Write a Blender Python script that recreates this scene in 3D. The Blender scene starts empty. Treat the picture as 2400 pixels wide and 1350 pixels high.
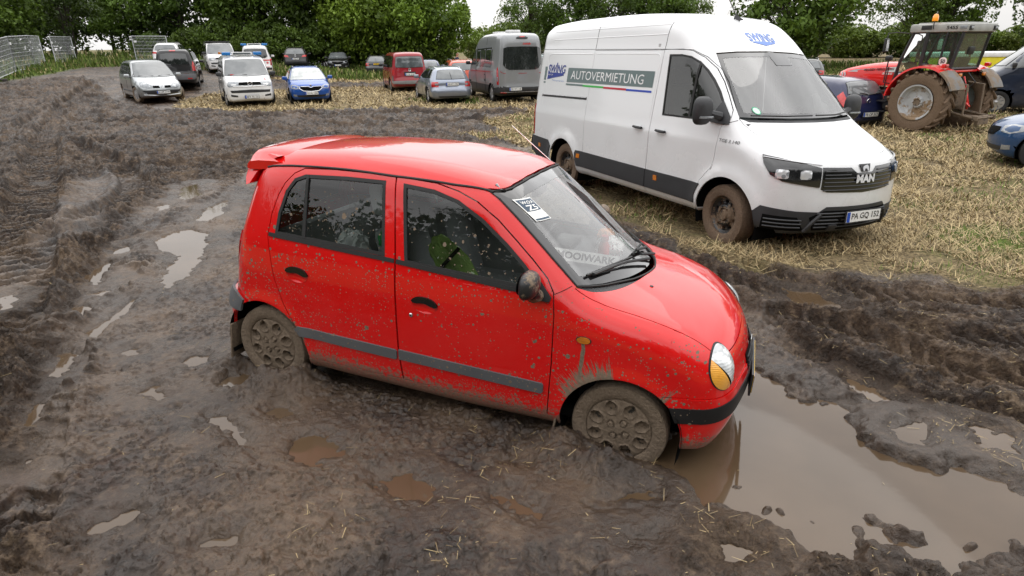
import bpy, bmesh, math, random
import numpy as np
from mathutils import Vector, Matrix, Euler
from mathutils.geometry import delaunay_2d_cdt
SC=bpy.context.scene
COL=SC.collection
PI=math.pi
random.seed(7); RNG=np.random.default_rng(7)
# ------------------------------------------------------------------ node helper
class NT:
    def __init__(s,tree): s.t=tree; s.n=tree.nodes; s.l=tree.links
    def new(s,typ,ins=None,**kw):
        n=s.n.new(typ)
        for k,v in kw.items(): setattr(n,k,v)
        if ins:
            for k,v in ins.items(): s.put(n.inputs[k],v)
        return n
    def put(s,sock,v):
        if isinstance(v,bpy.types.NodeSocket): s.l.new(v,sock)
        elif v is not None:
            if hasattr(sock,'default_value'):
                dv=sock.default_value
                if hasattr(dv,'__len__'):
                    if not hasattr(v,'__len__'): v=(v,)*len(dv)
                    if len(dv)==4 and len(v)==3: v=(*v,1)
                    sock.default_value=v
                else: sock.default_value=v
    def m(s,op,a,b=None,c=None,clamp=False):
        n=s.n.new('ShaderNodeMath'); n.operation=op; n.use_clamp=clamp
        s.put(n.inputs[0],a); s.put(n.inputs[1],b); s.put(n.inputs[2],c); return n.outputs[0]
    def noise(s,vec,scale,detail=4,rough=.55,dist=0,typ=None):
        n=s.new('ShaderNodeTexNoise',{'Scale':scale,'Detail':detail,'Roughness':rough,'Distortion':dist})
        if vec is not None: s.put(n.inputs['Vector'],vec)
        return n.outputs[0]
    def voro(s,vec,scale,out='Distance',feature='F1',rnd=1):
        n=s.new('ShaderNodeTexVoronoi',{'Scale':scale,'Randomness':rnd},feature=feature)
        if vec is not None: s.put(n.inputs['Vector'],vec)
        return n.outputs[out]
    def map(s,v,a,b,c=0,d=1,clamp=True,smooth=False):
        n=s.new('ShaderNodeMapRange',{'Value':v,'From Min':a,'From Max':b,'To Min':c,'To Max':d},clamp=clamp)
        if smooth: n.interpolation_type='SMOOTHSTEP'
        return n.outputs[0]
    def mix(s,f,a,b):
        n=s.new('ShaderNodeMix',data_type='RGBA'); s.put(n.inputs[0],f); s.put(n.inputs[6],a); s.put(n.inputs[7],b); return n.outputs[2]
    def mixs(s,f,a,b):
        n=s.n.new('ShaderNodeMixShader'); s.put(n.inputs[0],f); s.put(n.inputs[1],a); s.put(n.inputs[2],b); return n.outputs[0]
    def sep(s,v): n=s.new('ShaderNodeSeparateXYZ',{0:v}); return n.outputs
    def comb(s,x,y,z): return s.new('ShaderNodeCombineXYZ',{0:x,1:y,2:z}).outputs[0]
    def bump(s,h,st=.3,d=.01,normal=None):
        n=s.new('ShaderNodeBump',{'Strength':st,'Distance':d,'Height':h}); 
        if normal is not None: s.put(n.inputs['Normal'],normal)
        return n.outputs[0]
    def attr(s,name): return s.new('ShaderNodeAttribute',attribute_name=name).outputs
    def pbsdf(s,**kw):
        n=s.n.new('ShaderNodeBsdfPrincipled')
        for k,v in kw.items():
            s.put(n.inputs[k.replace('_',' ')],v)
        return n.outputs[0]
    def obj(s): return s.new('ShaderNodeTexCoord').outputs['Object']
    def out(s,sh): 
        o=s.new('ShaderNodeOutputMaterial'); s.l.new(sh,o.inputs[0])
MATS={}
def mat(name,fn):
    if name in MATS: return MATS[name]
    m=bpy.data.materials.new(name); m.use_nodes=True; m.node_tree.nodes.clear()
    t=NT(m.node_tree); t.out(fn(t)); MATS[name]=m; return m
def plain(name,col,rough=.5,metal=0,coat=0,var=.12,nscale=6,emit=0,bump=0,spec=.5):
    def f(t):
        n=t.noise(t.obj(),nscale,4)
        k=t.map(n,.3,.7,1-var,1+var)
        c=t.new('ShaderNodeVectorMath',{0:(*col,),3:k},operation='SCALE').outputs[0]
        kw=dict(Base_Color=c,Roughness=t.map(n,.3,.7,max(rough-.06,.02),rough+.06),Metallic=metal,Coat_Weight=coat,Coat_Roughness=.04)
        kw['Specular_IOR_Level']=spec
        if emit: kw['Emission_Color']=(*col,1); kw['Emission_Strength']=emit
        if bump: kw['Normal']=t.bump(t.noise(t.obj(),nscale*8,3),bump,.004)
        return t.pbsdf(**kw)
    return mat(name,f)
def srgb(r,g,b): 
    f=lambda c:(c/255/12.92 if c/255<=.04045 else ((c/255+.055)/1.055)**2.4)
    return (f(r),f(g),f(b))
# ------------------------------------------------------------------ mesh builder
def link(o,parent=None):
    COL.objects.link(o)
    if parent is not None: o.parent=parent
    return o
def empty(name,label,cat,loc=(0,0,0),rot=(0,0,0),group=None,kind=None):
    o=bpy.data.objects.new(name,None); link(o); o.location=loc; o.rotation_euler=rot; o.empty_display_size=.2
    tag(o,label,cat,group,kind); return o
def tag(o,label=None,cat=None,group=None,kind=None):
    if label: o['label']=label
    if cat: o['category']=cat
    if group: o['group']=group
    if kind: o['kind']=kind
    return o
class MB:
    """collects verts / faces / normals with material slots, builds one mesh object"""
    def __init__(s): s.v=[];s.f=[];s.n=[];s.mi=[];s.cnt=0;s.mats=[]
    def slot(s,m):
        if m not in s.mats: s.mats.append(m)
        return s.mats.index(m)
    def add(s,V,F,m,N=None):
        V=np.asarray(V,float); k=s.slot(m)
        s.v.append(V); s.n.append(np.full(V.shape,np.nan) if N is None else np.asarray(N,float))
        c=s.cnt
        for f in F: s.f.append([int(i)+c for i in f]); s.mi.append(k)
        s.cnt+=len(V); return s
    def box(s,c,d,m,rot=None,bev=0,taper=None):
        cx,cy,cz=c; dx,dy,dz=[a/2 for a in d]
        if bev<=0:
            V=np.array([(x,y,z) for x in(-dx,dx) for y in(-dy,dy) for z in(-dz,dz)],float)
            F=[(0,1,3,2),(4,6,7,5),(0,4,5,1),(2,3,7,6),(0,2,6,4),(1,5,7,3)]
        else:
            b=min(bev,dx*.99,dy*.99,dz*.99)
            bm=bmesh.new(); bmesh.ops.create_cube(bm,size=1)
            for v in bm.verts: v.co=Vector((v.co.x*2*dx,v.co.y*2*dy,v.co.z*2*dz))
            bmesh.ops.bevel(bm,geom=list(bm.edges),offset=b,segments=2,affect='EDGES',profile=.6)
            V=np.array([v.co[:] for v in bm.verts]); F=[[v.index for v in f.verts] for f in bm.faces]; bm.free()
        if taper: 
            k=1+(V[:,2]/dz)*.5*(taper-1)+.5*(taper-1); V[:,0]*=k; V[:,1]*=k
        if rot is not None: V=V@np.array(Euler(rot).to_matrix()).T
        return s.add(V+np.array(c),F,m)
    def tube(s,pts,r,m,seg=8,cap=True,closed=False):
        P=np.asarray(pts,float); n=len(P); rr=np.broadcast_to(np.asarray(r,float),(n,))
        T=np.gradient(P,axis=0)
        if closed: T=np.roll(P,-1,0)-np.roll(P,1,0)
        T/=np.linalg.norm(T,axis=1)[:,None]+1e-12
        up=np.array([0,0,1.]) if abs(T[0][2])<.9 else np.array([1.,0,0])
        V=[]; a=np.arange(seg)/seg*2*PI
        A=np.cross(T[0],up);A/=np.linalg.norm(A)
        for i in range(n):
            A=A-T[i]*A.dot(T[i]);A/=np.linalg.norm(A)+1e-12;Bv=np.cross(T[i],A)
            V.append(P[i]+rr[i]*(np.cos(a)[:,None]*A+np.sin(a)[:,None]*Bv))
        V=np.concatenate(V);F=[]
        for i in range(n-1+(1 if closed else 0)):
            j=(i+1)%n
            for k in range(seg):
                k2=(k+1)%seg; F.append((i*seg+k,j*seg+k,j*seg+k2,i*seg+k2))
        if cap and not closed: F.append(list(range(seg))[::-1]); F.append([(n-1)*seg+k for k in range(seg)])
        return s.add(V,F,m)
    def lathe(s,prof,m,axis='y',c=(0,0,0),seg=48,sy=1):
        """prof: (r, t) ; revolve around axis"""
        P=np.asarray(prof,float); n=len(P); a=np.arange(seg)/seg*2*PI; V=np.zeros((n*seg,3))
        for i in range(n):
            r,t=P[i]; ca,sa=np.cos(a)*r,np.sin(a)*r
            if axis=='y': V[i*seg:(i+1)*seg]=np.stack([ca,np.full(seg,t*sy),sa],1)
            elif axis=='x': V[i*seg:(i+1)*seg]=np.stack([np.full(seg,t*sy),ca,sa],1)
            else: V[i*seg:(i+1)*seg]=np.stack([ca,sa,np.full(seg,t*sy)],1)
        F=[]
        for i in range(n-1):
            for k in range(seg):
                k2=(k+1)%seg; F.append((i*seg+k,(i+1)*seg+k,(i+1)*seg+k2,i*seg+k2))
        return s.add(V+np.array(c),F,m)
    def ext(s,poly,m,y0,y1,plane='xz',c=(0,0,0)):
        """extrude 2d polygon"""
        n=len(poly);V=[]
        for t in(y0,y1):
            for a,b in poly:
                V.append({'xz':(a,t,b),'yz':(t,a,b),'xy':(a,b,t)}[plane])
        F=[list(range(n)),list(range(n,2*n))[::-1]]+[(i,n+i,n+(i+1)%n,(i+1)%n) for i in range(n)]
        return s.add(np.array(V,float)+np.array(c),F,m)
    def build(s,name,parent=None,smooth=True,angle=35):
        V=np.concatenate(s.v); N=np.concatenate(s.n)
        me=bpy.data.meshes.new(name); me.from_pydata(V.tolist(),[],s.f); 
        for m in s.mats: me.materials.append(m)
        me.polygons.foreach_set('material_index',np.array(s.mi,np.int32))
        me.polygons.foreach_set('use_smooth',np.full(len(s.f),smooth))
        me.update()
        has=~np.isnan(N[:,0])
        if not has.all():
            fixnorm(me,s,has)
            if smooth: me.set_sharp_from_angle(angle=math.radians(angle))
        if has.any() and smooth:
            ln=np.zeros(len(me.loops)*3); me.corner_normals.foreach_get('vector',ln) if hasattr(me,'corner_normals') else None
            ln=ln.reshape(-1,3); vi=np.zeros(len(me.loops),np.int32); me.loops.foreach_get('vertex_index',vi)
            h=has[vi]; ln[h]=N[vi[h]]
            me.normals_split_custom_set(ln.tolist())
        o=bpy.data.objects.new(name,me); link(o,parent); return o
def fixnorm(me,s,has):
    bm=bmesh.new(); bm.from_mesh(me); bm.verts.ensure_lookup_table()
    fs=[f for f in bm.faces if not has[f.verts[0].index]]
    bmesh.ops.recalc_face_normals(bm,faces=fs); bm.to_mesh(me); bm.free()
def catmull(pts,n=8,closed=False):
    P=np.asarray(pts,float); out=[]; N=len(P)
    rng=range(N) if closed else range(N-1)
    for i in rng:
        p1,p2=P[i],P[(i+1)%N]
        p0=P[i-1] if (closed or i>0) else 2*p1-p2
        p3=P[(i+2)%N] if (closed or i+2<N) else 2*p2-p1
        # centripetal
        t0=0;t1=t0+max(np.linalg.norm(p1-p0),1e-6)**.5;t2=t1+max(np.linalg.norm(p2-p1),1e-6)**.5;t3=t2+max(np.linalg.norm(p3-p2),1e-6)**.5
        for k in range(n):
            t=t1+(t2-t1)*k/n
            A1=(t1-t)/(t1-t0)*p0+(t-t0)/(t1-t0)*p1;A2=(t2-t)/(t2-t1)*p1+(t-t1)/(t2-t1)*p2;A3=(t3-t)/(t3-t2)*p2+(t-t2)/(t3-t2)*p3
            B1=(t2-t)/(t2-t0)*A1+(t-t0)/(t2-t0)*A2;B2=(t3-t)/(t3-t1)*A2+(t-t1)/(t3-t1)*A3
            out.append((t2-t)/(t2-t1)*B1+(t-t1)/(t2-t1)*B2)
    if not closed: out.append(P[-1])
    return np.array(out)
def resample(P,h,closed=True):
    P=np.asarray(P,float); Q=np.vstack([P,P[:1]]) if closed else P
    out=[]
    for a,b in zip(Q[:-1],Q[1:]):
        n=max(1,int(math.ceil(np.linalg.norm(b-a)/h)))
        for k in range(n): out.append(a+(b-a)*k/n)
    if not closed: out.append(Q[-1])
    return np.array(out)
def inpoly(P,poly):
    x,y=P[:,0],P[:,1]; c=np.zeros(len(P),bool); Q=np.asarray(poly)
    for (x1,y1),(x2,y2) in zip(Q,np.roll(Q,-1,0)):
        m=(y1>y)!=(y2>y)
        if m.any():
            xi=(x2-x1)*(y-y1)/((y2-y1) if y2!=y1 else 1e-12)+x1
            c^=m&(x<xi)
    return c
def segdist(P,poly,closed=True,arc=False):
    Q=np.asarray(poly,float); d=np.full(len(P),1e9); s=np.zeros(len(P)); sg=np.zeros(len(P)); L=0
    pr=list(zip(Q[:-1],Q[1:]))+([(Q[-1],Q[0])] if closed else [])
    for a,b in pr:
        ab=b-a; l2=max(ab@ab,1e-12); t=np.clip(((P-a)@ab)/l2,0,1)
        r=P-(a+t[:,None]*ab); e=np.hypot(r[:,0],r[:,1]); m=e<d
        d=np.where(m,e,d)
        if arc:
            l=math.sqrt(l2); s=np.where(m,L+t*l,s); L+=l
            sg=np.where(m,np.sign(ab[0]*r[:,1]-ab[1]*r[:,0]),sg)
    return (d,s,sg) if arc else d
def offset_poly(poly,d):
    """move each vertex inward by d (polygon any orientation)"""
    P=np.asarray(poly,float); A=np.roll(P,1,0);Bn=np.roll(P,-1,0)
    area=np.sum(P[:,0]*Bn[:,1]-Bn[:,0]*P[:,1])
    e1=P-A;e2=Bn-P
    e1/=np.linalg.norm(e1,axis=1)[:,None]+1e-12;e2/=np.linalg.norm(e2,axis=1)[:,None]+1e-12
    n1=np.stack([-e1[:,1],e1[:,0]],1);n2=np.stack([-e2[:,1],e2[:,0]],1);n=n1+n2;l=np.linalg.norm(n,axis=1)
    n/=l[:,None]+1e-9; k=1/np.clip((n*n1).sum(1),.5,1)
    return P+(n*k[:,None])*d*(1 if area>0 else -1)
def smax(a,b,k):
    h=np.maximum(k-np.abs(a-b),0)/k
    return np.maximum(a,b)+h*h*k*.25
class Body:
    def __init__(s,prof,W,plan,sec,bow,crown=((-9,.03),(9,.03)),k=.16,res=.015,wheels=(),ra=.33,flare=.012,fw=.05,smooth=8):
        s.Wh=W/2; s.k=k; s.wheels=wheels; s.ra=ra; s.flare=flare; s.fw=fw
        P=catmull(prof,smooth,True) if smooth else np.array(prof,float)
        s.poly=P
        x0,z0=P.min(0)-.25; x1,z1=P.max(0)+.25
        gx=np.arange(x0,x1,res);gz=np.arange(z0,z1,res); X,Z=np.meshgrid(gx,gz,indexing='ij')
        Q=np.stack([X.ravel(),Z.ravel()],1); d=segdist(Q,P); d=np.where(inpoly(Q,P),-d,d)
        s.G=d.reshape(X.shape); s.g0=(x0,z0); s.res=res; s.sh=X.shape
        tb=lambda T,sm:s.table(T,sm)
        s.plan=tb(plan,.06); s.sec=tb(sec,.035); s.bow=tb(bow,.05); s.crown=tb(crown,.1)
    def table(s,T,sm):
        T=np.array(T,float); x=np.linspace(T[0,0]-.5,T[-1,0]+.5,max(int((T[-1,0]-T[0,0]+1)/.01),10)); y=np.interp(x,T[:,0],T[:,1])
        n=int(sm/(x[1]-x[0]));
        if n>0:
            k=np.exp(-(np.arange(-3*n,3*n+1)/n)**2/2);k/=k.sum(); y=np.convolve(np.pad(y,3*n,mode='edge'),k,'valid')
        return x,y
    def hw(s,x,z):
        h=np.interp(x,*s.plan)+np.interp(z,*s.sec)
        for wx,wz in s.wheels:
            r=np.hypot(x-wx,z-wz); h=h+s.flare*np.exp(-(np.maximum(r-s.ra,0)/s.fw)**2)*(z>0)
        return h
    def F(s,P):
        x,y,z=P[:,0],P[:,1],P[:,2]; q=(y/s.Wh)**2
        xs=x+np.interp(x,*s.bow)*q; zs=z+np.interp(x,*s.crown)*q
        i=np.clip((xs-s.g0[0])/s.res,0,s.sh[0]-1.001); j=np.clip((zs-s.g0[1])/s.res,0,s.sh[1]-1.001)
        i0=i.astype(int);j0=j.astype(int);a=i-i0;b=j-j0;G=s.G
        d=(G[i0,j0]*(1-a)+G[i0+1,j0]*a)*(1-b)+(G[i0,j0+1]*(1-a)+G[i0+1,j0+1]*a)*b
        return smax(d,np.abs(y)-s.hw(x,z),s.k)
    def grad(s,P,e=.012):
        g=np.stack([s.F(P+np.eye(3)[i]*e)-s.F(P-np.eye(3)[i]*e) for i in range(3)],1)
        return g/(np.linalg.norm(g,axis=1)[:,None]+1e-12)
    def rays(s,mp,U):
        U=np.atleast_2d(np.asarray(U,float)); u,v=U[:,0],U[:,1];z=np.zeros(len(u))
        k=mp[0]
        if k=='R': return np.stack([u,z,v],1),np.stack([z,z-1,z],1)
        if k=='L': return np.stack([u,z,v],1),np.stack([z,z+1,z],1)
        if k=='T': return np.stack([u,v,z+mp[1]],1),np.stack([z,z,z+1],1)
        if k=='F': return np.stack([z+mp[1],u,v],1),np.stack([z+1,z,z],1)
        if k=='B': return np.stack([z+mp[1],u,v],1),np.stack([z-1,z,z],1)
        if k=='C': return np.stack([z+mp[1],z,v],1),np.stack([np.cos(u),np.sin(u),z],1)
        if k=='D': return np.stack([z+mp[1],z,v],1),np.stack([-np.cos(u),np.sin(u),z],1)
    def lift(s,mp,U,off=0,tmax=3.2):
        o,d=s.rays(mp,U); lo=np.zeros(len(o));hi=np.full(len(o),tmax)
        ts=np.linspace(0,tmax,90)   # first crossing from inside
        done=np.zeros(len(o),bool)
        prev=lo.copy()
        for t in ts[1:]:
            f=s.F(o+d*t)-off; m=(f>0)&~done
            lo[m]=prev[m];hi[m]=t;done|=m;prev[~done]=t
            if done.all():break
        for _ in range(14):
            mid=(lo+hi)/2;f=s.F(o+d*mid[:,None])-off;m=f>0;hi=np.where(m,mid,hi);lo=np.where(m,lo,mid)
        return o+d*((lo+hi)/2)[:,None]
    def conv(s,mp,P):
        k=mp[0]
        if k in 'RL': return P[:,[0,2]]
        if k=='T': return P[:,[0,1]]
        if k in 'FB': return P[:,[1,2]]
        if k=='C': return np.stack([np.arctan2(P[:,1],P[:,0]-mp[1]),P[:,2]],1)
        if k=='D': return np.stack([np.arctan2(P[:,1],mp[1]-P[:,0]),P[:,2]],1)
    def panel(s,mb,mp,outer,m,holes=(),h=.035,off=0.,hem=.014,hemmat=None,gap=0,hs=1.):
        """CDT-triangulate a polygon in map space, lift on the body surface, give its border a hem turned inward"""
        if gap: outer=offset_poly(outer,gap)
        loops=[resample(outer,h)]+[resample(q,h) for q in holes]
        pts=[];edges=[]
        for L in loops:
            n0=len(pts); pts+=L.tolist(); edges+=[(n0+i,n0+(i+1)%len(L)) for i in range(len(L))]
        O=loops[0]; mn,mx=O.min(0),O.max(0)
        gx=np.arange(mn[0]+h/2,mx[0],h); gy=np.arange(mn[1]+h/2,mx[1],h*hs)
        G=np.array([(a+(h/2 if j%2 else 0),b) for j,b in enumerate(gy) for a in gx]) if len(gx) and len(gy) else np.zeros((0,2))
        if len(G):
            k=inpoly(G,O)&(segdist(G,O)>h*.45)
            for q in loops[1:]: k&=~inpoly(G,q)&(segdist(G,q)>h*.45)
            pts+=G[k].tolist()
        v2,e2,f2,ov,oe,of=delaunay_2d_cdt([Vector(p) for p in pts],edges,[],0,1e-6)
        V2=np.array([v[:] for v in v2]); F=np.array([f for f in f2])
        C=V2[F].mean(1); ok=inpoly(C,O)
        for q in loops[1:]: ok&=~inpoly(C,q)
        F=F[ok]
        P=s.lift(mp,V2,off); N=s.grad(P)
        fn=np.cross(P[F[:,1]]-P[F[:,0]],P[F[:,2]]-P[F[:,0]])
        if (fn*N[F[:,0]]).sum()<0: F=F[:,::-1]
        mb.add(P,F,m,N)
        if hem:
            from collections import Counter
            ec=Counter(); 
            for f in F:
                for a,b in((f[0],f[1]),(f[1],f[2]),(f[2],f[0])): ec[(min(a,b),max(a,b))]+=1
            be=[(f[i],f[(i+1)%3]) for f in F for i in range(3) if ec[(min(f[i],f[(i+1)%3]),max(f[i],f[(i+1)%3]))]==1]
            ids=sorted({a for e in be for a in e}); mpx={a:i for i,a in enumerate(ids)}; n=len(ids)
            V=np.vstack([P[ids],P[ids]-N[ids]*hem])
            mb.add(V,[(mpx[b],mpx[a],n+mpx[a],n+mpx[b]) for a,b in be],hemmat or m)
        return P
    def shell(s,mb,m,box,core,n=(60,24,20),off=0,arches=True,ground=None,flt=None,matf=None):
        """watertight grid of the whole body: rays from an inner core box to an outer box"""
        (x0,x1,y1,z0,z1)=box; (cx0,cx1,cy,cz0,cz1)=core; nx,ny,nz=n
        faces=[];V={};Vl=[];F=[]
        def vid(i,j,k):
            key=(i,j,k)
            if key not in V: V[key]=len(Vl); Vl.append(key)
            return V[key]
        for i in range(nx):
            for j in range(ny):
                for k in(0,nz): F.append([vid(i,j,k),vid(i+1,j,k),vid(i+1,j+1,k),vid(i,j+1,k)])
        for i in range(nx):
            for k in range(nz):
                for j in(0,ny): F.append([vid(i,j,k),vid(i+1,j,k),vid(i+1,j,k+1),vid(i,j,k+1)])
        for j in range(ny):
            for k in range(nz):
                for i in(0,nx): F.append([vid(i,j,k),vid(i,j+1,k),vid(i,j+1,k+1),vid(i,j,k+1)])
        K=np.array(Vl,float)/np.array([nx,ny,nz]); 
        W=np.stack([x0+(x1-x0)*K[:,0],-y1+2*y1*K[:,1],z0+(z1-z0)*K[:,2]],1)
        C=np.stack([cx0+(cx1-cx0)*K[:,0],-cy+2*cy*K[:,1],cz0+(cz1-cz0)*K[:,2]],1)
        D=W-C;D/=np.linalg.norm(D,axis=1)[:,None]
        lo=np.zeros(len(C));hi=np.full(len(C),4.);prev=lo.copy();done=np.zeros(len(C),bool)
        for t in np.linspace(0,3.5,110)[1:]:
            f=s.F(C+D*t)-off;mm=(f>0)&~done;lo[mm]=prev[mm];hi[mm]=t;done|=mm;prev[~done]=t
            if done.all():break
        for _ in range(12):
            mid=(lo+hi)/2;f=s.F(C+D*mid[:,None])-off;mm=f>0;hi=np.where(mm,mid,hi);lo=np.where(mm,lo,mid)
        P=C+D*((lo+hi)/2)[:,None]
        if arches:
            h=(x1-x0)/nx*.62
            for wx,wz in s.wheels:
                r=np.hypot(P[:,0]-wx,P[:,2]-wz); sel=(np.abs(r-s.ra)<h)&(np.abs(P[:,1])>s.Wh*.72)
                sc=(s.ra/np.maximum(r,1e-6))[sel]; P[sel,0]=wx+(P[sel,0]-wx)*sc; P[sel,2]=wz+(P[sel,2]-wz)*sc
                for sg in(-1,1):
                    q=sel&(np.sign(P[:,1])==sg)
                    if q.any(): P[q]=s.lift(('L',) if sg>0 else('R',),P[q][:,[0,2]],off)
        N=s.grad(P); F=np.array(F)
        c=P[F].mean(1)
        keep=np.ones(len(F),bool)
        if arches:
            for wx,wz in s.wheels: keep&=~((np.hypot(c[:,0]-wx,c[:,2]-wz)<s.ra*.995)&(np.abs(c[:,1])>s.Wh*.62))
        if flt is not None: keep&=flt(c)
        F=F[keep];c=c[keep]
        fn=np.cross(P[F[:,1]]-P[F[:,0]],P[F[:,2]]-P[F[:,0]]); fl=(fn*N[F[:,0]]).sum(1)<0
        F[fl]=F[fl][:,::-1]
        if matf is None: mb.add(P,F,m,N)
        else:
            k=matf(c); 
            for mm,idx in k:
                if idx.any(): mb.add(P,F[idx],mm,N)
        return P
def well(mb,m,wx,wz,ra,y0,y1,s,seg=24):
    """wheel-well liner: dark half drum"""
    a=np.linspace(-.35,PI+.35,seg); V=[];F=[]
    for y in(y0*s,y1*s):
        for t in a: V.append((wx+ra*math.cos(t),y,wz+ra*math.sin(t)))
    for i in range(seg-1): F.append((i,i+1,seg+i+1,seg+i))
    V.append((wx,y0*s,wz-.1)); c=len(V)-1
    for i in range(seg-1): F.append((i,i+1,c))
    mb.add(V,F,m)
_tc={}
def text_mesh(txt,size=1,bold=0,shear=0,res=3,space=1):
    cu=bpy.data.curves.new('lettering','FONT'); cu.body=txt; cu.size=size; cu.offset=bold; cu.shear=shear; cu.resolution_u=res; cu.space_character=space
    cu.align_x='CENTER';cu.align_y='CENTER'
    o=bpy.data.objects.new('lettering',cu); COL.objects.link(o)
    dg=bpy.context.evaluated_depsgraph_get(); dg.update(); me=bpy.data.meshes.new_from_object(o.evaluated_get(dg))
    V=np.array([v.co[:2] for v in me.vertices]) if len(me.vertices) else np.zeros((0,2)); F=[list(p.vertices) for p in me.polygons]
    bpy.data.objects.remove(o); bpy.data.curves.remove(cu); bpy.data.meshes.remove(me)
    return V,F
def fit_text(txt,w,h,bold=0,shear=0,space=1):
    V,F=text_mesh(txt,1,bold,shear,space=space)
    mn,mx=V.min(0),V.max(0); V=(V-(mn+mx)/2)/(mx-mn)*np.array([w,h]); return V,F
# ------------------------------------------------------------------ materials
MUDC=(.185,.138,.096); MUDW=(.085,.062,.045)
def splat(t,dens,zlo,zhi,arches=(),film=.32):
    """mask of dried mud: speckle, flung streaks round the arches, film near the sill (object coordinates of the car)"""
    o=t.obj(); xs,ys,zs=t.sep(o)[:3]
    p=t.comb(xs,t.m('MULTIPLY',ys,.35),zs)
    warp=t.noise(p,9,3)
    h=t.map(zs,zlo,zhi,1,0)
    h=t.m('MULTIPLY',h,t.map(t.noise(p,2.2,3),.38,.66,.15,1.25,clamp=False))
    res=None
    for sc,r0,w in((22,.42,.5),(45,.46,.8),(95,.46,1.0)):
        d=t.voro(p,sc); c=t.voro(p,sc,out='Color'); cr=t.sep(c)[0]
        on=t.m('LESS_THAN',cr,t.m('MULTIPLY',h,dens*w))
        rad=t.m('MULTIPLY',t.sep(c)[1],r0)
        d=t.m('ADD',d,t.m('MULTIPLY',t.m('SUBTRACT',t.noise(p,sc*2.5,2),.5),.28))
        k=t.m('MULTIPLY',on,t.m('LESS_THAN',d,rad))
        res=k if res is None else t.m('MAXIMUM',res,k)
    n=t.noise(p,38,5,.7)
    f=t.map(t.m('ADD',t.m('SUBTRACT',film,zs),t.m('MULTIPLY',t.m('SUBTRACT',n,.5),.42)),0,.05)
    res=t.m('MAXIMUM',res,t.m('MULTIPLY',f,.85))
    for (cx,cz,ra,a0,a1,L) in arches:
        dx=t.m('SUBTRACT',xs,cx);dz=t.m('SUBTRACT',zs,cz)
        r=t.m('SQRT',t.m('ADD',t.m('MULTIPLY',dx,dx),t.m('MULTIPLY',dz,dz)))
        a=t.m('ARCTAN2',dz,dx)
        wd=t.m('MULTIPLY',t.map(a,a0-.25,a0+.18,smooth=True),t.map(a,a1-.18,a1+.3,1,0,smooth=True))
        st=t.noise(t.comb(t.m('MULTIPLY',a,11),t.m('MULTIPLY',r,2.2),0),3,4,.7)
        st2=t.noise(t.comb(t.m('MULTIPLY',a,34),t.m('MULTIPLY',r,3.5),3),3,3,.7)
        q=t.m('SUBTRACT',t.m('ADD',t.m('MULTIPLY',t.m('ADD',t.m('MULTIPLY',st,.6),t.m('MULTIPLY',st2,.55)),L*2.0),ra-.9*L),r)
        q=t.m('SUBTRACT',q,t.m('MULTIPLY',t.m('SUBTRACT',1,wd),L*2.6))
        res=t.m('MAXIMUM',res,t.map(q,0,.012))
    if arches:   # run of mud below the side lamp
        w=t.m('ABSOLUTE',t.m('SUBTRACT',t.m('SUBTRACT',xs,.955),t.m('MULTIPLY',t.m('SUBTRACT',t.noise(p,18,2),.5),.02)))
        k=t.m('MULTIPLY',t.m('LESS_THAN',w,.011),t.m('MULTIPLY',t.m('LESS_THAN',zs,.77),t.m('GREATER_THAN',zs,.55)))
        res=t.m('MAXIMUM',res,k)
    return t.m('MINIMUM',res,1)
def paint(name,col,dens=0,zlo=0,zhi=1,arches=(),film=-1,rough=.22,metal=0,coat=1,dust=.04,mud=MUDC):
    def f(t):
        n=t.noise(t.obj(),3,4)
        c=t.mix(t.map(n,.3,.7,0,dust),(*col,1),(.35,.32,.28,1))
        b=t.pbsdf(Base_Color=c,Roughness=max(rough,.3),Metallic=metal,Coat_Weight=coat,Coat_Roughness=.03,Specular_IOR_Level=.15)
        if dens==0 and film<0: return b
        mk=splat(t,dens,zlo,zhi,arches,film)
        o=t.obj(); g=t.noise(o,55,4,.65)
        mc=t.mix(t.map(g,.3,.7),tuple(x*.72 for x in mud),tuple(x*1.25 for x in mud))
        md=t.pbsdf(Base_Color=mc,Roughness=.75,Normal=t.bump(t.m('ADD',g,t.m('MULTIPLY',mk,1.2)),.7,.006))
        return t.mixs(mk,b,md)
    return mat(name,f)
def glassm(name,tint=(.82,.86,.84),spec=.0,dens=0,refl=1.0,dirt=.0):
    def f(t):
        tr=t.new('ShaderNodeBsdfTransparent',{'Color':(*tint,1)}).outputs[0]
        gl=t.new('ShaderNodeBsdfGlossy',{'Color':(1,1,1,1),'Roughness':.012}).outputs[0]
        fr=t.new('ShaderNodeFresnel',{'IOR':1.62}).outputs[0]
        s=t.mixs(t.m('MINIMUM',t.m('ADD',t.m('MULTIPLY',fr,refl),spec),1),tr,gl)
        if dirt>0:
            s=t.mixs(t.map(t.noise(t.obj(),3,4),.3,.75,dirt*.4,dirt),s,t.pbsdf(Base_Color=(.35,.32,.29,1),Roughness=.9))
        if dens>0:
            mk=splat(t,dens,.85,1.5,(),-1); s=t.mixs(mk,s,t.pbsdf(Base_Color=(*MUDC,1),Roughness=.9))
        return s
    return mat(name,f)
def darkglass(name,col=(.012,.014,.014),rough=.04):
    return mat(name,lambda t:t.pbsdf(Base_Color=t.mix(t.map(t.noise(t.obj(),2.5,3),.35,.65),(*col,1),tuple(c*2.2 for c in col)+(1,)),Roughness=rough,Specular_IOR_Level=.9,Coat_Weight=.6,Coat_Roughness=.02))
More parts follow.
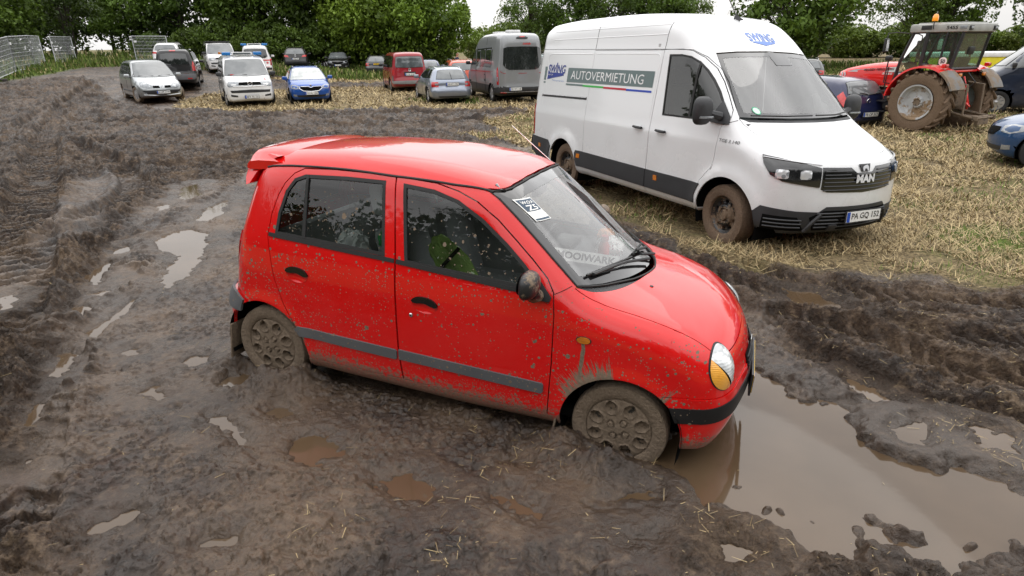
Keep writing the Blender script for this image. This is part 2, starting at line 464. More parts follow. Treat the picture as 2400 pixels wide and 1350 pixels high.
def lampm(name,col,rough=.12,em=0,lines=60):
    def f(t):
        w=t.m('SINE',t.m('MULTIPLY',t.sep(t.obj())[2],lines*6.28))
        c=t.mix(t.map(t.noise(t.obj(),18,2),.35,.65),tuple(x*.7 for x in col)+(1,),(*col,1))
        return t.pbsdf(Base_Color=c,Roughness=rough,Coat_Weight=1,Coat_Roughness=.03,Metallic=.15,Normal=t.bump(w,.15,.002))
    return mat(name,f)
def muddy(name,base=(.02,.02,.02),amt=.5,rough=.6,sc=7,mud=MUDC,bumpd=.012,wet=0):
    def f(t):
        o=t.obj(); n=t.noise(o,sc,6,.68); g=t.noise(o,60,4,.65)
        mk=t.map(t.m('ADD',n,t.m('MULTIPLY',t.m('SUBTRACT',g,.5),.25)),.62-amt*.5,.68-amt*.5)
        mc=t.mix(t.map(g,.3,.7),tuple(x*.7 for x in mud)+(1,),tuple(x*1.25 for x in mud)+(1,))
        b=t.pbsdf(Base_Color=(*base,1),Roughness=rough,Normal=t.bump(g,.2,.003))
        m_=t.pbsdf(Base_Color=mc,Roughness=.82-wet,Normal=t.bump(t.m('ADD',g,t.m('MULTIPLY',n,2)),.6,bumpd))
        return t.mixs(mk,b,m_)
    return mat(name,f)
M=dict(
 black=plain('black_plastic',(.022,.022,.024),.5,var=.25),
 gap=plain('dark_gap',(.004,.004,.004),.9,spec=.1),
 rubber=plain('rubber_seal',(.012,.012,.012),.62),
 tyre=muddy('tyre_rubber_muddy',(.018,.018,.018),.55),
 tyreclean=plain('tyre_rubber',(.016,.016,.017),.75,var=.3,bump=.3),
 chrome=plain('chrome',(.75,.75,.76),.12,metal=1),
 silver=plain('silver_alloy',(.5,.5,.51),.3,metal=.8),
 white=plain('white_lacquer',(.8,.8,.8),.35),
 plate=plain('plate_white',(.78,.78,.76),.35,var=.05),
 plateblue=plain('plate_blue',(.01,.07,.42),.35),
 plateyel=plain('plate_yellow',(.8,.5,.02),.4),
 ink=plain('ink_black',(.012,.012,.012),.45),
 redlens=lampm('red_lens',(.55,.012,.012)),
 amber=lampm('amber_lens',(.75,.23,.015)),
 clear=lampm('clear_lens',(.30,.32,.34),lines=40),
 dglass=darkglass('dark_glass'),
 greyglass=darkglass('grey_glass',(.07,.08,.085)),
 paleglass=darkglass('pale_glass',(.2,.22,.22),.1),
 bluelamp=lampm('blue_lens',(.02,.22,.62)),
 greycloth=plain('grey_cloth',(.13,.135,.14),.9,var=.2,bump=.3),
 lightcloth=plain('light_grey_trim',(.3,.31,.32),.8,var=.1),
 mudblock=muddy('caked_mud',(.06,.045,.032),.8),
)
# ------------------------------------------------------------------ shared vehicle pieces
def wheel(parent,x,s,y,z,r,w,rr,style='alloy',tm=None,rm=None,dm=None,name='wheel',tread=0,steer=0,seg=64):
    """wheel whose outer face looks to side s; child rim / hubcap"""
    tm=tm or M['tyreclean']; rm=rm or M['silver']; dm=dm or M['gap']
    mb=MB(); h=w/2
    prof=[(rr*.93,-h*.8),(rr*1.02,-h*.93),(rr+(r-rr)*.5,-h*1.02),(r*.965,-h*.92),(r*.99,-h*.75),(r,-h*.4),(r,0),(r,h*.4),(r*.99,h*.75),(r*.965,h*.92),(rr+(r-rr)*.5,h*1.02),(rr*1.03,h*.93),(rr*.99,h*.86),(rr*.96,h*.6),(rr*.93,-h*.2)]
    mb.lathe(prof,tm,seg=seg,sy=s)
    if tread:
        for k in range(tread):
            a=2*PI*k/tread
            for q,sg in((.5,1),(-.5,-1)):
                ca,sa=math.cos(a+sg*.03),math.sin(a+sg*.03)
                b=MB(); b.box((0,0,0),(r*.012+.008,w*.42,2*PI*r/tread*.62),tm,bev=.003)
                V=b.v[0]; V=V@np.array(Euler((0,0,sg*.15)).to_matrix()).T
                V=V+np.array([r+.001,q*w*.5,0]); X=V[:,0]*ca-V[:,2]*sa; Z=V[:,0]*sa+V[:,2]*ca
                mb.add(np.stack([X,V[:,1],Z],1),b.f,tm)
    o=mb.build(name,parent); o.location=(x,y,z); o.rotation_euler=(0,0,steer)
    nr,na=26,144 if seg>40 else 72
    R=np.linspace(0.0,rr,nr); R[0]=.001; A=np.arange(na)/na*2*PI
    RR,AA=np.meshgrid(R/rr,A,indexing='ij'); dep=np.zeros(RR.shape); dark=np.zeros(RR.shape,bool)
    sm=lambda x:np.clip(x,0,1)**2*(3-2*np.clip(x,0,1))
    if style=='hub8':
        dep=.012*(1-RR**2)+.003; c=(AA*8/(2*PI))%1-.5; 
        e=((c*RR/.73/.29)**2+((RR-.73)/.19)**2); m_=sm((1.15-e)/.35); dep-=.026*m_; dark=(e<.5)
        dep+=.006*sm((.2-np.abs(np.sqrt(e)-1.15))/.15)*(RR>.5)
        for k in range(4):
            a=PI/4+k*PI/2+.25; d=np.hypot(RR*np.cos(AA)-.27*math.cos(a),RR*np.sin(AA)-.27*math.sin(a))
            dep+=.010*(d<.075)-.008*((d>=.075)&(d<.12))
        d=RR; dep+=.004*(d<.13)
        dep-=.012*sm((RR-.95)/.05)
    elif style=='steel':
        dep=-.045+.03*sm((RR-.86)/.08)-.0*RR; dep+=.035*sm((.62-RR)/.12)-.02*sm((.36-RR)/.06)+.03*sm((.30-RR)/.04)
        c=(AA*10/(2*PI))%1-.5; e=(c/.26)**2+((RR-.70)/.085)**2; dep-=.03*(e<1); dark=e<.9
        for k in range(6):
            a=k*PI/3; d=np.hypot(RR*np.cos(AA)-.42*math.cos(a),RR*np.sin(AA)-.42*math.sin(a)); dep+=.012*(d<.05)
    elif style in('alloy','alloy10','disc'):
        n_=5 if style=='alloy' else 9
        c=np.abs((AA*n_/(2*PI))%1-.5)*2; wd=.36 if style=='alloy' else .42
        hole=(c>wd+.12*(1-RR))&(RR>.28)&(RR<.88); dep=.0-.02*(1-RR)*0+.004*(1-c); dep=np.where(hole,-.06,dep); dark=hole
        if style=='disc': hole=(c>.8)&(RR>.5)&(RR<.8); dep=np.where(hole,-.03,.01*(1-RR)); dark=hole
        dep+=.008*(RR<.2)
    V=np.stack([RR*rr*np.cos(AA),s*(h*.80+dep),RR*rr*np.sin(AA)],-1).reshape(-1,3)
    F=[];Fd=[]
    for i in range(nr-1):
        for j in range(na):
            j2=(j+1)%na; f=(i*na+j,(i+1)*na+j,(i+1)*na+j2,i*na+j2)
            (Fd if dark[i,j] and dark[min(i+1,nr-1),j2] else F).append(f)
    mb=MB(); mb.add(V,F,rm); 
    if Fd: mb.add(V,Fd,dm)
    mb.build('hubcap' if style in('hub8','disc') else 'rim',o,angle=50)
    return o
def plate(parent,c,w,h,txt,ux=(0,1,0),uz=(0,0,1),col=None,blue=True,eu=True,frame=True,name='number_plate',bold=.012):
    """number plate slab, centre c, reading direction ux, up uz"""
    ux=np.array(ux,float);uz=np.array(uz,float);ux/=np.linalg.norm(ux);uz/=np.linalg.norm(uz);n=np.cross(ux,uz)
    mb=MB(); c=np.array(c,float)
    def slab(a0,a1,b0,b1,d0,d1,m):
        P=[c+ux*a+uz*b+n*d for d in(d0,d1) for a,b in((a0,b0),(a1,b0),(a1,b1),(a0,b1))]
        mb.add(P,[(0,1,2,3),(7,6,5,4),(0,4,5,1),(1,5,6,2),(2,6,7,3),(3,7,4,0)],m)
    if frame: slab(-w/2-.012,w/2+.012,-h/2-.014,h/2+.012,-.012,.0,M['black'])
    slab(-w/2,w/2,-h/2,h/2,.0,.004,col or M['plate'])
    x0=-w/2
    if blue: slab(-w/2+.002,-w/2+.048*w/.52,-h/2+.002,h/2-.002,.004,.006,M['plateblue']); x0=-w/2+.048*w/.52
    V,F=fit_text(txt,(w/2-x0)*.9,h*.68,bold); a=(x0+w/2)/2
    P=c+np.outer(V[:,0]+a,ux)+np.outer(V[:,1],uz)+n*.0065
    mb.add(P,F,M['ink'])
    return mb.build(name,parent,smooth=False)
def decal(B,mp,mb,m,V,F,c,rot=0,off=.004,flip=False,skew=0):
    """flat shapes (lettering, stripes) laid on the body surface; V in map units round c"""
    V=np.array(V,float)
    if flip: V=V*np.array([-1,1])
    cr,sr=math.cos(rot),math.sin(rot); V=V@np.array([[cr,sr],[-sr,cr]])+np.array(c)
    P=B.lift(mp,V,off); N=B.grad(P); mb.add(P,F,m,N)
def rect(x0,x1,z0,z1): return [(x0,z0),(x1,z0),(x1,z1),(x0,z1)]
def arc(cx,cz,r,a0,a1,n=18): 
    a=np.radians(np.linspace(a0,a1,n)); return [(cx+r*math.cos(t),cz+r*math.sin(t)) for t in a]
def ellipse(cx,cz,rx,rz,rot=0,n=28):
    a=np.linspace(0,2*PI,n,endpoint=False); c,s=math.cos(rot),math.sin(rot)
    return [(cx+rx*math.cos(t)*c-rz*math.sin(t)*s,cz+rx*math.cos(t)*s+rz*math.sin(t)*c) for t in a]
def seat(parent,x,y,z,m,w=.5,back=.62,head=True,name='seat'):
    mb=MB(); mb.box((x,y,z+.08),(.5,w,.17),m,bev=.05); mb.box((x-.29,y,z+.42),(.14,w*.94,back),m,rot=(0,-.28,0),bev=.06)
    o=mb.build(name,parent)
    if head:
        mb=MB(); mb.box((x-.46,y,z+.86),(.1,.27,.2),m,rot=(0,-.2,0),bev=.045)
        for q in(-.06,.06): mb.tube([(x-.42,y+q,z+.68),(x-.45,y+q,z+.80)],.006,M['chrome'],6)
        mb.build('headrest',o)
    return o
def steering(parent,c,r=.18,tilt=.55,m=None):
    m=m or M['black']; a=np.linspace(0,2*PI,36,endpoint=False); P=np.stack([np.zeros(36),r*np.cos(a),r*np.sin(a)],1)
    R_=np.array(Euler((0,tilt,0)).to_matrix()); P=P@R_.T+np.array(c); mb=MB(); mb.tube(P,.014,m,8,closed=True)
    for t in(0,PI*.8,PI*1.2+.6): mb.tube([np.array(c),np.array(c)+np.array((0,r*math.sin(t+.3),r*math.cos(t+.3)))@R_.T],.013,m,6)
    mb.box(c,(.05,.12,.1),m,rot=(0,tilt,0),bev=.02); mb.tube([np.array(c),np.array(c)+np.array((.35,0,-.15))],.03,m,8)
    return mb.build('steering_wheel',parent)
def wiper(parent,pts,m=None,name='wiper'):
    mb=MB(); mb.tube(pts,.009,m or M['black'],6); P=np.array(pts,float)
    mb.tube([P[-2]+(P[-1]-P[-2])*-.25+np.array([.012,0,.004]),P[-1]+np.array([.01,0,.0])],.006,M['rubber'],5)
    return mb.build(name,parent)
# ------------------------------------------------------------------ camera
def make_camera():
    p,r,h=.3794,-.0121,2.2354
    cam=bpy.data.cameras.new('camera'); cam.sensor_width=36; cam.lens=36*1430.2/2400; cam.clip_end=3000; cam.clip_start=.05
    o=bpy.data.objects.new('camera',cam); COL.objects.link(o)
    fw=Vector((0,math.cos(p),-math.sin(p))); rt=Vector((1,0,0)); up=rt.cross(fw)
    R_=rt*math.cos(r)+up*math.sin(r); U=-rt*math.sin(r)+up*math.cos(r)
    m_=Matrix((R_,U,-fw)).transposed(); o.matrix_world=Matrix.Translation((0,0,h))@m_.to_4x4(); SC.camera=o
make_camera()
def make_world():
    w=bpy.data.worlds.new('World'); SC.world=w; w.use_nodes=True; w.node_tree.nodes.clear(); t=NT(w.node_tree)
    sky=t.new('ShaderNodeTexSky',sky_type='NISHITA',sun_disc=False,sun_elevation=math.radians(SUN_EL),sun_rotation=math.radians(SUN_ROT),air_density=1.6,dust_density=3)
    tc=t.new('ShaderNodeTexCoord').outputs['Generated']; x,y,z=t.sep(tc)[:3]
    # overcast deck: cloud noise on a plane above, brighter towards the zenith
    zz=t.m('MAXIMUM',z,.06); pv=t.comb(x,y,t.m('MULTIPLY',z,2.5))
    n=t.noise(pv,1.5,6,.58,.35); n2=t.noise(pv,.55,3,.5)
    lum=t.map(z,0,1,7.8,19.5,clamp=True)
    lum=t.m('MULTIPLY',lum,t.map(t.m('ADD',t.m('MULTIPLY',n,.6),t.m('MULTIPLY',n2,.4)),.36,.64,.72,1.28))
    cl=t.new('ShaderNodeVectorMath',{0:(1.0,.99,.985),3:lum},operation='SCALE').outputs[0]
    c=t.mix(.90,sky.outputs[0],cl)
    b=t.new('ShaderNodeBackground',{'Color':c,'Strength':.1}); o=t.new('ShaderNodeOutputWorld'); t.l.new(b.outputs[0],o.inputs[0])
    l=bpy.data.lights.new('sun','SUN'); l.energy=.55; l.angle=math.radians(60); l.color=(1,.97,.92)
    so=bpy.data.objects.new('sun',l); COL.objects.link(so)
    el,az=math.radians(SUN_EL),math.radians(SUN_AZ)   # az: direction towards the sun, from +x ccw
    d=Vector((math.cos(el)*math.cos(az),math.cos(el)*math.sin(az),math.sin(el))); so.rotation_euler=d.to_track_quat('Z','Y').to_euler(); so.location=(0,0,30)
    v=SC.view_settings; v.view_transform='Standard'; v.look='None'; v.gamma=1; v.exposure=EXPO; v.use_curve_mapping=False
SUN_EL,SUN_AZ=60,75; SUN_ROT=90-SUN_AZ; EXPO=.48
make_world()
SC.cycles.max_bounces=8; SC.cycles.transparent_max_bounces=24; SC.cycles.caustics_reflective=False
# outlines of puddles, wheel ruts, churned mud and stubble on the ground, in metres
PUDDLES={'big': [(0.706, 2.819), (0.885, 2.966), (1.128, 3.12), (1.375, 3.4), (1.586, 3.678), (1.687, 3.788), (1.769, 3.508), (1.81, 3.336), (2.063, 3.29), (2.172, 3.183), (2.231, 2.927), (2.375, 2.841), (2.529, 2.646), (2.595, 2.519), (3.008, 2.406), (2.629, 2.002), (2.267, 2.061), (2.106, 2.065), (2.043, 2.044), (1.935, 2.044), (1.861, 2.105), (1.769, 2.148), (1.693, 2.193), (1.623, 2.238), (1.484, 2.173), (1.45, 2.149), (1.301, 2.174), (1.271, 2.255), (1.266, 2.342), (1.155, 2.342), (1.02, 2.427), (0.924, 2.433), (0.892, 2.601), (0.701, 2.798)], 'a': [(-2.025, 3.643), (-1.973, 3.731), (-1.863, 3.752), (-1.764, 3.664), (-1.774, 3.599), (-1.895, 3.578), (-1.981, 3.581)], 'b': [(-1.904, 3.233), (-1.853, 3.257), (-1.741, 3.216), (-1.597, 3.15), (-1.475, 2.998), (-1.496, 2.953), (-1.592, 2.976), (-1.678, 3.063), (-1.831, 3.149)], 'c': [(-1.252, 2.889), (-1.257, 3.019), (-1.156, 3.02), (-1.045, 2.933), (-0.961, 2.827), (-1.081, 2.802), (-1.171, 2.825)], 'd': [(-0.688, 2.611), (-0.579, 2.632), (-0.457, 2.565), (-0.349, 2.482), (-0.533, 2.481), (-0.631, 2.545)], 'e': [(-0.078, 2.478), (0.009, 2.481), (0.072, 2.418), (0.162, 2.329), (0.049, 2.353), (-0.003, 2.395)], 'f': [(0.4, 2.328), (0.445, 2.353), (0.607, 2.327), (0.691, 2.247), (0.651, 2.201), (0.542, 2.204), (0.432, 2.267)], 'g': [(0.457, 2.436), (0.602, 2.524), (0.694, 2.523), (0.691, 2.479), (0.565, 2.44)], 'h': [(-2.403, 3.969), (-2.387, 4.034), (-2.27, 4.053), (-2.252, 3.945), (-2.314, 3.883)], 'i': [(-2.482, 3.537), (-2.428, 3.58), (-2.28, 3.513), (-2.342, 3.473)], 'j': [(-2.974, 4.14), (-2.869, 4.184), (-2.856, 4.076)], 'k': [(-4.294, 7.046), (-4.234, 7.456), (-4.098, 7.521), (-3.796, 7.327), (-3.499, 6.66), (-3.353, 6.186), (-3.303, 5.841), (-3.305, 5.475), (-3.439, 5.604), (-3.546, 5.949), (-3.634, 6.208), (-3.684, 6.444), (-3.808, 6.53), (-3.987, 6.595)], 'l': [(-5.193, 8.748), (-5.097, 8.986), (-4.905, 8.555), (-5.001, 8.446)], 'm': [(-5.514, 10.199), (-5.354, 10.39), (-4.852, 9.415), (-4.904, 9.115), (-5.109, 9.266)], 'n': [(-4.394, 8.705), (-4.312, 9.093), (-4.038, 8.318), (-4.077, 7.887), (-4.242, 7.995)], 'o': [(-3.255, 3.775), (-3.412, 4.139), (-3.369, 4.246), (-3.216, 3.99), (-3.194, 3.775)], 'p': [(-3.458, 4.463), (-3.454, 4.679), (-3.471, 5.218), (-3.33, 4.744), (-3.318, 4.378)], 'q': [(-3.883, 4.808), (-3.875, 5.11), (-3.721, 4.959), (-3.709, 4.657)], 'r': [(-4.088, 5.346), (-4.149, 5.735), (-3.918, 5.67), (-3.827, 5.282)], 'ae2': [(-4.292, 5.754), (-4.394, 6.272), (-4.299, 6.206), (-4.076, 5.584)], 's': [(-3.091, 3.344), (-3.091, 3.45), (-2.964, 3.255), (-2.955, 3.151)], 't': [(-2.75, 2.826), (-2.755, 2.936), (-2.663, 2.784)], 'u': [(2.587, 5.368), (2.78, 5.259), (2.962, 4.851), (3.004, 4.591), (2.789, 4.657), (2.592, 4.85), (2.508, 5.089)], 'v': [(2.342, 3.668), (2.433, 3.513), (2.541, 3.277), (2.681, 3.128), (2.474, 3.129), (2.336, 3.345), (2.303, 3.539)], 'w': [(2.268, 3.02), (2.409, 3.104), (2.511, 3.082), (2.444, 3.019), (2.302, 2.914), (2.258, 2.934)], 'x': [(0.957, 2.135), (1.035, 2.138), (1.056, 2.112), (0.967, 2.047), (0.925, 2.053)], 'y': [(-1.996, 2.308), (-1.931, 2.35), (-1.889, 2.395), (-1.897, 2.328)], 'z': [(-1.434, 2.177), (-1.303, 2.246), (-1.295, 2.2), (-1.365, 2.157)], 'aa': [(2.721, 3.021), (2.844, 2.935), (2.782, 2.805), (2.659, 2.848)], 'ab': [(-4.571, 6.682), (-4.512, 6.876), (-4.345, 6.638), (-4.421, 6.553)], 'ac': [(-4.733, 5.216), (-4.729, 5.368), (-4.608, 5.26), (-4.528, 5.003)], 'ad': [(-1.513, 3.28), (-1.461, 3.322), (-1.372, 3.258), (-1.458, 3.236)]}
RUTS={'t1': ([(-4.013, 4.172), (-4.528, 5.01), (-5.075, 5.894), (-5.865, 7.101), (-7.44, 9.45), (-10.07, 13.25), (-12.91, 17.45), (-17.58, 24.77), (-21.05, 31.48), (-22.54, 36.55)], 0.34, 0.15, 1), 't2': ([(-5.609, 7.315), (-5.704, 8.09), (-5.88, 9.12), (-6.26, 10.1), (-7.62, 12.05), (-9.63, 14.22), (-11.14, 15.75)], 0.22, 0.13, 1), 't3': ([(-10.74, 15.39), (-8.99, 16.96), (-6.24, 18.49), (-2.54, 19.15), (0.98, 19.24)], 0.22, 0.1, 1), 't4': ([(-13.24, 20.23), (-8.68, 21.57), (-4.39, 22.04), (1.1, 21.69)], 0.2, 0.09, 1), 't5': ([(-7.94, 12.16), (-6.91, 12.8), (-5.52, 13.36), (-4.57, 15.23)], 0.2, 0.08, 0), 't6': ([(-15.07, 19.54), (-19.42, 28.6), (-18.72, 32.55)], 0.25, 0.1, 0), 't6b': ([(-15.13, 38.42), (-11.81, 41.01), (-7.79, 41.33)], 0.3, 0.12, 1), 'r1': ([(1.428, 6.954), (1.86, 5.657), (2.307, 5.077), (2.85, 4.645), (3.267, 4.193), (5.687, 3.719)], 0.17, 0.11, 1), 'r2': ([(1.894, 4.991), (2.131, 4.216), (2.342, 3.677), (2.62, 3.201), (4.498, 2.773)], 0.15, 0.1, 0), 'r3': ([(1.717, 6.467), (2.527, 5.635), (3.384, 4.947), (6.687, 4.516)], 0.16, 0.09, 1), 'r4': ([(2.306, 4.623), (2.741, 4.13), (3.032, 3.612), (5.147, 3.289)], 0.16, 0.12, 1), 'l2': ([(-3.077, 3.653), (-3.53, 4.452), (-3.813, 5.271), (-4.083, 6.391), (-4.374, 7.811), (-4.74, 9.62), (-5.32, 11.99)], 0.2, 0.04, 1), 'l3': ([(-2.39, 2.257), (-2.658, 2.73), (-2.996, 3.375), (-3.281, 3.955)], 0.16, 0.07, 1)}
CHURN={'c1': [(-6.859, 4.474), (-4.481, 5.204), (-5.19, 7.079), (-5.874, 8.802), (-7.24, 12.11), (-7.61, 14.2), (-6.45, 14.72), (-4.88, 10.93), (-5.58, 10.48), (-5.086, 8.284), (-4.472, 6.412), (-3.905, 4.989), (-3.36, 3.891), (-2.907, 3.138), (-2.658, 2.73), (-4.21, 2.407)], 'c1b': [(-4.144, 2.407), (-2.305, 2.362), (-2.014, 2.232), (-1.931, 1.906), (-3.52, 1.907)], 'c2': [(-26.26, 35.04), (-24.21, 36.94), (-15.45, 25.7), (-12.45, 24.17), (-8.54, 22.79), (-4.62, 23.24), (0.69, 22.6), (0.65, 14.83), (-1.98, 14.7), (-5.11, 11.47), (-7.24, 12.11), (-7.79, 11.16), (-5.4, 6.454), (-7.676, 5.206), (-29.19, 19.89)], 'c3': [(1.301, 7.416), (1.998, 5.979), (2.899, 5.527), (3.84, 5.377), (7.07, 4.731), (4.488, 2.706), (2.677, 3.094), (2.381, 3.484), (2.167, 3.936), (2.123, 4.797), (1.691, 5.658)], 'c4': [(0.84, 2.211), (1.007, 2.299), (1.178, 2.21), (1.288, 2.103), (1.157, 2.014), (0.887, 1.928), (0.748, 2.016)], 'c5': [(1.442, 2.106), (1.685, 2.06), (2.184, 1.976), (3.527, 1.954), (3.39, 1.843), (1.192, 1.89)], 'c6': [(-16.16, 40.44), (-8.57, 45.57), (-7.0, 37.02), (-14.4, 35.86)]}
ISLANDS=[(1.659, 2.562, 0.13), (2.217, 2.623, 0.11), (2.066, 2.557, 0.07), (2.271, 2.471, 0.12), (1.281, 2.453, 0.08), (1.308, 2.388, 0.06), (1.118, 2.538, 0.12), (1.442, 2.494, 0.08), (2.085, 3.183, 0.1), (1.931, 2.365, 0.05), (1.809, 2.299, 0.14), (1.757, 2.343, 0.12), (1.838, 2.234, 0.1), (2.088, 2.152, 0.05), (2.214, 2.365, 0.1), (1.74, 2.411, 0.08), (2.208, 2.626, 0.06), (2.296, 2.152, 0.07), (1.435, 2.302, 0.07)]
STUBBLE={'s1': [(-0.97, 19.0), (0.58, 15.52), (1.0, 11.6), (1.33, 9.2), (1.536, 7.521), (1.829, 6.933), (2.028, 6.234), (2.43, 5.828), (2.938, 5.615), (3.496, 5.484), (3.907, 5.485), (4.26, 5.12), (7.35, 4.861), (75.63, 54.17), (1.21, 32.53), (0.76, 22.6), (-0.86, 19.43)], 's2': [(-13.9, 26.04), (-11.59, 24.06), (-8.88, 23.74), (-4.74, 23.87), (0.69, 22.75), (1.65, 37.71), (-7.59, 37.5), (-10.78, 37.34), (-13.48, 34.07), (-15.39, 31.85), (-14.71, 28.74)], 's3': [(-17.45, 41.66), (-13.6, 47.43), (-9.31, 49.6), (-8.47, 44.99), (-16.59, 39.54)], 's4': [(-1.27, 16.85), (0.62, 16.7), (0.69, 14.48), (0.04, 14.87)]}
GRASS={'g1': [(-44.37, 30.82), (-27.53, 34.89), (-27.31, 36.53), (-26.86, 38.02), (-28.49, 43.26), (-34.2, 51.54), (-44.76, 62.69), (-105.89, 75.16)], 'g2': [(-4.4, 27.98), (-1.66, 26.15), (-1.18, 27.1), (-1.84, 28.99), (-2.91, 30.13)], 'g3': [(5.186, 7.69), (9.471, 6.722), (8.444, 5.915), (4.732, 6.086), (4.587, 6.805)]}
# ------------------------------------------------------------------ ground
def sm(t): t=np.clip(t,0,1); return t*t*(3-2*t)
def zmac(x,y):
    near=.12*(1-sm((y-5.6-3.5*sm((-x-.8)/1.6))/3.2))
    bank=1.1*sm((-x-9)/19)*sm((y-26)/15)
    back=.3*sm((y-46)/14)
    return near+bank+back
_T=np.random.default_rng(11).random((512,512))
def vn(x,y,seed=0):
    x=x+seed*17.37;y=y+seed*7.91
    xi=np.floor(x).astype(np.int64);yi=np.floor(y).astype(np.int64);fx=x-xi;fy=y-yi
    fx=fx*fx*fx*(fx*(fx*6-15)+10);fy=fy*fy*fy*(fy*(fy*6-15)+10);a=xi&511;b=yi&511;a1=(a+1)&511;b1=(b+1)&511
    return (_T[a,b]*(1-fx)+_T[a1,b]*fx)*(1-fy)+(_T[a,b1]*(1-fx)+_T[a1,b1]*fx)*fy
def fbm(x,y,o=4,seed=0,g=.5,ridge=False):
    s=0;a=1;t=0
    for i in range(o):
        n=vn(x,y,seed+i*3)
        if ridge: n=1-np.abs(2*n-1)
        s=s+a*n;t+=a;a*=g;x,y=(x*.8-y*.6)*2.03,(x*.6+y*.8)*2.03
    return s/t
def psd(x,y,poly,margin):
    """signed distance to a polygon (negative inside), evaluated only near it"""
    Q=np.array(poly,float); d=np.full(x.shape,margin,float)
    m=(x>Q[:,0].min()-margin)&(x<Q[:,0].max()+margin)&(y>Q[:,1].min()-margin)&(y<Q[:,1].max()+margin)
    if m.any():
        P=np.stack([x[m],y[m]],1); dd=segdist(P,Q); d[m]=np.where(inpoly(P,Q),-dd,np.minimum(dd,margin))
    return d
def pline(x,y,pts,margin):
    Q=catmull(pts,4); d=np.full(x.shape,margin,float);s=np.zeros(x.shape);g=np.ones(x.shape)
    m=(x>Q[:,0].min()-margin)&(x<Q[:,0].max()+margin)&(y>Q[:,1].min()-margin)&(y<Q[:,1].max()+margin)
    if m.any():
        dd,ss,gg=segdist(np.stack([x[m],y[m]],1),Q,False,True); d[m]=np.minimum(dd,margin);s[m]=ss;g[m]=gg
    return d,s,g
WL={}
for k,P in PUDDLES.items():
    c=np.array(P).mean(0); WL[k]=float(zmac(c[0],c[1]))-(.045 if k=='big' else .022 if c[1]<5 else .03)
WL['v']-=.05;WL['u']-=.05
def mask_union(x,y,D,w,amp,fs,margin,seed):
    n=(fbm(x*fs,y*fs,4,seed)-.5)*2*amp; n2=n+(vn(x*fs*7,y*fs*7,seed+5)-.5)*amp*.6; r=np.zeros(x.shape)
    for P in D.values():
        d=psd(x,y,P,margin); r=np.maximum(r,sm(.5-(d+n2)/w))
    return r
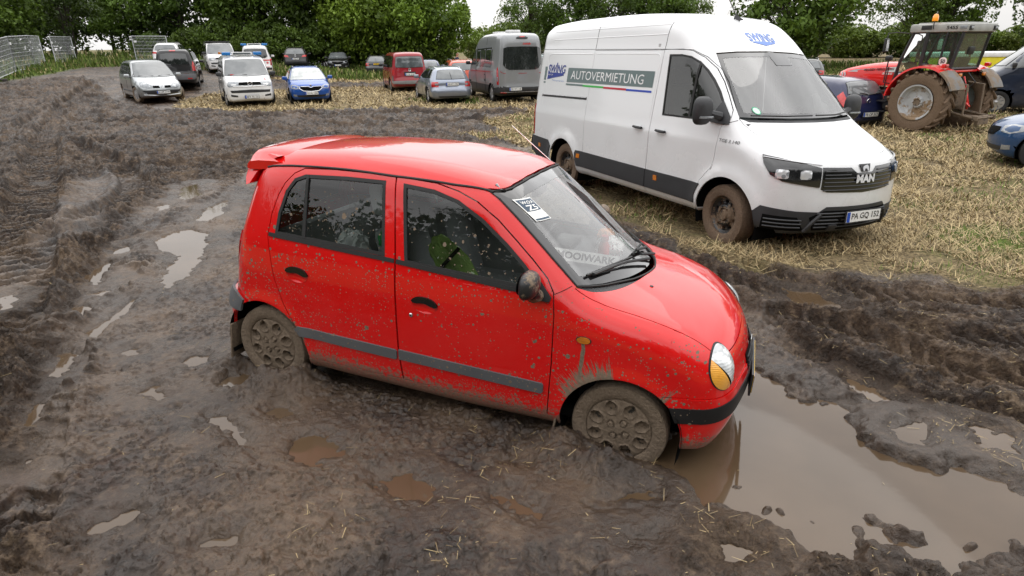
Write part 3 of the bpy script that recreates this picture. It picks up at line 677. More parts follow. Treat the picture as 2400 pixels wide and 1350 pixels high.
def ground_height(x,y,full=False):
    far=sm((y-9)/20)
    st=mask_union(x,y,STUBBLE,.35,.38,.8,2.5,1)
    st=np.maximum(st,sm((y-28.5)/2+.8*(vn(x*.5,y*.5,6)-.5))*sm((x+15.5+2*(vn(x*.3,y*.3,9)-.5))/2)*(1-sm(1-psd(x,y,CHURN['c6'],2)/.8)*(y<40)))
    ch=mask_union(x,y,CHURN,.35,.22,1.1,2.0,2)*(1-.9*st)
    gr=mask_union(x,y,GRASS,.8,.5,.5,3,4)
    h=zmac(x,y)
    h=h+.05*(fbm(x*.55,y*.55,3,21)-.5)+.030*(fbm(x*3.1,y*3.1,3,23)-.5)+(.020*(fbm(x*10,y*10,3,25,.62)-.5)-.010*sm((fbm(x*14+vn(x*5,y*5,3),y*14,2,28,.5,True)-.78)/.12))*(1-.4*st)+(.013*sm((fbm(x*24,y*24,2,27,.6)-.62)/.04)-.010*sm((fbm(x*6+1.6*vn(x*2.5,y*2.5,12),y*6,3,13,.55,True)-.84)/.04)+.007*(vn(x*38,y*38,26)-.5)+.004*(vn(x*80,y*80,29)-.5))*(1-.5*st)
    # footprints and pits in the smooth foreground
    pit=fbm(x*2.3+.3*vn(x*6,y*6,40),y*2.3,2,31); h=h-.035*sm((pit-.60)/.12)*(1-st)+.02*sm((.36-pit)/.1)*(1-st)
    # churned clods: stretched along the passing direction
    rx=x*.83-y*.36 ; ry=x*.36+y*.93
    right=sm((x-.3)/.8)*sm((9-y)/3)
    ca,sa=math.cos(-.42),math.sin(-.42); u=(x*ca+y*sa);v=(-x*sa+y*ca)
    cl=fbm(u*1.6,v*4.2,4,51,.55,True); cl2=fbm(x*5.2,y*5.2,4,55,.6,True); cl3=fbm(x*1.1,y*2.6,4,58,.55,True)
    lump=fbm(x*9+2*vn(x*4,y*4,80),y*9,3,61,.62)
    crack=fbm(x*7+1.5*vn(x*3,y*3,81),y*7,3,83,.6,True)
    C=ch*(.17*(cl-.55)*(.4+.35*right)+.18*(cl3-.55)*(1-right)+(.10-.04*right)*(cl2-.55)+.055*(lump-.5)+.038*sm((fbm(u*5.5+2*vn(x*3,y*3,91),v*9,3,93,.6)-.50)/.07)-.045*sm((crack-.78)/.12)+.030*(fbm(x*19+vn(x*7,y*7,84),y*19,3,85,.6,True)-.55)*sm((14-y)/4))
    C=C+ch*far*(.34*(fbm(x*.55,y*1.3,4,66,.6,True)-.55)+.18*(fbm(x*1.8,y*3.0,3,67,.6,True)-.5))
    CC=C*(1-.50*right)
    # wheel ruts with berms and tread prints
    tread=np.zeros(x.shape); rut=np.zeros(x.shape)
    for i,(k,(pts,w,dep,tr)) in enumerate(RUTS.items()):
        w_=w*(1 if pts[0][1]<12 else 1.3)
        d,s,g=pline(x,y,pts,w_*3.2)
        wob=(vn(s*2.2,g*3,90+i)-.5)*w*.5; dd=np.abs(d*g+wob); ins=sm((w_-dd)/(w_*.35)+.5); on=(d<w_*3.1)
        fl=.55+.45*vn(s*.9,0*s,95+i)
        h=h-on*dep*ins*fl+on*dep*(.75-.40*right)*np.exp(-((dd-w_*1.35)/(w_*.42))**2)*(.4+1.1*fbm(s*3.5,d*5,3,97+i))
        if tr:
            per=.17 if w<.3 else .21
            ph=(s/per+dd/w_*.9+.3*vn(s*3,dd*6,5))%1; lug=sm((.5-np.abs(ph-.5)*2)/.25+.2)
            tt=ins*on*lug*sm((vn(s*.8,d*1.5,33+i)-.12)/.2); h=h+.062*(per/.17)*tt; tread=np.maximum(tread,tt)
        rut=np.maximum(rut,ins*on)
    h=h+CC*(1-.88*rut)
    # mud pushed up round the sunk wheels of the red car
    cy,sy=math.cos(-.3683),math.sin(-.3683)
    lx=(x+.2918)*cy+(y-3.9431)*sy; ly=-(x+.2918)*sy+(y-3.9431)*cy
    for wx,up,wl_ in((1.19,.075,.42),(-1.19,.095,.38)):
        h=h+(.045 if wx<0 else .034)*np.exp(-((lx-wx+(0 if wx<0 else .12))/.36)**4)*np.exp(-((ly+.84)/.15)**2)*(.8+.4*vn(x*9,y*9,76))
        for wy in(-.66,.66):
            r=np.hypot((lx-wx)/1.25,(ly-wy)*1.15); h=h+up*np.exp(-((r-.26)/.12)**2)*(.6+.8*vn(x*8,y*8,71))*(1 if wx<0 else sm((1.45-lx)/.25))
    under=sm((1.75-np.abs(lx))/.2)*sm((.7-np.abs(ly))/.15); h=np.where(under>0,h-(h-(.10))*under*.7,h)
    # van wheels dent the stubble
    # puddles
    wet=np.zeros(x.shape); water=np.zeros(x.shape)
    wn=(fbm(x*6,y*6,3,73,.6)-.5)
    wn2=wn+.8*(fbm(x*17,y*17,2,74,.6)-.5)
    for k,P in PUDDLES.items():
        sc=1 if k=='big' else .6; mg=.5 if P[0][1]<9 else .9
        d=psd(x,y,P,mg); sc2=max(1,P[0][1]/6)
        d=d+wn2*(.16 if k=='big' else .10)*sc2**.5+(-.035 if k=='big' else -.006)*sc2
        wl=WL[k]; near=d<mg*.8
        ins=np.minimum(.10,np.maximum(-d,0)*.35)
        hin=wl-.004-ins
        if k=='big':
            isl=np.zeros(x.shape)
            for ix,iy,ir in ISLANDS:
                a=.5+ix*3; ex,ey=(x-ix)*math.cos(a)+(y-iy)*math.sin(a),-(x-ix)*math.sin(a)+(y-iy)*math.cos(a)
                e=np.hypot(ex/1.5,ey*1.5)/ir; isl=np.maximum(isl,sm(1.15-e+(.9*(lump-.5)+.5*wn)))
            edge=sm((.30+d)/.3)
            hin=hin+isl*(.060+.05*(lump-.5)+.03*(crack-.5))+.028*edge*sm((fbm(x*4.5,y*4.5,3,77)-.50)/.12)
        kk=near&(d<=0); h=np.where(kk,hin,h)
        ko=near&(d>0); q=.30*sc2**.5
        hout=wl+.004+.035*sm(d/.12); h=np.where(ko,h+np.maximum(hout-h,0)*sm((q-d)/(q*.5)),h)
        h=np.where(ko,h-np.maximum(h-(wl+.006+d*.35),0)*sm(1-d/(.16*sc2)),h)
        wet=np.maximum(wet,sm(1-d/(.30*sc2**.6))*near)
    if not full: return h
    return h,st,ch,gr,rut,wet,tread
def grid_mesh(name,X,Y,Z,attrs,m):
    nr,nc=X.shape; me=bpy.data.meshes.new(name); n=nr*nc
    me.vertices.add(n); me.vertices.foreach_set('co',np.stack([X,Y,Z],-1).astype(np.float32).ravel())
    i=np.arange(nr-1)[:,None]*nc+np.arange(nc-1)[None]; q=np.stack([i,i+1,i+nc+1,i+nc],-1).reshape(-1,4).astype(np.int32)
    me.loops.add(q.size); me.loops.foreach_set('vertex_index',q.ravel()); me.polygons.add(len(q))
    me.polygons.foreach_set('loop_start',np.arange(0,q.size,4,dtype=np.int32)); me.polygons.foreach_set('loop_total',np.full(len(q),4,np.int32)); me.polygons.foreach_set('use_smooth',np.ones(len(q),bool))
    me.update(calc_edges=True)
    for k,a in attrs.items(): 
        at=me.attributes.new(k,'FLOAT','POINT'); at.data.foreach_set('value',a.astype(np.float32).ravel())
    me.materials.append(m); o=bpy.data.objects.new(name,me); COL.objects.link(o); return o
def ground_material(t):
    o=t.obj(); A=lambda n:t.attr(n)['Fac']
    st,ch,gr,rut,wet=A('stubble'),A('churn'),A('grass'),A('rut'),A('wet')
    n1=t.noise(o,1.1,5,.6); n2=t.noise(o,5,6,.65,.6); n3=t.noise(o,24,6,.7); n4=t.noise(o,110,4,.7); n5=t.noise(o,2.6,4,.6,1.2)
    dark=(.014,.009,.006,1); mid=(.045,.029,.020,1); tan=(.120,.078,.047,1); red=(.046,.020,.010,1)
    c=t.mix(t.map(n2,.32,.62),dark,mid)
    c=t.mix(t.m('MULTIPLY',t.map(t.m('ADD',n1,t.m('MULTIPLY',n3,.35)),.62,.80),.85),c,tan)
    c=t.mix(t.m('MULTIPLY',t.map(n5,.58,.70),.6),c,red)
    c=t.mix(t.m('MULTIPLY',ch,t.map(t.m('ADD',t.m('MULTIPLY',n2,.6),t.m('MULTIPLY',n3,.4)),.42,.53,.55,.0)),c,(.026,.016,.010,1))
    c=t.mix(t.m('MULTIPLY',t.map(t.m('ADD',t.m('MULTIPLY',n2,.55),t.m('MULTIPLY',n3,.45)),.53,.62),t.m('ADD',.35,t.m('MULTIPLY',ch,.45))),c,(.20,.142,.092,1))
    c=t.mix(t.m('MULTIPLY',wet,.45),c,(.060,.040,.025,1))
    sc=t.mix(t.map(n3,.36,.62),(.055,.040,.024,1),(.30,.23,.125,1)); sc=t.mix(t.m('MULTIPLY',t.map(n1,.50,.66),.45),sc,(.10,.12,.035,1)); sc=t.mix(t.map(n2,.58,.70,0,.7),sc,(.07,.05,.035,1))
    c=t.mix(st,c,sc)
    gc=t.mix(t.map(n3,.35,.65),(.04,.07,.012,1),(.15,.2,.04,1)); c=t.mix(gr,c,gc)
    c=t.mix(t.map(n4,.3,.7,.0,.35),c,(.02,.015,.012,1))
    dry=t.m('MAXIMUM',st,gr)
    ro=t.map(t.m('ADD',t.m('MULTIPLY',n2,.7),t.m('MULTIPLY',n5,.4)),.40,.72,.20,.66); ro=t.m('ADD',ro,t.m('MULTIPLY',dry,.5)); ro=t.m('SUBTRACT',ro,t.m('MULTIPLY',wet,.06)); ro=t.m('MINIMUM',t.m('MAXIMUM',ro,.12),.95)
    b=t.bump(n4,.6,.006); b=t.bump(n3,t.map(ch,0,1,.55,1.0),.028,b); b=t.bump(t.noise(o,9,5,.7,.8),t.map(ch,0,1,.25,.8),.045,b); b=t.bump(t.voro(o,34,feature='SMOOTH_F1'),.35,.012,b)
    return t.pbsdf(Base_Color=c,Roughness=ro,Normal=b,Specular_IOR_Level=t.m('SUBTRACT',t.map(dry,0,1,.46,.12),t.m('MULTIPLY',ch,.22)))
def water_material(t):
    o=t.obj(); n=t.noise(o,1.3,3); f=t.noise(o,60,3,.6)
    c=t.mix(t.map(n,.35,.65),(.062,.040,.022,1),(.088,.058,.034,1))
    c=t.mix(t.m('LESS_THAN',t.voro(o,30),.06),c,(.05,.035,.025,1))
    return t.pbsdf(Base_Color=c,Roughness=.045,IOR=1.36,Specular_IOR_Level=.75,Normal=t.bump(t.noise(o,3.0,3),.05,.01))
def build_ground():
    ys=[.9]
    while ys[-1]<17: ys.append(ys[-1]+max(.005,.52*(ys[-1]**2+5)/1340/ (1+.0*ys[-1])) if ys[-1]<9 else ys[-1]+min(.055,.52*(ys[-1]**2+5)/1340*.55))
    while ys[-1]<52: ys.append(ys[-1]+.085+.002*(ys[-1]-17))
    while ys[-1]<120: ys.append(ys[-1]*1.03)
    ys=np.array(ys); nc=1400; t=np.linspace(-1,1,nc); hwid=1.0*ys+2.0
    X=hwid[:,None]*t[None]; Y=np.repeat(ys[:,None],nc,1); 
    out=[ground_height(X[i:i+200],Y[i:i+200],True) for i in range(0,len(ys),200)]
    Z,st,ch,gr,rut,wet,tr=[np.concatenate([o[k] for o in out]) for k in range(7)]
    gm=mat('mud_and_stubble',ground_material)
    o=grid_mesh('ground',X,Y,Z,dict(stubble=st,churn=ch,grass=gr,rut=rut,wet=wet),gm); tag(o,kind='structure')
    # wide skirt out to the horizon, joined a little below the detailed sheet
    gx=np.concatenate([-np.geomspace(1500,30,40),np.linspace(-28,28,30),np.geomspace(30,1500,40)]); gy=np.concatenate([-np.geomspace(1500,3,40),np.linspace(-2,110,60),np.geomspace(115,2500,40)])
    X2,Y2=np.meshgrid(gx,gy); Z2=zmac(X2,Y2)-.35; s2=np.ones(X2.shape)
    inside=(np.abs(X2)<1.0*Y2+1.9)&(Y2>.9)&(Y2<120); Z2=np.where(inside,Z2-.5,Z2+.15)
    o=grid_mesh('ground',X2,Y2,Z2,dict(stubble=s2,churn=s2*0,grass=s2*.25,rut=s2*0,wet=s2*0),gm); tag(o,kind='structure')
    wm=mat('muddy_water',water_material)
    for k,P in PUDDLES.items():
        Q=np.array(P); st_=.035 if k=='big' else .02*max(1,Q[:,1].mean()/4); mg=.10 if k=='big' else .075*max(1,Q[:,1].mean()/4)
        gx=np.arange(Q[:,0].min()-mg,Q[:,0].max()+mg+st_,st_); gy=np.arange(Q[:,1].min()-mg,Q[:,1].max()+mg+st_,st_); X_,Y_=np.meshgrid(gx,gy); nx_=len(gx)
        cx=X_[:-1,:-1]+st_/2; cy=Y_[:-1,:-1]+st_/2; keep=psd(cx.ravel(),cy.ravel(),P,1.).reshape(cx.shape)<mg
        F=[(j_*nx_+i_,j_*nx_+i_+1,(j_+1)*nx_+i_+1,(j_+1)*nx_+i_) for j_,i_ in zip(*np.nonzero(keep))]
        used=sorted({v for f in F for v in f}); rm={v:i for i,v in enumerate(used)}; z=WL[k]+.0007*(list(PUDDLES).index(k)%7)
        mb=MB(); mb.add([(X_.ravel()[v],Y_.ravel()[v],z) for v in used],[[rm[v] for v in f] for f in F],wm); o=mb.build('puddle_water',smooth=False); tag(o,kind='structure')
def quads(name,C,D,U,m,kind='stuff',label=None,cat=None,tint=None):
    """many small blades in one mesh: base C, half width D, length U"""
    n=len(C); V=np.empty((n,4,3),np.float32); V[:,0]=C-D;V[:,1]=C+D;V[:,2]=C+U+D*.6;V[:,3]=C+U-D*.6
    me=bpy.data.meshes.new(name); me.vertices.add(n*4); me.vertices.foreach_set('co',V.ravel()); me.loops.add(n*4); me.loops.foreach_set('vertex_index',np.arange(n*4,dtype=np.int32)); me.polygons.add(n)
    me.polygons.foreach_set('loop_start',np.arange(0,n*4,4,dtype=np.int32)); me.polygons.foreach_set('loop_total',np.full(n,4,np.int32)); me.update(calc_edges=True)
    if tint is not None:
        at=me.attributes.new('tint','FLOAT','FACE'); at.data.foreach_set('value',tint.astype(np.float32))
    me.materials.append(m); o=bpy.data.objects.new(name,me); COL.objects.link(o); tag(o,label,cat,kind=kind); return o
def blade_mat(name,c0,c1,c2=None):
    def f(t):
        a=t.attr('tint')['Fac']; c=t.mix(a,(*c0,1),(*c1,1))
        if c2: c=t.mix(t.map(a,.85,.9),c,(*c2,1))
        return t.pbsdf(Base_Color=c,Roughness=.75,Specular_IOR_Level=.25)
    return mat(name,f)
def scatter(n,y0,y1,pw=1.0):
    u=RNG.random(n); y=y0+(y1-y0)*u**pw; x=(RNG.random(n)*2-1)*(.97*y+1.2); return x,y
def build_straw():
    gmat=blade_mat('straw',(.17,.12,.06),(.62,.49,.27),(.10,.08,.05))
    # stubble zone
    x=[];y=[]
    for n,a,b,p in((260000,5,14,1.),(150000,14,24,1),(170000,22,46,1.2)):
        q,r=scatter(n,a,b,p); x.append(q);y.append(r)
    x=np.concatenate(x);y=np.concatenate(y); z,st,ch,gr,rut,wet,_=ground_height(x,y,True)
    cl=fbm(x*1.7,y*1.7,3,201); k=(RNG.random(len(x))<st*sm((cl-.30)/.2)*(1-.8*wet)*(1-.4*gr))&(st>.2)
    x,y,z=x[k],y[k],z[k]; n=len(x); a=RNG.random(n)*2*PI; L=(.025+.13*RNG.random(n)**1.6)*(1+.02*y); el=RNG.normal(.15,.38,n); wdt=np.maximum(.0028,y*.00062)*RNG.uniform(.6,1.3,n)
    U=np.stack([np.cos(a)*np.cos(el),np.sin(a)*np.cos(el),np.abs(np.sin(el))+.05],1)*L[:,None]; D=np.stack([-np.sin(a),np.cos(a),RNG.normal(0,.3,n)],1)*wdt[:,None]
    quads('straw_stubble',np.stack([x,y,z+.006],1),D,U,gmat,label='dry golden stubble and loose straw covering the field',cat='straw',tint=RNG.random(n))
    # straw litter pressed in the mud
    x,y=scatter(60000,1.7,9,1.2); z,st,ch,gr,rut,wet,_=ground_height(x,y,True)
    cl=fbm(x*1.4,y*1.4,3,211); cl2=fbm(x*5,y*5,2,215); east=sm((x+2.2)/2.0)
    k=RNG.random(len(x))<.10*ch*sm((x-.6)/.5)*(1-st)+.42*sm((cl-.42)/.15)*sm((cl2-.42)/.2)*(.04+.96*east)*(1-st)*(1-.2*ch)+.006
    in_w=np.zeros(len(x),bool)
    for kk,P in PUDDLES.items(): in_w|=(psd(x,y,P,.3)<.0)
    k&=~in_w|(RNG.random(len(x))<.05)
    x,y,z=x[k],y[k],z[k]; 
    for kk,P in PUDDLES.items(): z=np.where(psd(x,y,P,.3)<0,np.maximum(z,WL[kk]),z)
    n=len(x);a=RNG.random(n)*2*PI;L=.008+.07*RNG.random(n)**2.2; el=RNG.normal(0,.12,n); wdt=RNG.uniform(.0008,.0022,n)*np.maximum(1,y/4)
    U=np.stack([np.cos(a),np.sin(a),np.abs(np.sin(el))],1)*L[:,None]; D=np.stack([-np.sin(a),np.cos(a),RNG.normal(0,.1,n)],1)*wdt[:,None]
    quads('straw_litter',np.stack([x,y,z+.004],1),D,U,gmat,label='scattered bits of straw trodden into the mud',cat='straw',tint=RNG.random(n)*.62)
    # clumps of mud crumbs
    # green grass on the left bank and in the stubble
    x,y=scatter(150000,24,56,1); z,st,ch,gr,rut,wet,_=ground_height(x,y,True)
    edge=sm((y-44.5)/2)*(1-ch); k=RNG.random(len(x))<np.maximum(gr,.8*edge); x,y,z=x[k],y[k],z[k]; ed=edge[k]; n=len(x)
    L=RNG.uniform(.06,.16,n)+ed*RNG.uniform(.0,.42,n)*sm((fbm(x*.35,y*.35,3,241)-.42)/.15)+RNG.uniform(0,.5,n)*sm((-x-27)/4); a=RNG.random(n)*2*PI
    U=np.stack([np.cos(a)*.35,np.sin(a)*.35,np.ones(n)],1)*L[:,None]; D=np.stack([-np.sin(a),np.cos(a),0*a],1)*(.0009*y*RNG.uniform(.6,1.4,n))[:,None]
    quads('grass',np.stack([x,y,z],1),D,U,blade_mat('grass_blade',(.035,.06,.01),(.16,.22,.04),(.34,.28,.14)),label='long green and yellowing grass on the bank and along the tree line',cat='grass',tint=RNG.random(n))
    x,y=scatter(120000,5,24,1.1); z,st,ch,gr,rut,wet,_=ground_height(x,y,True); cl=fbm(x*.9,y*.9,3,231)
    k=(st>.5)&(RNG.random(len(x))<.55*sm((cl-.50)/.1)+.8*gr); x,y,z=x[k],y[k],z[k]; n=len(x); L=RNG.uniform(.02,.05,n)*(1+.03*y); a=RNG.random(n)*2*PI
    U=np.stack([np.cos(a)*.5,np.sin(a)*.5,np.ones(n)],1)*L[:,None]; D=np.stack([-np.sin(a),np.cos(a),0*a],1)*(.0006*y*RNG.uniform(.6,1.3,n))[:,None]
    quads('grass',np.stack([x,y,z],1),D,U,blade_mat('short_grass_blade',(.05,.09,.015),(.19,.26,.06)),label='short green grass growing between the stubble',cat='grass',tint=RNG.random(n))
build_ground(); build_straw()
# ------------------------------------------------------------------ the red hatchback in the mud
def hero():
    root=empty('hatchback_car','small red five-door hatchback splashed with mud, sunk to its wheels beside the big puddle','car')
    root.matrix_world=Matrix.Translation((-.2918,3.9431,.0082))@(Matrix.Rotation(-.3683,4,'Z')@Matrix.Rotation(.0514,4,'Y')@Matrix.Rotation(-.0299,4,'X'))
    prof=[(1.60,.20),(1.72,.23),(1.80,.34),(1.835,.46),(1.83,.56),(1.80,.66),(1.765,.745),(1.68,.83),(1.55,.905),(1.38,.968),(1.20,1.012),(1.10,1.045),(.90,1.185),(.66,1.36),(.47,1.492),(.36,1.54),(.2,1.572),(-.1,1.60),(-.5,1.605),(-.9,1.585),(-1.2,1.55),(-1.31,1.51),(-1.39,1.40),(-1.46,1.22),(-1.53,1.0),(-1.575,.8),(-1.60,.68),(-1.655,.60),(-1.675,.48),(-1.655,.32),(-1.58,.22),(-1.2,.19),(0,.185),(1.2,.19)]
    B=Body(prof,1.495,
      plan=[(-1.75,.62),(-1.6,.672),(-1.4,.712),(-1.1,.738),(-.6,.7475),(.7,.7475),(1.2,.742),(1.45,.722),(1.62,.69),(1.75,.64),(1.85,.57)],
      sec=[(.15,-.03),(.3,-.012),(.5,0),(.66,.0),(.85,-.006),(.98,-.022),(1.05,-.04),(1.2,-.082),(1.4,-.142),(1.6,-.21)],
      bow=[(-1.7,-.13),(-1.2,-.10),(-.8,0),(.2,.04),(.4,.12),(.7,.2),(1.05,.25),(1.3,.12),(1.5,.08),(1.7,.13),(1.85,.2)],
      crown=[(-1.6,.05),(.2,.05),(.9,.02),(1.2,.045),(1.6,.06)],k=.16,wheels=((1.19,.27),(-1.19,.27)),ra=.33,flare=.012,fw=.05)
    red=paint('red_paint_mud_splashed',(.66,.004,.004),1.35,.25,1.15,((1.19,.27,.335,1.62,2.75,.30),(1.19,.27,.335,.72,1.05,.27),(-1.19,.27,.32,.2,1.0,.10)),.325,rough=.14,dust=.02)
    redc=paint('red_paint_clean',(.66,.004,.004),.0,rough=.14,dust=.01)
    trim=paint('grey_rub_strip_mud_splashed',(.095,.10,.108),.5,.2,.9,(),.2,rough=.55,coat=0,dust=.1)
    bl=M['black']; gl=glassm('window_glass_specked',(.74,.79,.76),.0,.25,1.0,.008); ws=glassm('windscreen_glass',(.95,.97,.96),.07,0,1.35,.05)
    ytr=lambda x: np.interp(x,[-1.3,-1.1,-.3,.1,.33],[.535,.552,.562,.556,.54])
    # ---- windscreen outline in front view
    wsL=[(-.545,1.475),(-.565,1.41),(-.595,1.27),(-.622,1.14),(-.640,1.045)]
    wbot=[(-.640,1.045),(-.5,1.03),(-.3,1.02),(0,1.015),(.3,1.02),(.5,1.03),(.640,1.045)]
    wtop=[(.545,1.475),(.4,1.497),(.2,1.512),(0,1.517),(-.2,1.512),(-.4,1.497),(-.545,1.475)]
    wsR=[(-a,b) for a,b in wsL[::-1]]
    FM=('F',-.2); wpoly=wsL+wbot[1:]+wsR[1:]+wtop[1:-1]
    edge3=B.lift(FM,resample(wsL,.03,False))       # top to bottom on the near side
    edge_side=B.conv('R',edge3)
    rx=np.linspace(.325,-1.26,40); rail3=B.lift(('T',.8),np.stack([rx,-ytr(rx)],1)); rail_side=B.conv('R',rail3)
    hy=[(.86,.655),(1.0,.650),(1.15,.642),(1.31,.632),(1.48,.612),(1.62,.585)]
    hxy=catmull(hy,5); hood3=B.lift(('T',.4),np.stack([hxy[:,0],-hxy[:,1]],1)); hood_side=B.conv('R',hood3)
    hs=hood_side[hood_side[:,0]<1.40]; z140=np.interp(1.40,hood_side[:,0],hood_side[:,1])
    zc=edge_side[-1]
    RA,RB=.335,.318
    aF=np.degrees(np.arccos(.21/RA))
    hatch=[(-1.275,1.47),(-1.33,1.35),(-1.385,1.19),(-1.43,1.03),(-1.455,.87),(-1.468,.74),(-1.465,.63)]
    outer=list(map(tuple,edge_side[::-1][:]))+list(map(tuple,rail_side))+hatch+[(-1.42,.612),(-1.345,.575)]
    a0=np.degrees(np.arctan2(.575-.27,-1.345+1.19)); outer+=arc(-1.19,.27,RB*1.04,a0-2,-8,20)
    outer+=[(-.865,.19),(.83,.19)]+arc(1.19,.27,RA,188,aF,22)+[(1.40,z140)]+list(map(tuple,hs[::-1]))
    FD=[(-.273,1.497),(-.012,1.487),(.13,1.460),(.258,1.418),(.39,1.342),(.51,1.250),(.622,1.160),(.715,1.078),(.760,1.011),(.779,.889),(.788,.62),(.782,.275),(-.15,.275),(-.172,.45),(-.185,.7),(-.203,1.033)]
    RD=[(-.277,1.497),(-.209,1.033),(-.191,.7),(-.178,.45),(-.156,.275),(-.856,.262),(-.868,.33),(-.90,.42),(-.96,.52),(-1.03,.63),(-1.085,.774),(-1.12,.966),(-1.139,1.055),(-1.12,1.19),(-1.085,1.30),(-1.045,1.375),(-.985,1.440),(-.919,1.473),(-.7,1.49),(-.334,1.499)]
    dU=FD[:12]+[(-.15,.275)]+RD[5:]+[(-.277,1.497)]
    RW=[(-1.082,1.065),(-1.070,1.2),(-1.03,1.335),(-.975,1.412),(-.90,1.442),(-.6,1.462),(-.335,1.468),(-.278,1.050),(-.70,1.06)]
    FW=[(-.218,1.466),(-.018,1.454),(.143,1.416),(.305,1.338),(.468,1.228),(.581,1.138),(.690,1.035),(.680,1.008),(.474,1.012),(-.11,1.030),(-.145,1.032)]
    body=MB()
    for s in 'RL':
        B.panel(body,(s,),outer,red,[offset_poly(dU,-.0035)],h=.03)
        well(body,M['gap'],1.19,.27,RA+.012,.40,.735,-1 if s=='R' else 1); well(body,M['gap'],-1.19,.27,RB*1.04+.012,.40,.72,-1 if s=='R' else 1)
    # roof between the rails
    xr=np.linspace(-1.25,.335,24); roofp=[(x,-ytr(x)+.006) for x in xr]
    top3=B.conv(('T',0),B.lift(FM,resample(wtop,.04,False)+np.array([0,.008])))   # windscreen top edge from +y to -y
    roof_out=[(x,-ytr(x)+.007) for x in xr[:-1]]+list(map(tuple,top3[::-1]))+[(x,ytr(x)-.007) for x in xr[:-1][::-1]]+[(-1.27,.3),(-1.28,0),(-1.27,-.3)]
    B.panel(body,('T',.8),roof_out,redc,h=.05)
    # nose between bonnet edge, wings and bumper
    CM=('C',1.0)
    front_h=catmull([(1.62,-.585),(1.675,-.5),(1.725,-.3),(1.742,0),(1.725,.3),(1.675,.5),(1.62,.585)],6)
    fh3=B.conv(CM,B.lift(('T',.4),front_h))
    hs2=hxy[hxy[:,0]>1.40]; w3=B.conv(CM,B.lift(('T',.4),np.stack([hs2[:,0],-hs2[:,1]],1)))
    s140=B.conv(CM,B.lift('R',np.array([(1.394,.531),(1.394,.6),(1.394,.7),(1.394,.8),(1.394,z140)])))
    lineR=B.conv(CM,B.lift('R',np.array([(1.40,.55),(1.46,.556),(1.52,.560)])))
    bl2=[(th,z) for th,z in zip(np.linspace(lineR[-1][0],0,10)[1:],[.563,.566,.575,.59,.60,.605,.61,.61,.61])]
    half=list(map(tuple,lineR))+bl2
    low=half+[(-a,b) for a,b in half[:-1][::-1]]
    upR=list(map(tuple,s140[2:]))+list(map(tuple,w3))[1:]
    noseP=low+[(-a,b) for a,b in upR]+list(map(tuple,fh3[::-1]))[1:-1]+upR[::-1]
    B.panel(body,CM,noseP,red,h=.035,hem=.012,off=-.0008)
    bo=body.build('body',root)
    # ---- bonnet
    mb=MB(); cowl=catmull([(.865,-.648),(.965,-.60),(1.08,-.45),(1.16,-.22),(1.185,0),(1.16,.22),(1.08,.45),(.965,.60),(.865,.648)],5)
    hp=[(x,-y+.004) for x,y in hxy]+list(map(tuple,front_h[1:-1]-np.array([.005,0])))+[(x,y-.004) for x,y in hxy[::-1]]
    hp=hp+list(map(tuple,cowl[::-1][1:-1]))
    B.panel(mb,('T',.4),hp,redc,h=.04,hem=.02); hd=mb.build('bonnet',root)
    mb=MB(); mb.lathe([(0,.006),(.01,.004),(.013,0)],bl,'z',c=(0,0,0),seg=12); 
    p=B.lift(('T',.4),[(1.22,-.30)])[0]; mb.v[-1]+=p; mb.build('washer_nozzle',hd)
    # ---- scuttle panel (black grille below the windscreen)
    mb=MB(); cw3=B.conv(('T',0),B.lift(FM,resample([(a,b-.004) for a,b in wbot],.04,False)))
    sc_out=list(map(tuple,cowl))+list(map(tuple,cw3[::-1]))
    B.panel(mb,('T',.4),sc_out,mat('scuttle_louvre',lambda t:t.pbsdf(Base_Color=(.05,.05,.052,1),Roughness=.5,Normal=t.bump(t.m('SINE',t.m('MULTIPLY',t.sep(t.obj())[1],420)),.5,.004))),h=.04,off=-.006,hem=.02)
    mb.build('scuttle_grille',root)
    # ---- windscreen with black border
    mb=MB(); inner=offset_poly(wpoly,.045); B.panel(mb,FM,inner,ws,h=.06,hem=0,off=-.004)
    wsb=mb.build('windscreen',root)
    mb=MB(); B.panel(mb,FM,offset_poly(wpoly,.006),mat('frit',lambda t:t.pbsdf(Base_Color=(.012,.012,.013,1),Roughness=.06,Coat_Weight=1)),[inner],h=.05,off=-.003,hem=0)
    e=B.lift(FM,resample(wpoly,.05),.001); mb.tube(e,.0065,M['rubber'],5,closed=True); mb.build('windscreen_seal',wsb)
    # ---- roof rails strips
    for sg in(1,-1):
        mb=MB(); mb.tube(B.lift(('T',.8),np.stack([rx[:-1],sg*-ytr(rx[:-1])],1),.002),.007,M['rubber'],6); mb.build('roof_strip',bo)
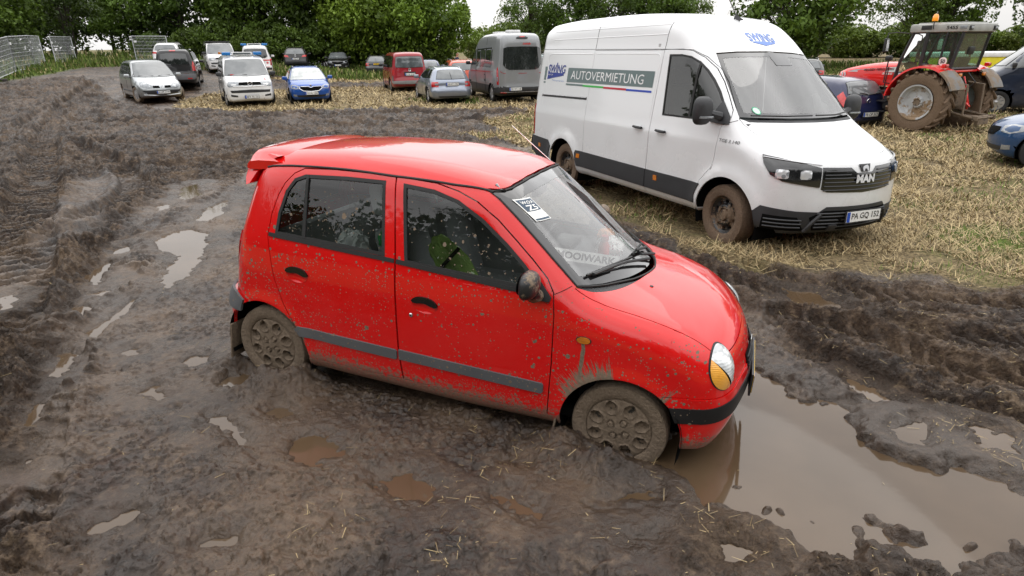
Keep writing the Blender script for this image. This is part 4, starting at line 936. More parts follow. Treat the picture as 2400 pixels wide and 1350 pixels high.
    # ---- doors
    for s in('R','L'):
        sg=-1 if s=='R' else 1
        for nm,D,Wd in(('front_door',FD,FW),('rear_door',RD,RW)):
            mb=MB(); B.panel(mb,(s,),D,red,[Wd],h=.03,gap=.0028,hem=.02); 
            # recess under the handle
            hx,hz=(-.905,.852) if nm=='rear_door' else(.0,.822)
            d=mb.build(nm,root)
            mb=MB(); ins=offset_poly(Wd,.02)
            B.panel(mb,(s,),Wd,M['rubber'],[ins],h=.05,off=.002,hem=.012)
            zb=1.045
            if nm=='rear_door':
                B.panel(mb,(s,),[(-.872,1.44),(-.890,1.44),(-.872,1.07),(-.848,1.07)],M['rubber'],h=.05,off=.004,hem=.01)
                B.panel(mb,(s,),[(-1.128,1.048),(-.212,1.024),(-.214,1.048),(-1.128,1.072)],M['rubber'],h=.06,off=.007,hem=.012)
            else:
                B.panel(mb,(s,),[(-.198,1.022),(.60,.985),(.60,1.008),(-.198,1.048)],M['rubber'],h=.06,off=.007,hem=.012)
            mb.build('window_seal',d)
            mb=MB(); B.panel(mb,(s,),offset_poly(Wd,.012),gl,h=.07,off=-.006,hem=0); mb.build('window',d)
            # handle
            mb=MB(); hp=catmull([(hx-.082,hz+.002),(hx-.06,hz+.026),(hx,hz+.036),(hx+.06,hz+.022),(hx+.088,hz-.008),(hx+.07,hz-.018),(hx,hz-.002),(hx-.06,hz-.008)],4,True)
            B.panel(mb,(s,),hp,plain('gloss_black',(.006,.006,.006),.12),h=.012,off=.012,hem=.016); mb.build('handle',d)
            mb=MB(); cup=catmull([(hx-.082,hz-.004),(hx-.05,hz-.052),(hx,hz-.066),(hx+.055,hz-.056),(hx+.088,hz-.012),(hx,hz-.002)],4,True)
            Pn=B.lift((s,),[(hx,hz-.03)])[0]
            k0=B.panel(mb,(s,),cup,redc,h=.012,off=.0012,hem=0)
            # dish the normals so the cup reads as a hollow
            dd=np.stack([(k0[:,0]-hx)/.08,np.zeros(len(k0)),(k0[:,2]-(hz-.03))/.035],1); nn=mb.n[0]-dd*.55; mb.n[0]=nn/np.linalg.norm(nn,axis=1)[:,None]
            mb.build('handle_cup',d)
            if nm=='front_door':
                mb=MB(); p=B.lift((s,),[(-.088,.728)],0)[0]; mb.lathe([(0,.006),(.009,.006),(.013,.003),(.014,-.002)],M['chrome'],'y',c=p,seg=16,sy=sg); mb.lathe([(0,.0068),(.004,.0068)],M['gap'],'y',c=p,seg=8,sy=sg); mb.build('door_lock',d)
            # rub strip
            mb=MB()
            x0,x1=(-.925,-.186) if nm=='rear_door' else(-.172,.752)
            tp=[(x0+(.02 if nm=='rear_door' else 0),.418),(x0-(.018 if nm=='rear_door' else 0),.462),(x0+.01 if nm=='rear_door' else x0,.484),(x1-.01,.478),(x1,.468),(x1,.424),(x1-.01,.412)]
            B.panel(mb,(s,),tp,trim,h=.03,off=.011,hem=.014); mb.build('rub_strip',d)
        # indicator on the wing
        mb=MB(); c=B.lift((s,),[(.955,.788)])[0]; a=np.linspace(0,2*PI,20,endpoint=False)
        for rr,oo,mm in((1,.003,bl),(.86,.009,M['amber'])): B.panel(mb,(s,),[(.955+.043*rr*math.cos(t),.788+.021*rr*math.sin(t)) for t in a],mm,h=.012,off=oo,hem=.008)
        mb.build('side_indicator',root)
        # wing / pillar joint line and sill crease
        mb=MB(); P=B.lift((s,),resample([(.765,1.005),(.80,1.022),(.845,1.048)],.02,False),.0005); mb.tube(P,.002,M['gap'],4); mb.build('wing_seam',bo)
        # mirror
        mb=MB(); B.panel(mb,(s,),[(.60,1.0),(.60,1.06),(.635,1.11),(.70,1.05),(.755,.99),(.748,.965),(.66,.965)],bl,h=.03,off=.012,hem=.02)
        b2=MB(); n_=14
        hc=np.array((.655,sg*.845,1.085))
        u=np.linspace(0,PI,12);v=np.linspace(0,2*PI,20,endpoint=False);V=[];F=[]
        for i,a_ in enumerate(u):
            for b_ in v:
                x_=math.cos(a_);r_=math.sin(a_)**.72; yy=math.cos(b_);zz=math.sin(b_)
                V.append((hc[0]+(.062*x_ if x_>0 else .032*x_),hc[1]+.098*r_*np.sign(yy)*abs(yy)**.8,hc[2]+.074*r_*np.sign(zz)*abs(zz)**.8-.03*(yy*sg)*0))
        for i in range(11):
            for j in range(20): F.append((i*20+j,(i+1)*20+j,(i+1)*20+(j+1)%20,i*20+(j+1)%20))
        cap=muddy('mirror_cap_muddy',(.02,.02,.022),.28,.4,5)
        mb.add(V,F,cap); mb.tube([(.665,sg*.80,1.03),(.672,sg*.775,1.005),(.68,sg*.73,.99)],[.045,.042,.035],cap,10)
        mi=mb.build('door_mirror',root)
        mb=MB(); mb.add([(hc[0]-.034,hc[1]+.078*math.cos(t),hc[2]+.056*math.sin(t)) for t in v],[list(range(20))],M['chrome']); mb.build('mirror_glass',mi)
        # head lamps
        cth,cz=(-1 if s=='R' else 1)*.70,.708
        mb=MB(); el=ellipse(0,0,.128,.112,.12*sg); el=[(cth+a,cz+b) for a,b in el]
        # lens bulges: off grows to the middle
        B.panel(mb,CM,el,bl,h=.03,off=.002,hem=.006)
        k=mb.build('headlight',root)
        for part,mm in(('clear',mat('headlamp_lens',lambda t:t.pbsdf(Base_Color=t.mix(t.map(t.noise(t.obj(),14,2),.4,.6),(.42,.44,.45,1),(.85,.87,.87,1)),Roughness=.12,Coat_Weight=1,Coat_Roughness=.02,Normal=t.bump(t.m('SINE',t.m('MULTIPLY',t.sep(t.obj())[2],420)),.25,.002)))),('amber',mat('headlamp_amber',lambda t:t.pbsdf(Base_Color=t.mix(t.map(t.noise(t.obj(),10,2),.4,.6),(.62,.20,.01,1),(.9,.42,.05,1)),Roughness=.12,Coat_Weight=1,Normal=t.bump(t.m('SINE',t.m('MULTIPLY',t.sep(t.obj())[2],700)),.3,.002))))):
            e2=np.array(ellipse(0,0,.121,.107,.12*sg,40))
            # amber sector on the outer lower side
            q=e2[:,0]*sg*.9-e2[:,1]*.9-.048
            if part=='amber': poly=[tuple(p) for p,w in zip(e2,q) if w>0]
            else: poly=[tuple(p) for p,w in zip(e2,q) if w<=0]
            # rotate lists so the chord is one edge
            idx=[i for i,w in enumerate(q>0 if part=='amber' else q<=0) if w]; st=[i for i in range(len(idx)) if (idx[i]-1)%40 not in idx][0]; idx=idx[st:]+idx[:st]
            idx=[(idx[0]-1)%40]+idx if part=='amber' else idx
            poly=[(cth+e2[i][0],cz+e2[i][1]) for i in idx]
            m2=MB(); P=B.panel(m2,CM,poly,mm,h=.022,off=.006,hem=0)
            U=B.conv(CM,P); rr=np.clip(((U[:,0]-cth)/.121)**2+((U[:,1]-cz)/.107)**2,0,1); N=m2.n[0]
            m2.v[0]=P+N*(.022*(1-rr))[:,None]; c3=B.lift(CM,[(cth,cz)])[0]; dn=(P-c3)/.117; N2=N+dn*.35; m2.n[0]=N2/np.linalg.norm(N2,axis=1)[:,None]
            m2.build('lamp_lens' if part=='clear' else 'indicator_lens',k)
    # ---- front bumper
    mb=MB(); arF=B.conv(CM,B.lift('R',np.array(arc(1.19,.27,RA,aF,-5,12))))
    bot=[(th,z) for th,z in zip(np.linspace(arF[-1][0],0,9)[1:],[.235,.235,.235,.24,.24,.245,.245,.245])]
    bR=list(map(tuple,arF))+bot
    lw=[(a,b-.004) for a,b in half]
    bp=bR+[(-a,b) for a,b in bR[:-1][::-1]]+[(-a,b) for a,b in lw[1:]]+lw[::-1][1:]
    B.panel(mb,CM,bp,red,h=.03,off=.005,hem=.02); fb=mb.build('front_bumper',root)
    mb=MB(); ae=B.conv(CM,B.lift('R',[(1.435,.5),(1.475,.41)])); t0,t1=ae[0][0],ae[1][0]
    st=[(t0,.498),(t1,.412),(-.9,.412),(-.45,.44),(0,.445),(.45,.44),(.9,.412),(-t1,.412),(-t0,.498),(.9,.502),(.45,.54),(0,.545),(-.45,.54),(-.9,.502)]
    B.panel(mb,CM,st,paint('black_strip_splashed',(.014,.014,.015),.5,.2,.9,(),.2,rough=.45,coat=0),h=.03,off=.012,hem=.012); mb.build('bumper_strip',fb)
    mb=MB(); B.panel(mb,CM,[(-.28,.56),(.28,.56),(.28,.66),(-.28,.66)],M['gap'],h=.04,off=.006,hem=.004)
    for z in(.585,.61,.635): mb.tube(B.lift(CM,[(a,z) for a in np.linspace(-.26,.26,9)],.01),.005,bl,5)
    mb.build('grille',root)
    mb=MB(); c=B.lift(CM,[(0,.665)],.012)[0]; mb.lathe([(0,.004),(.045,.004),(.05,0)],M['chrome'],'x',c=c,seg=20); mb.v[-1][:,2]=(mb.v[-1][:,2]-c[2])*.6+c[2]; mb.build('badge',root)
    c=B.lift(CM,[(0,.49)],.02)[0]; plate(root,c+np.array([-.004,0,0]),.52,.11,'65-HB-TN',col=M['plateyel'])
    # ---- tailgate, rear bumper
    BM=('B',-.6); h3=B.lift('R',resample(hatch,.05,False)); hb=B.conv(BM,h3)
    e0=B.conv(BM,B.lift(('T',.8),[(-1.275,-.3),(-1.285,0),(-1.275,.3)]))
    tg=list(map(tuple,hb))+[(-.3,.63),(0,.63),(.3,.63)]+[(-a,b) for a,b in hb[::-1]]+list(map(tuple,e0[::-1]))
    RWn=[(-.50,1.05),(-.47,1.38),(-.3,1.41),(0,1.42),(.3,1.41),(.47,1.38),(.50,1.05),(.3,1.02),(0,1.01),(-.3,1.02)]
    mb=MB(); B.panel(mb,BM,tg,red,[RWn],h=.05,hem=.02,gap=.002); tgo=mb.build('tailgate',root)
    mb=MB(); B.panel(mb,BM,offset_poly(RWn,.004),glassm('rear_glass',(.75,.78,.77),.02,.1,1.2,.03),h=.08,off=-.004,hem=0); mb.build('window',tgo)
    mb=MB(); B.panel(mb,BM,offset_poly(RWn,-.01),M['rubber'],[offset_poly(RWn,.02)],h=.06,off=.003,hem=.01); mb.build('window_seal',tgo)
    plate(tgo,B.lift(BM,[(0,.80)],.01)[0],.52,.11,'65-HB-TN',ux=(0,-1,0),col=M['plateyel'])
    for sg in(-1,1):
        mb=MB(); B.panel(mb,BM,[(sg*.52,.72),(sg*.60,.74),(sg*.63,.95),(sg*.60,1.02),(sg*.55,1.0)],M['redlens'],h=.03,off=.008,hem=.01); mb.build('taillight',root)
    DM=('D',-1.1); mb=MB(); arB=B.conv(DM,B.lift('R',np.array([(-1.43,.61),(-1.345,.572)]+arc(-1.19,.27,RB*1.04,a0,190,12))))
    bt=[(th,z) for th,z in zip(np.linspace(arB[-1][0],0,8)[1:],[.22,.225,.23,.24,.24,.24,.24])]; hf=list(map(tuple,arB))+bt
    tp=[(th,z) for th,z in zip(np.linspace(arB[0][0],0,8)[1:],[.615]*7)]
    rb=hf+[(-a,b) for a,b in hf[:-1][::-1]]+[(-a,b) for a,b in tp[:-1]]+tp[::-1]
    B.panel(mb,DM,rb,red,h=.035,off=.012,hem=.02); rbo=mb.build('rear_bumper',root)
    mb=MB(); t0=arB[1][0]; st=[(arB[1][0]+.0,.585),(arB[3][0],.50),(-.7,.49),(0,.49),(.7,.49),(-arB[3][0],.50),(-arB[1][0],.585),(-arB[0][0],.625),(.7,.635),(0,.635),(-.7,.635),(arB[0][0],.625)]
    B.panel(mb,DM,st,trim,h=.035,off=.026,hem=.016); mb.build('bumper_strip',rbo)
    # ---- spoiler
    mb=MB(); ys=np.linspace(-.535,.535,33); V=[];n=9
    for y in ys:
        q=abs(y)/.535; dx=.055*q*q; zt=float(B.lift(('T',.8),[(-1.12,min(abs(y),.50))])[0,2])+.006-.03*max(0,(q-.8)/.2)**2
        sec=[(-1.07,zt-.004),(-1.18,zt+.003),(-1.30,zt-.004),(-1.40+dx*.5,zt-.018),(-1.445+dx,zt-.036),(-1.45+dx,zt-.06),(-1.40+dx*.5,zt-.068),(-1.28,zt-.06),(-1.2,zt-.045)]
        for x,z in sec: V.append((x,y,z))
    F=[(i*n+j,(i+1)*n+j,(i+1)*n+(j+1)%n,i*n+(j+1)%n) for i in range(32) for j in range(n)]+[list(range(n)),[32*n+j for j in range(n)][::-1]]
    mb.add(V,F,redc)
    for sg in(-1,1):
        fin=[(-1.14,1.520),(-1.24,1.522),(-1.34,1.505),(-1.392,1.472),(-1.402,1.43),(-1.392,1.37),(-1.375,1.325),(-1.352,1.335),(-1.325,1.40),(-1.275,1.465),(-1.2,1.495)]
        k=len(fin); yb=[abs(float(B.lift('R',[(max(x,-1.285),min(z,1.485))])[0,1]))+.006 for x,z in fin]; V2=[(x,sg*y,z) for (x,z),y in zip(fin,yb)]+[(x,sg*.44,z) for x,z in fin]
        mb.add(V2,[list(range(k)),list(range(k,2*k))[::-1]]+[(i,(i+1)%k,k+(i+1)%k,k+i) for i in range(k)],redc)
    mb.build('spoiler',root)
    # ---- wheels
    hubm=muddy('hubcap_caked_mud',(.10,.10,.10),1.15,.5,9,tuple(c*.95 for c in MUDC)); tym=muddy('tyre_caked_mud',(.03,.027,.024),1.25,.8,6,tuple(c*.95 for c in MUDC),.02)
    hdm=muddy('hub_recess_mud',(.02,.018,.015),.35,.8,14)
    for x in(1.19,-1.19):
        for s in(-1,1): wheel(root,x,s,s*.625,.27,.272,.165,.188,'hub8',tym,hubm,hdm,steer=.0,seg=96)
    # mud flaps
    flm=muddy('mudflap_muddy',(.02,.02,.02),.8)
    for x,dx in((.845,-.03),(-1.515,-.01)):
        for s in(-1,1):
            mb=MB(); mb.box((x+dx/2,s*.655,.235),(.014,.15,.27),flm,rot=(0,.12,0),bev=.005); mb.build('mudflap',root)
    # ---- interior
    mb=MB(); lt=M['lightcloth']
    for s in 'RL': B.panel(mb,(s,),[(-1.43,.68),(-.80,.68),(-.80,.3),(.78,.3),(.80,1.0),(.60,1.0),(-1.13,1.05),(-1.40,1.04)],lt,h=.08,off=-.045,hem=0)
    B.panel(mb,('T',.8),[(-1.2,-.5),(.3,-.48),(.3,.48),(-1.2,.5)],lt,h=.1,off=-.04,hem=0)
    for s in(-1,1):
        for a,b,c_,d_ in((-.24,1.05,-.27,1.48),(-1.17,1.05,-1.06,1.42)):
            pt=B.lift(('R',) if s<0 else('L',),[(a,b),(c_,d_)],-.045); mb.tube([pt[0],pt[1]],.02,lt,6)
    mb.box((0,0,.27),(2.9,1.3,.05),M['gap']); mb.box((.98,0,.55),(.08,1.3,.6),M['gap'])
    mb.build('cabin_lining',root)
    gc=plain('seat_cloth_grey',(.24,.25,.26),.9); seat(root,-.02,-.34,.45,gc); seat(root,-.02,.34,.45,gc)
    mb=MB(); mb.box((-.82,0,.55),(.5,1.2,.18),gc,bev=.05); mb.box((-1.08,0,.82),(.14,1.2,.5),gc,rot=(0,-.2,0),bev=.05); mb.build('rear_seat',root)
    mb=MB(); mb.ext([(.98,.92),(.95,.985),(.70,.985),(.56,.97),(.50,.90),(.52,.74),(.60,.62),(.98,.6)],plain('dash_grey',(.13,.135,.145),.8),-.60,.60); 
    mb.box((.46,0,.62),(.2,.26,.34),M['lightcloth'],bev=.04); db=mb.build('dashboard',root)
    mb=MB(); mb.box((.54,.30,.985),(.16,.30,.07),M['black'],bev=.03); mb.build('instrument_hood',db)
    steering(root,(.36,.33,.93),.175,.45)
    mb=MB(); mb.box((.42,0,1.40),(.03,.24,.065),bl,bev=.02); mb.tube([(.43,0,1.40),(.47,0,1.46)],.008,bl,6); mb.build('rear_view_mirror',root)
    for y in(-.33,.33):
        mb=MB(); mb.box((.36,y,1.475),(.012,.34,.11),M['lightcloth'],rot=(0,-.9,0),bev=.005); mb.build('sun_visor',root)
    # wipers
    def on(pts,off): return B.lift(FM,pts,off)
    def onx(pts,off): return np.array([[x,y,B.lift(('T',.6),[(x,y)])[0,2]+off] for x,y in pts])
    wiper(root,onx([(1.15,.02),(1.05,-.22)],.03).tolist()+onx([(.985,-.38),(.925,-.53)],.022).tolist())
    wiper(root,onx([(1.16,.16),(1.10,.02)],.03).tolist()+onx([(1.065,.03)],.03).tolist()+onx([(1.09,.25)],.022).tolist())
    mb=MB(); mb.tube(onx([(1.06,-.10),(.90,-.57)],.02),.008,M['rubber'],5); mb.tube(onx([(1.055,-.06),(1.055,.30)],.02),.008,M['rubber'],5); mb.build('wiper_blade',root)
    # aerial on the far corner of the roof
    mb=MB(); p=np.array((.40,.585,1.42)); mb.tube([p,p+np.array([-.04,0,.03])],.008,bl,8); mb.tube([p,np.array((-.01,.60,1.704))],.0026,M['chrome'],5); mb.build('aerial',root)
    # ---- things left in the car
    def on_root(o): o.matrix_world=root.matrix_world.copy(); return o
    # stickers inside the windscreen
    def stick(nm,label,cx,cz,wd,ht,rot,fn):
        mb=MB(); fn(mb); return mb
    mb=MB(); dk=plain('sticker_blue_grey',(.03,.06,.10),.5); sx,sz=-.462,1.388
    SR=lambda a,b,c,d:[(sx+a,sz+c),(sx+b,sz+c),(sx+b,sz+d),(sx+a,sz+d)]
    B.panel(mb,FM,SR(-.058,.058,-.052,.052),M['plate'],h=.02,off=.0,hem=0)
    B.panel(mb,FM,SR(-.052,.052,-.006,.048),dk,h=.02,off=.001,hem=0); B.panel(mb,FM,SR(-.052,.052,-.048,-.040),dk,h=.02,off=.001,hem=0)
    V,F=fit_text('Z5',.075,.024,.02); decal(B,FM,mb,M['plate'],V,F,(sx,sz+.010),0,.0025)
    V,F=fit_text('W:O:A',.085,.014,.02); decal(B,FM,mb,M['plate'],V,F,(sx,sz+.035),0,.0025)
    o=mb.build('sticker',root,smooth=False); o['label']='dark blue and white Z5 parking sticker in the upper corner of the windscreen'
    # sign on the dashboard
    mb=MB(); c=np.array((.785,-.12,1.043))
    V,F=fit_text('MOOIWARK',.37,.046,.03)
    ux=np.array((1,0,.01)); uz=np.array((-.05,.55,.85)); uz/=np.linalg.norm(uz); n_=np.cross(ux,uz)
    def pl(a,b,d): return c+np.outer(a,ux)+np.outer(b,uz)+n_*d
    q=np.array(ellipse(0,0,1,1)); a=np.array([-.205,.205,.205,-.205]);b=np.array([-.037,-.037,.037,.037])
    P=np.vstack([pl(a,b,-.003),pl(a,b,.0)]); mb.add(P,[(0,1,2,3),(7,6,5,4),(0,4,5,1),(1,5,6,2),(2,6,7,3),(3,7,4,0)],M['plate'])
    mb.add(pl(V[:,0],V[:,1],.002),F,plain('sign_grey',(.035,.035,.04),.5))
    o=on_root(mb.build('sign_plate',None,smooth=False)); tag(o,'white sign reading MOOIWARK leaning on the red car dashboard behind the windscreen','sign')
    def blob(V0,mm,nm,label,cat,noise=.012,seed=1,parent=None):
        mb=MB(); mb.add(*V0,mm); o=mb.build(nm,parent); return o
    def bagmesh(c,d,seed,nx=10,taper=.75,rot=(0,0,0),nz=.02):
        bm=bmesh.new(); bmesh.ops.create_cube(bm,size=1); bmesh.ops.subdivide_edges(bm,edges=list(bm.edges),cuts=6,use_grid_fill=True); R2=random.Random(seed); Rm=Euler(rot).to_matrix()
        for v in bm.verts:
            x,y,z=v.co; k=1-(1-taper)*(z+.5); r=Vector((x,y,z)); r=r*(1-.28*(abs(x*y)+abs(y*z)+abs(x*z))*1.6)
            w=Vector((r.x*d[0]*k,r.y*d[1]*k,r.z*d[2]))
            w+=Vector((math.sin(y*19+seed+z*9),math.sin(x*17+seed*2+z*8),math.sin(x*15+y*12+seed)))*nz*.5
            v.co=Rm@w+Vector(c)
        V=[v.co[:] for v in bm.verts];F=[[v.index for v in f.verts] for f in bm.faces]; bm.free(); return V,F
    mb=MB(); mb.add(*bagmesh((.06,-.44,.93),(.15,.3,.52),3,rot=(.2,-.55,0)),plain('green_canvas',(.17,.27,.06),.85,bump=.5)); mb.tube([(.14,-.585,1.13),(.05,-.595,1.02),(-.02,-.60,.9)],.012,M['gap'],5)
    tag(on_root(mb.build('canvas_bag')),'olive green canvas bag with black zip on the passenger seat of the red car','bag')
    mb=MB(); mb.add(*bagmesh((-.66,-.50,.93),(.3,.16,.36),5,taper=.6,rot=(0,.3,.2),nz=.03),plain('white_plastic_bag',(.62,.63,.63),.4)); 
    mb.box((-.645,-.60,.98),(.035,.012,.09),plain('print_blue',(.02,.12,.55),.4),rot=(.1,.3,0)); V,F=fit_text('B',.035,.05,.03); mb.add(np.stack([V[:,0]-.58,np.full(len(V),-.606),V[:,1]+.95],1),F,plain('print_red',(.5,.02,.02),.4))
    tag(on_root(mb.build('carrier_bag')),'white plastic carrier bag with blue print on the rear seat of the red car','bag')
    mb=MB(); mb.add(*bagmesh((-.33,-.52,.96),(.16,.16,.34),8,taper=.8,nz=.01),plain('grey_felt',(.10,.105,.10),.9)); mb.add(*bagmesh((-.34,-.53,1.12),(.16,.17,.15),9,taper=.6,nz=.01),plain('green_felt',(.01,.22,.05),.8))
    tag(on_root(mb.build('rolled_jacket')),'grey and green bundle beside the door pillar inside the red car','clothing')
    mb=MB(); mb.lathe([(0,0),(.035,0),(.038,.02),(.036,.10),(.022,.13),(.022,.14)],plain('red_liquid',(.65,.10,.09),.15,coat=1),'z',c=(.86,.03,.99),seg=16); mb.lathe([(.026,.14),(.026,.165),(0,.167)],plain('red_cap',(.6,.02,.02),.3),'z',c=(.86,.03,.99),seg=14)
    tag(on_root(mb.build('bottle')),'small red plastic bottle standing on the dashboard of the red car','bottle')
    mb=MB(); mb.add(*bagmesh((.86,.24,1.03),(.2,.26,.12),4,nz=.02),mat('spotted_cloth',lambda t:t.pbsdf(Base_Color=t.mix(t.m('LESS_THAN',t.voro(t.obj(),60),.25),(.75,.74,.72,1),(.35,.05,.12,1)),Roughness=.8)))
    tag(on_root(mb.build('spotted_cloth')),'crumpled white cloth with red spots on the far end of the red car dashboard','cloth')
    mb=MB(); mb.add(*bagmesh((.80,.36,1.07),(.13,.14,.08),6,nz=.01),plain('orange_plush',(.7,.22,.02),.8)); tag(on_root(mb.build('plush_toy')),'small orange plush toy lying behind the windscreen of the red car','toy')
    mb=MB(); mb.add(*bagmesh((.815,-.52,.995),(.07,.07,.05),7,nz=.004),plain('yellow_rubber',(.75,.48,.03),.4)); tag(on_root(mb.build('duck_toy')),'small yellow rubber figure in the near corner of the red car dashboard','toy')
    return root,B
HERO,HB=hero()
# ------------------------------------------------------------------ the white rental van
def van():
    root=empty('delivery_van','white high-roof van with grey lettering band parked on the stubble right behind the red hatchback','van')
    root.matrix_world=Matrix.Translation((2.5382,8.8957,0))@(Matrix.Rotation(-1.1455,4,'Z')@Matrix.Rotation(-.003,4,'Y')@Matrix.Rotation(-.0313,4,'X'))
    prof=[(2.50,.27),(2.68,.30),(2.77,.38),(2.80,.50),(2.81,.62),(2.80,.78),(2.785,.95),(2.74,1.05),(2.64,1.115),(2.35,1.245),(2.06,1.39),(1.93,1.49),(1.60,1.78),(1.22,2.11),(.95,2.32),(.66,2.48),(.3,2.56),(-.3,2.60),(-1.5,2.60),(-2.6,2.565),(-2.95,2.52),(-3.08,2.42),(-3.13,2.1),(-3.15,1.3),(-3.16,.8),(-3.2,.72),(-3.2,.5),(-3.12,.38),(-2.8,.3),(0,.29),(2.2,.29)]
    B=Body(prof,2.04,
      plan=[(-3.3,.93),(-3.0,.985),(-2.4,1.0),(1.9,1.0),(2.2,.985),(2.45,.945),(2.65,.87),(2.85,.76)],
      sec=[(.2,-.04),(.4,-.01),(.6,.0),(1.15,.0),(1.20,-.014),(1.35,-.03),(1.9,-.10),(2.12,-.13),(2.16,-.142),(2.6,-.20)],
      bow=[(-3.2,-.06),(-2.6,0),(.4,0),(.8,.10),(1.2,.18),(1.95,.22),(2.3,.22),(2.8,.34)],
      crown=[(-3.2,.05),(1,.05),(1.9,.02),(2.4,.05),(2.8,.05)],k=.22,res=.02,wheels=((1.87,.34),(-1.88,.32)),ra=.475,flare=.028,fw=.10)
    def dirt(t):
        o=t.obj(); n=t.noise(o,2.4,5,.6); z=t.sep(o)[2]
        f=t.m('MULTIPLY',t.map(z,.3,1.15,1,0),t.map(n,.35,.7)); sp=t.m('LESS_THAN',t.voro(o,42),.10)
        f=t.m('MAXIMUM',t.m('MULTIPLY',f,.30),t.m('MULTIPLY',sp,t.map(z,.5,.95,.8,0)))
        c=t.mix(f,(.78,.79,.80,1),(.23,.19,.15,1))
        return t.pbsdf(Base_Color=c,Roughness=t.map(f,0,1,.25,.7),Coat_Weight=.8,Coat_Roughness=.05)
    wh=mat('white_van_paint',dirt)
    bl=plain('bumper_black_textured',(.032,.033,.036),.55,var=.2,bump=.15); gl=glassm('van_side_glass',(.30,.36,.33),.02,dirt=.02); ws=glassm('van_windscreen_glass',(.80,.86,.83),.10,dirt=.05); seam=M['gap']
    FM=('F',-.2)
    wsL=[(-.715,2.085),(-.755,1.92),(-.80,1.72),(-.845,1.52),(-.865,1.43)]
    wb=[(-.865,1.43),(-.6,1.425),(-.3,1.42),(0,1.418),(.3,1.42),(.6,1.425),(.865,1.43)]
    wt=[(.715,2.085),(.45,2.105),(0,2.115),(-.45,2.105),(-.715,2.085)]
    wpoly=wsL+wb[1:]+[(-a,b) for a,b in wsL[::-1]][1:]+wt[1:-1]
    eL=B.lift(FM,resample(wsL,.05,False)); es=B.conv('R',eL)
    ysm=lambda x:np.interp(x,[-3.2,-2.8,.4,.75,1.08],[.66,.70,.70,.715,.735])
    rx=np.linspace(1.02,-3.0,50); r3=B.lift(('T',1.6),np.stack([rx,-ysm(rx)],1)); rs=B.conv('R',r3)
    hedge=catmull([(1.80,.875),(1.95,.865),(2.15,.835),(2.32,.80),(2.40,.775)],5); h3=B.lift(('T',1.0),np.stack([hedge[:,0],-hedge[:,1]],1)); hsd=B.conv('R',h3)
    XS=2.20; zX=float(np.interp(XS,hsd[:,0],hsd[:,1])); RA=.455; aF=math.degrees(math.acos((XS-1.87)/RA))
    rear=[(-3.02,2.42),(-3.045,2.0),(-3.05,1.2),(-3.055,.74),(-3.07,.70),(-3.07,.40)]
    outer=[tuple(p) for p in es[::-1]]+[tuple(p) for p in rs]+rear+[(-2.9,.33),(-2.34,.33)]+arc(-1.88,.32,RA,178,0,24)+[(-1.42,.285),(1.425,.285)]+arc(1.87,.34,RA,186,aF,24)+[(XS,zX)]+[tuple(p) for p in hsd[hsd[:,0]<XS][::-1]]
    CD=[(.378,.31),(.376,1.2),(.374,2.13),(.72,2.135),(.89,2.118),(1.08,2.045),(1.27,1.925),(1.42,1.79),(1.56,1.645),(1.69,1.50),(1.72,1.42),(1.64,1.335),(1.628,1.0),(1.60,.86),(1.53,.78),(1.45,.69),(1.40,.58),(1.40,.31)]
    SD=[(-1.26,.65),(-1.26,1.4),(-1.262,2.12),(.37,2.125),(.371,.31),(-1.40,.31),(-1.385,.5)]
    CW=[(.492,2.075),(.72,2.078),(.90,2.058),(1.06,2.0),(1.20,1.912),(1.33,1.81),(1.46,1.69),(1.56,1.58),(1.585,1.50),(1.57,1.372),(1.10,1.358),(.575,1.352)]
    body=MB()
    for s in 'RL':
        B.panel(body,(s,),outer,wh,[offset_poly(CD,-.004),offset_poly(SD,-.004)],h=.06)
        sg=-1 if s=='R' else 1
        well(body,M['gap'],1.87,.34,RA+.02,.5,.97,sg); well(body,M['gap'],-1.88,.32,RA+.02,.5,.97,sg)
    wt3=B.conv(('T',0),B.lift(FM,resample([(a,b+.012) for a,b in wt],.06,False)))
    xr=np.linspace(-3.0,1.0,30)
    ro=[(x,-ysm(x)+.001) for x in xr]+[tuple(p) for p in wt3[::-1]]+[(x,ysm(x)-.001) for x in xr[::-1]]+[(-3.03,.4),(-3.04,0),(-3.03,-.4)]
    B.panel(body,('T',1.6),ro,wh,h=.08,hem=.01)
    CM=('C',1.6)
    fe=catmull([(2.40,-.775),(2.52,-.62),(2.63,-.35),(2.665,0),(2.63,.35),(2.52,.62),(2.40,.775)],6); f3=B.conv(CM,B.lift(('T',.9),fe))
    hs2=hedge[hedge[:,0]>XS]; w3=B.conv(CM,B.lift(('T',1.0),np.stack([hs2[:,0],-hs2[:,1]],1)))
    zb=.34+math.sqrt(RA**2-(XS-1.87)**2)
    sX=B.conv(CM,B.lift('R',np.array([(XS-.008,z) for z in np.linspace(zb,zX,7)])))
    archF=B.conv(CM,B.lift('R',np.array(arc(1.87,.34,RA,aF,22,6)))); t0=archF[-1][0]
    blk=[(t0,archF[-1][1]),(-.9,.585),(-.62,.555),(-.42,.545),(-.36,.60),(0,.60)]
    lo=[tuple(p) for p in archF]+blk[1:]
    up=[tuple(p) for p in sX[1:]]+[tuple(p) for p in w3]
    nose=lo+[(-a,b) for a,b in lo[:-1][::-1]]+[(-a,b) for a,b in up]+[tuple(p) for p in f3[::-1]][1:-1]+up[::-1]
    B.panel(body,CM,nose,wh,h=.06,hem=.02,off=-.001)
    bm_=('B',-2.0); h3b=B.conv(bm_,B.lift('R',resample(rear,.08,False)))
    bk=[tuple(p) for p in h3b]+[(-a,b) for a,b in h3b[::-1]]
    B.panel(body,bm_,bk,wh,h=.1,hem=.01)
    bo=body.build('body',root)
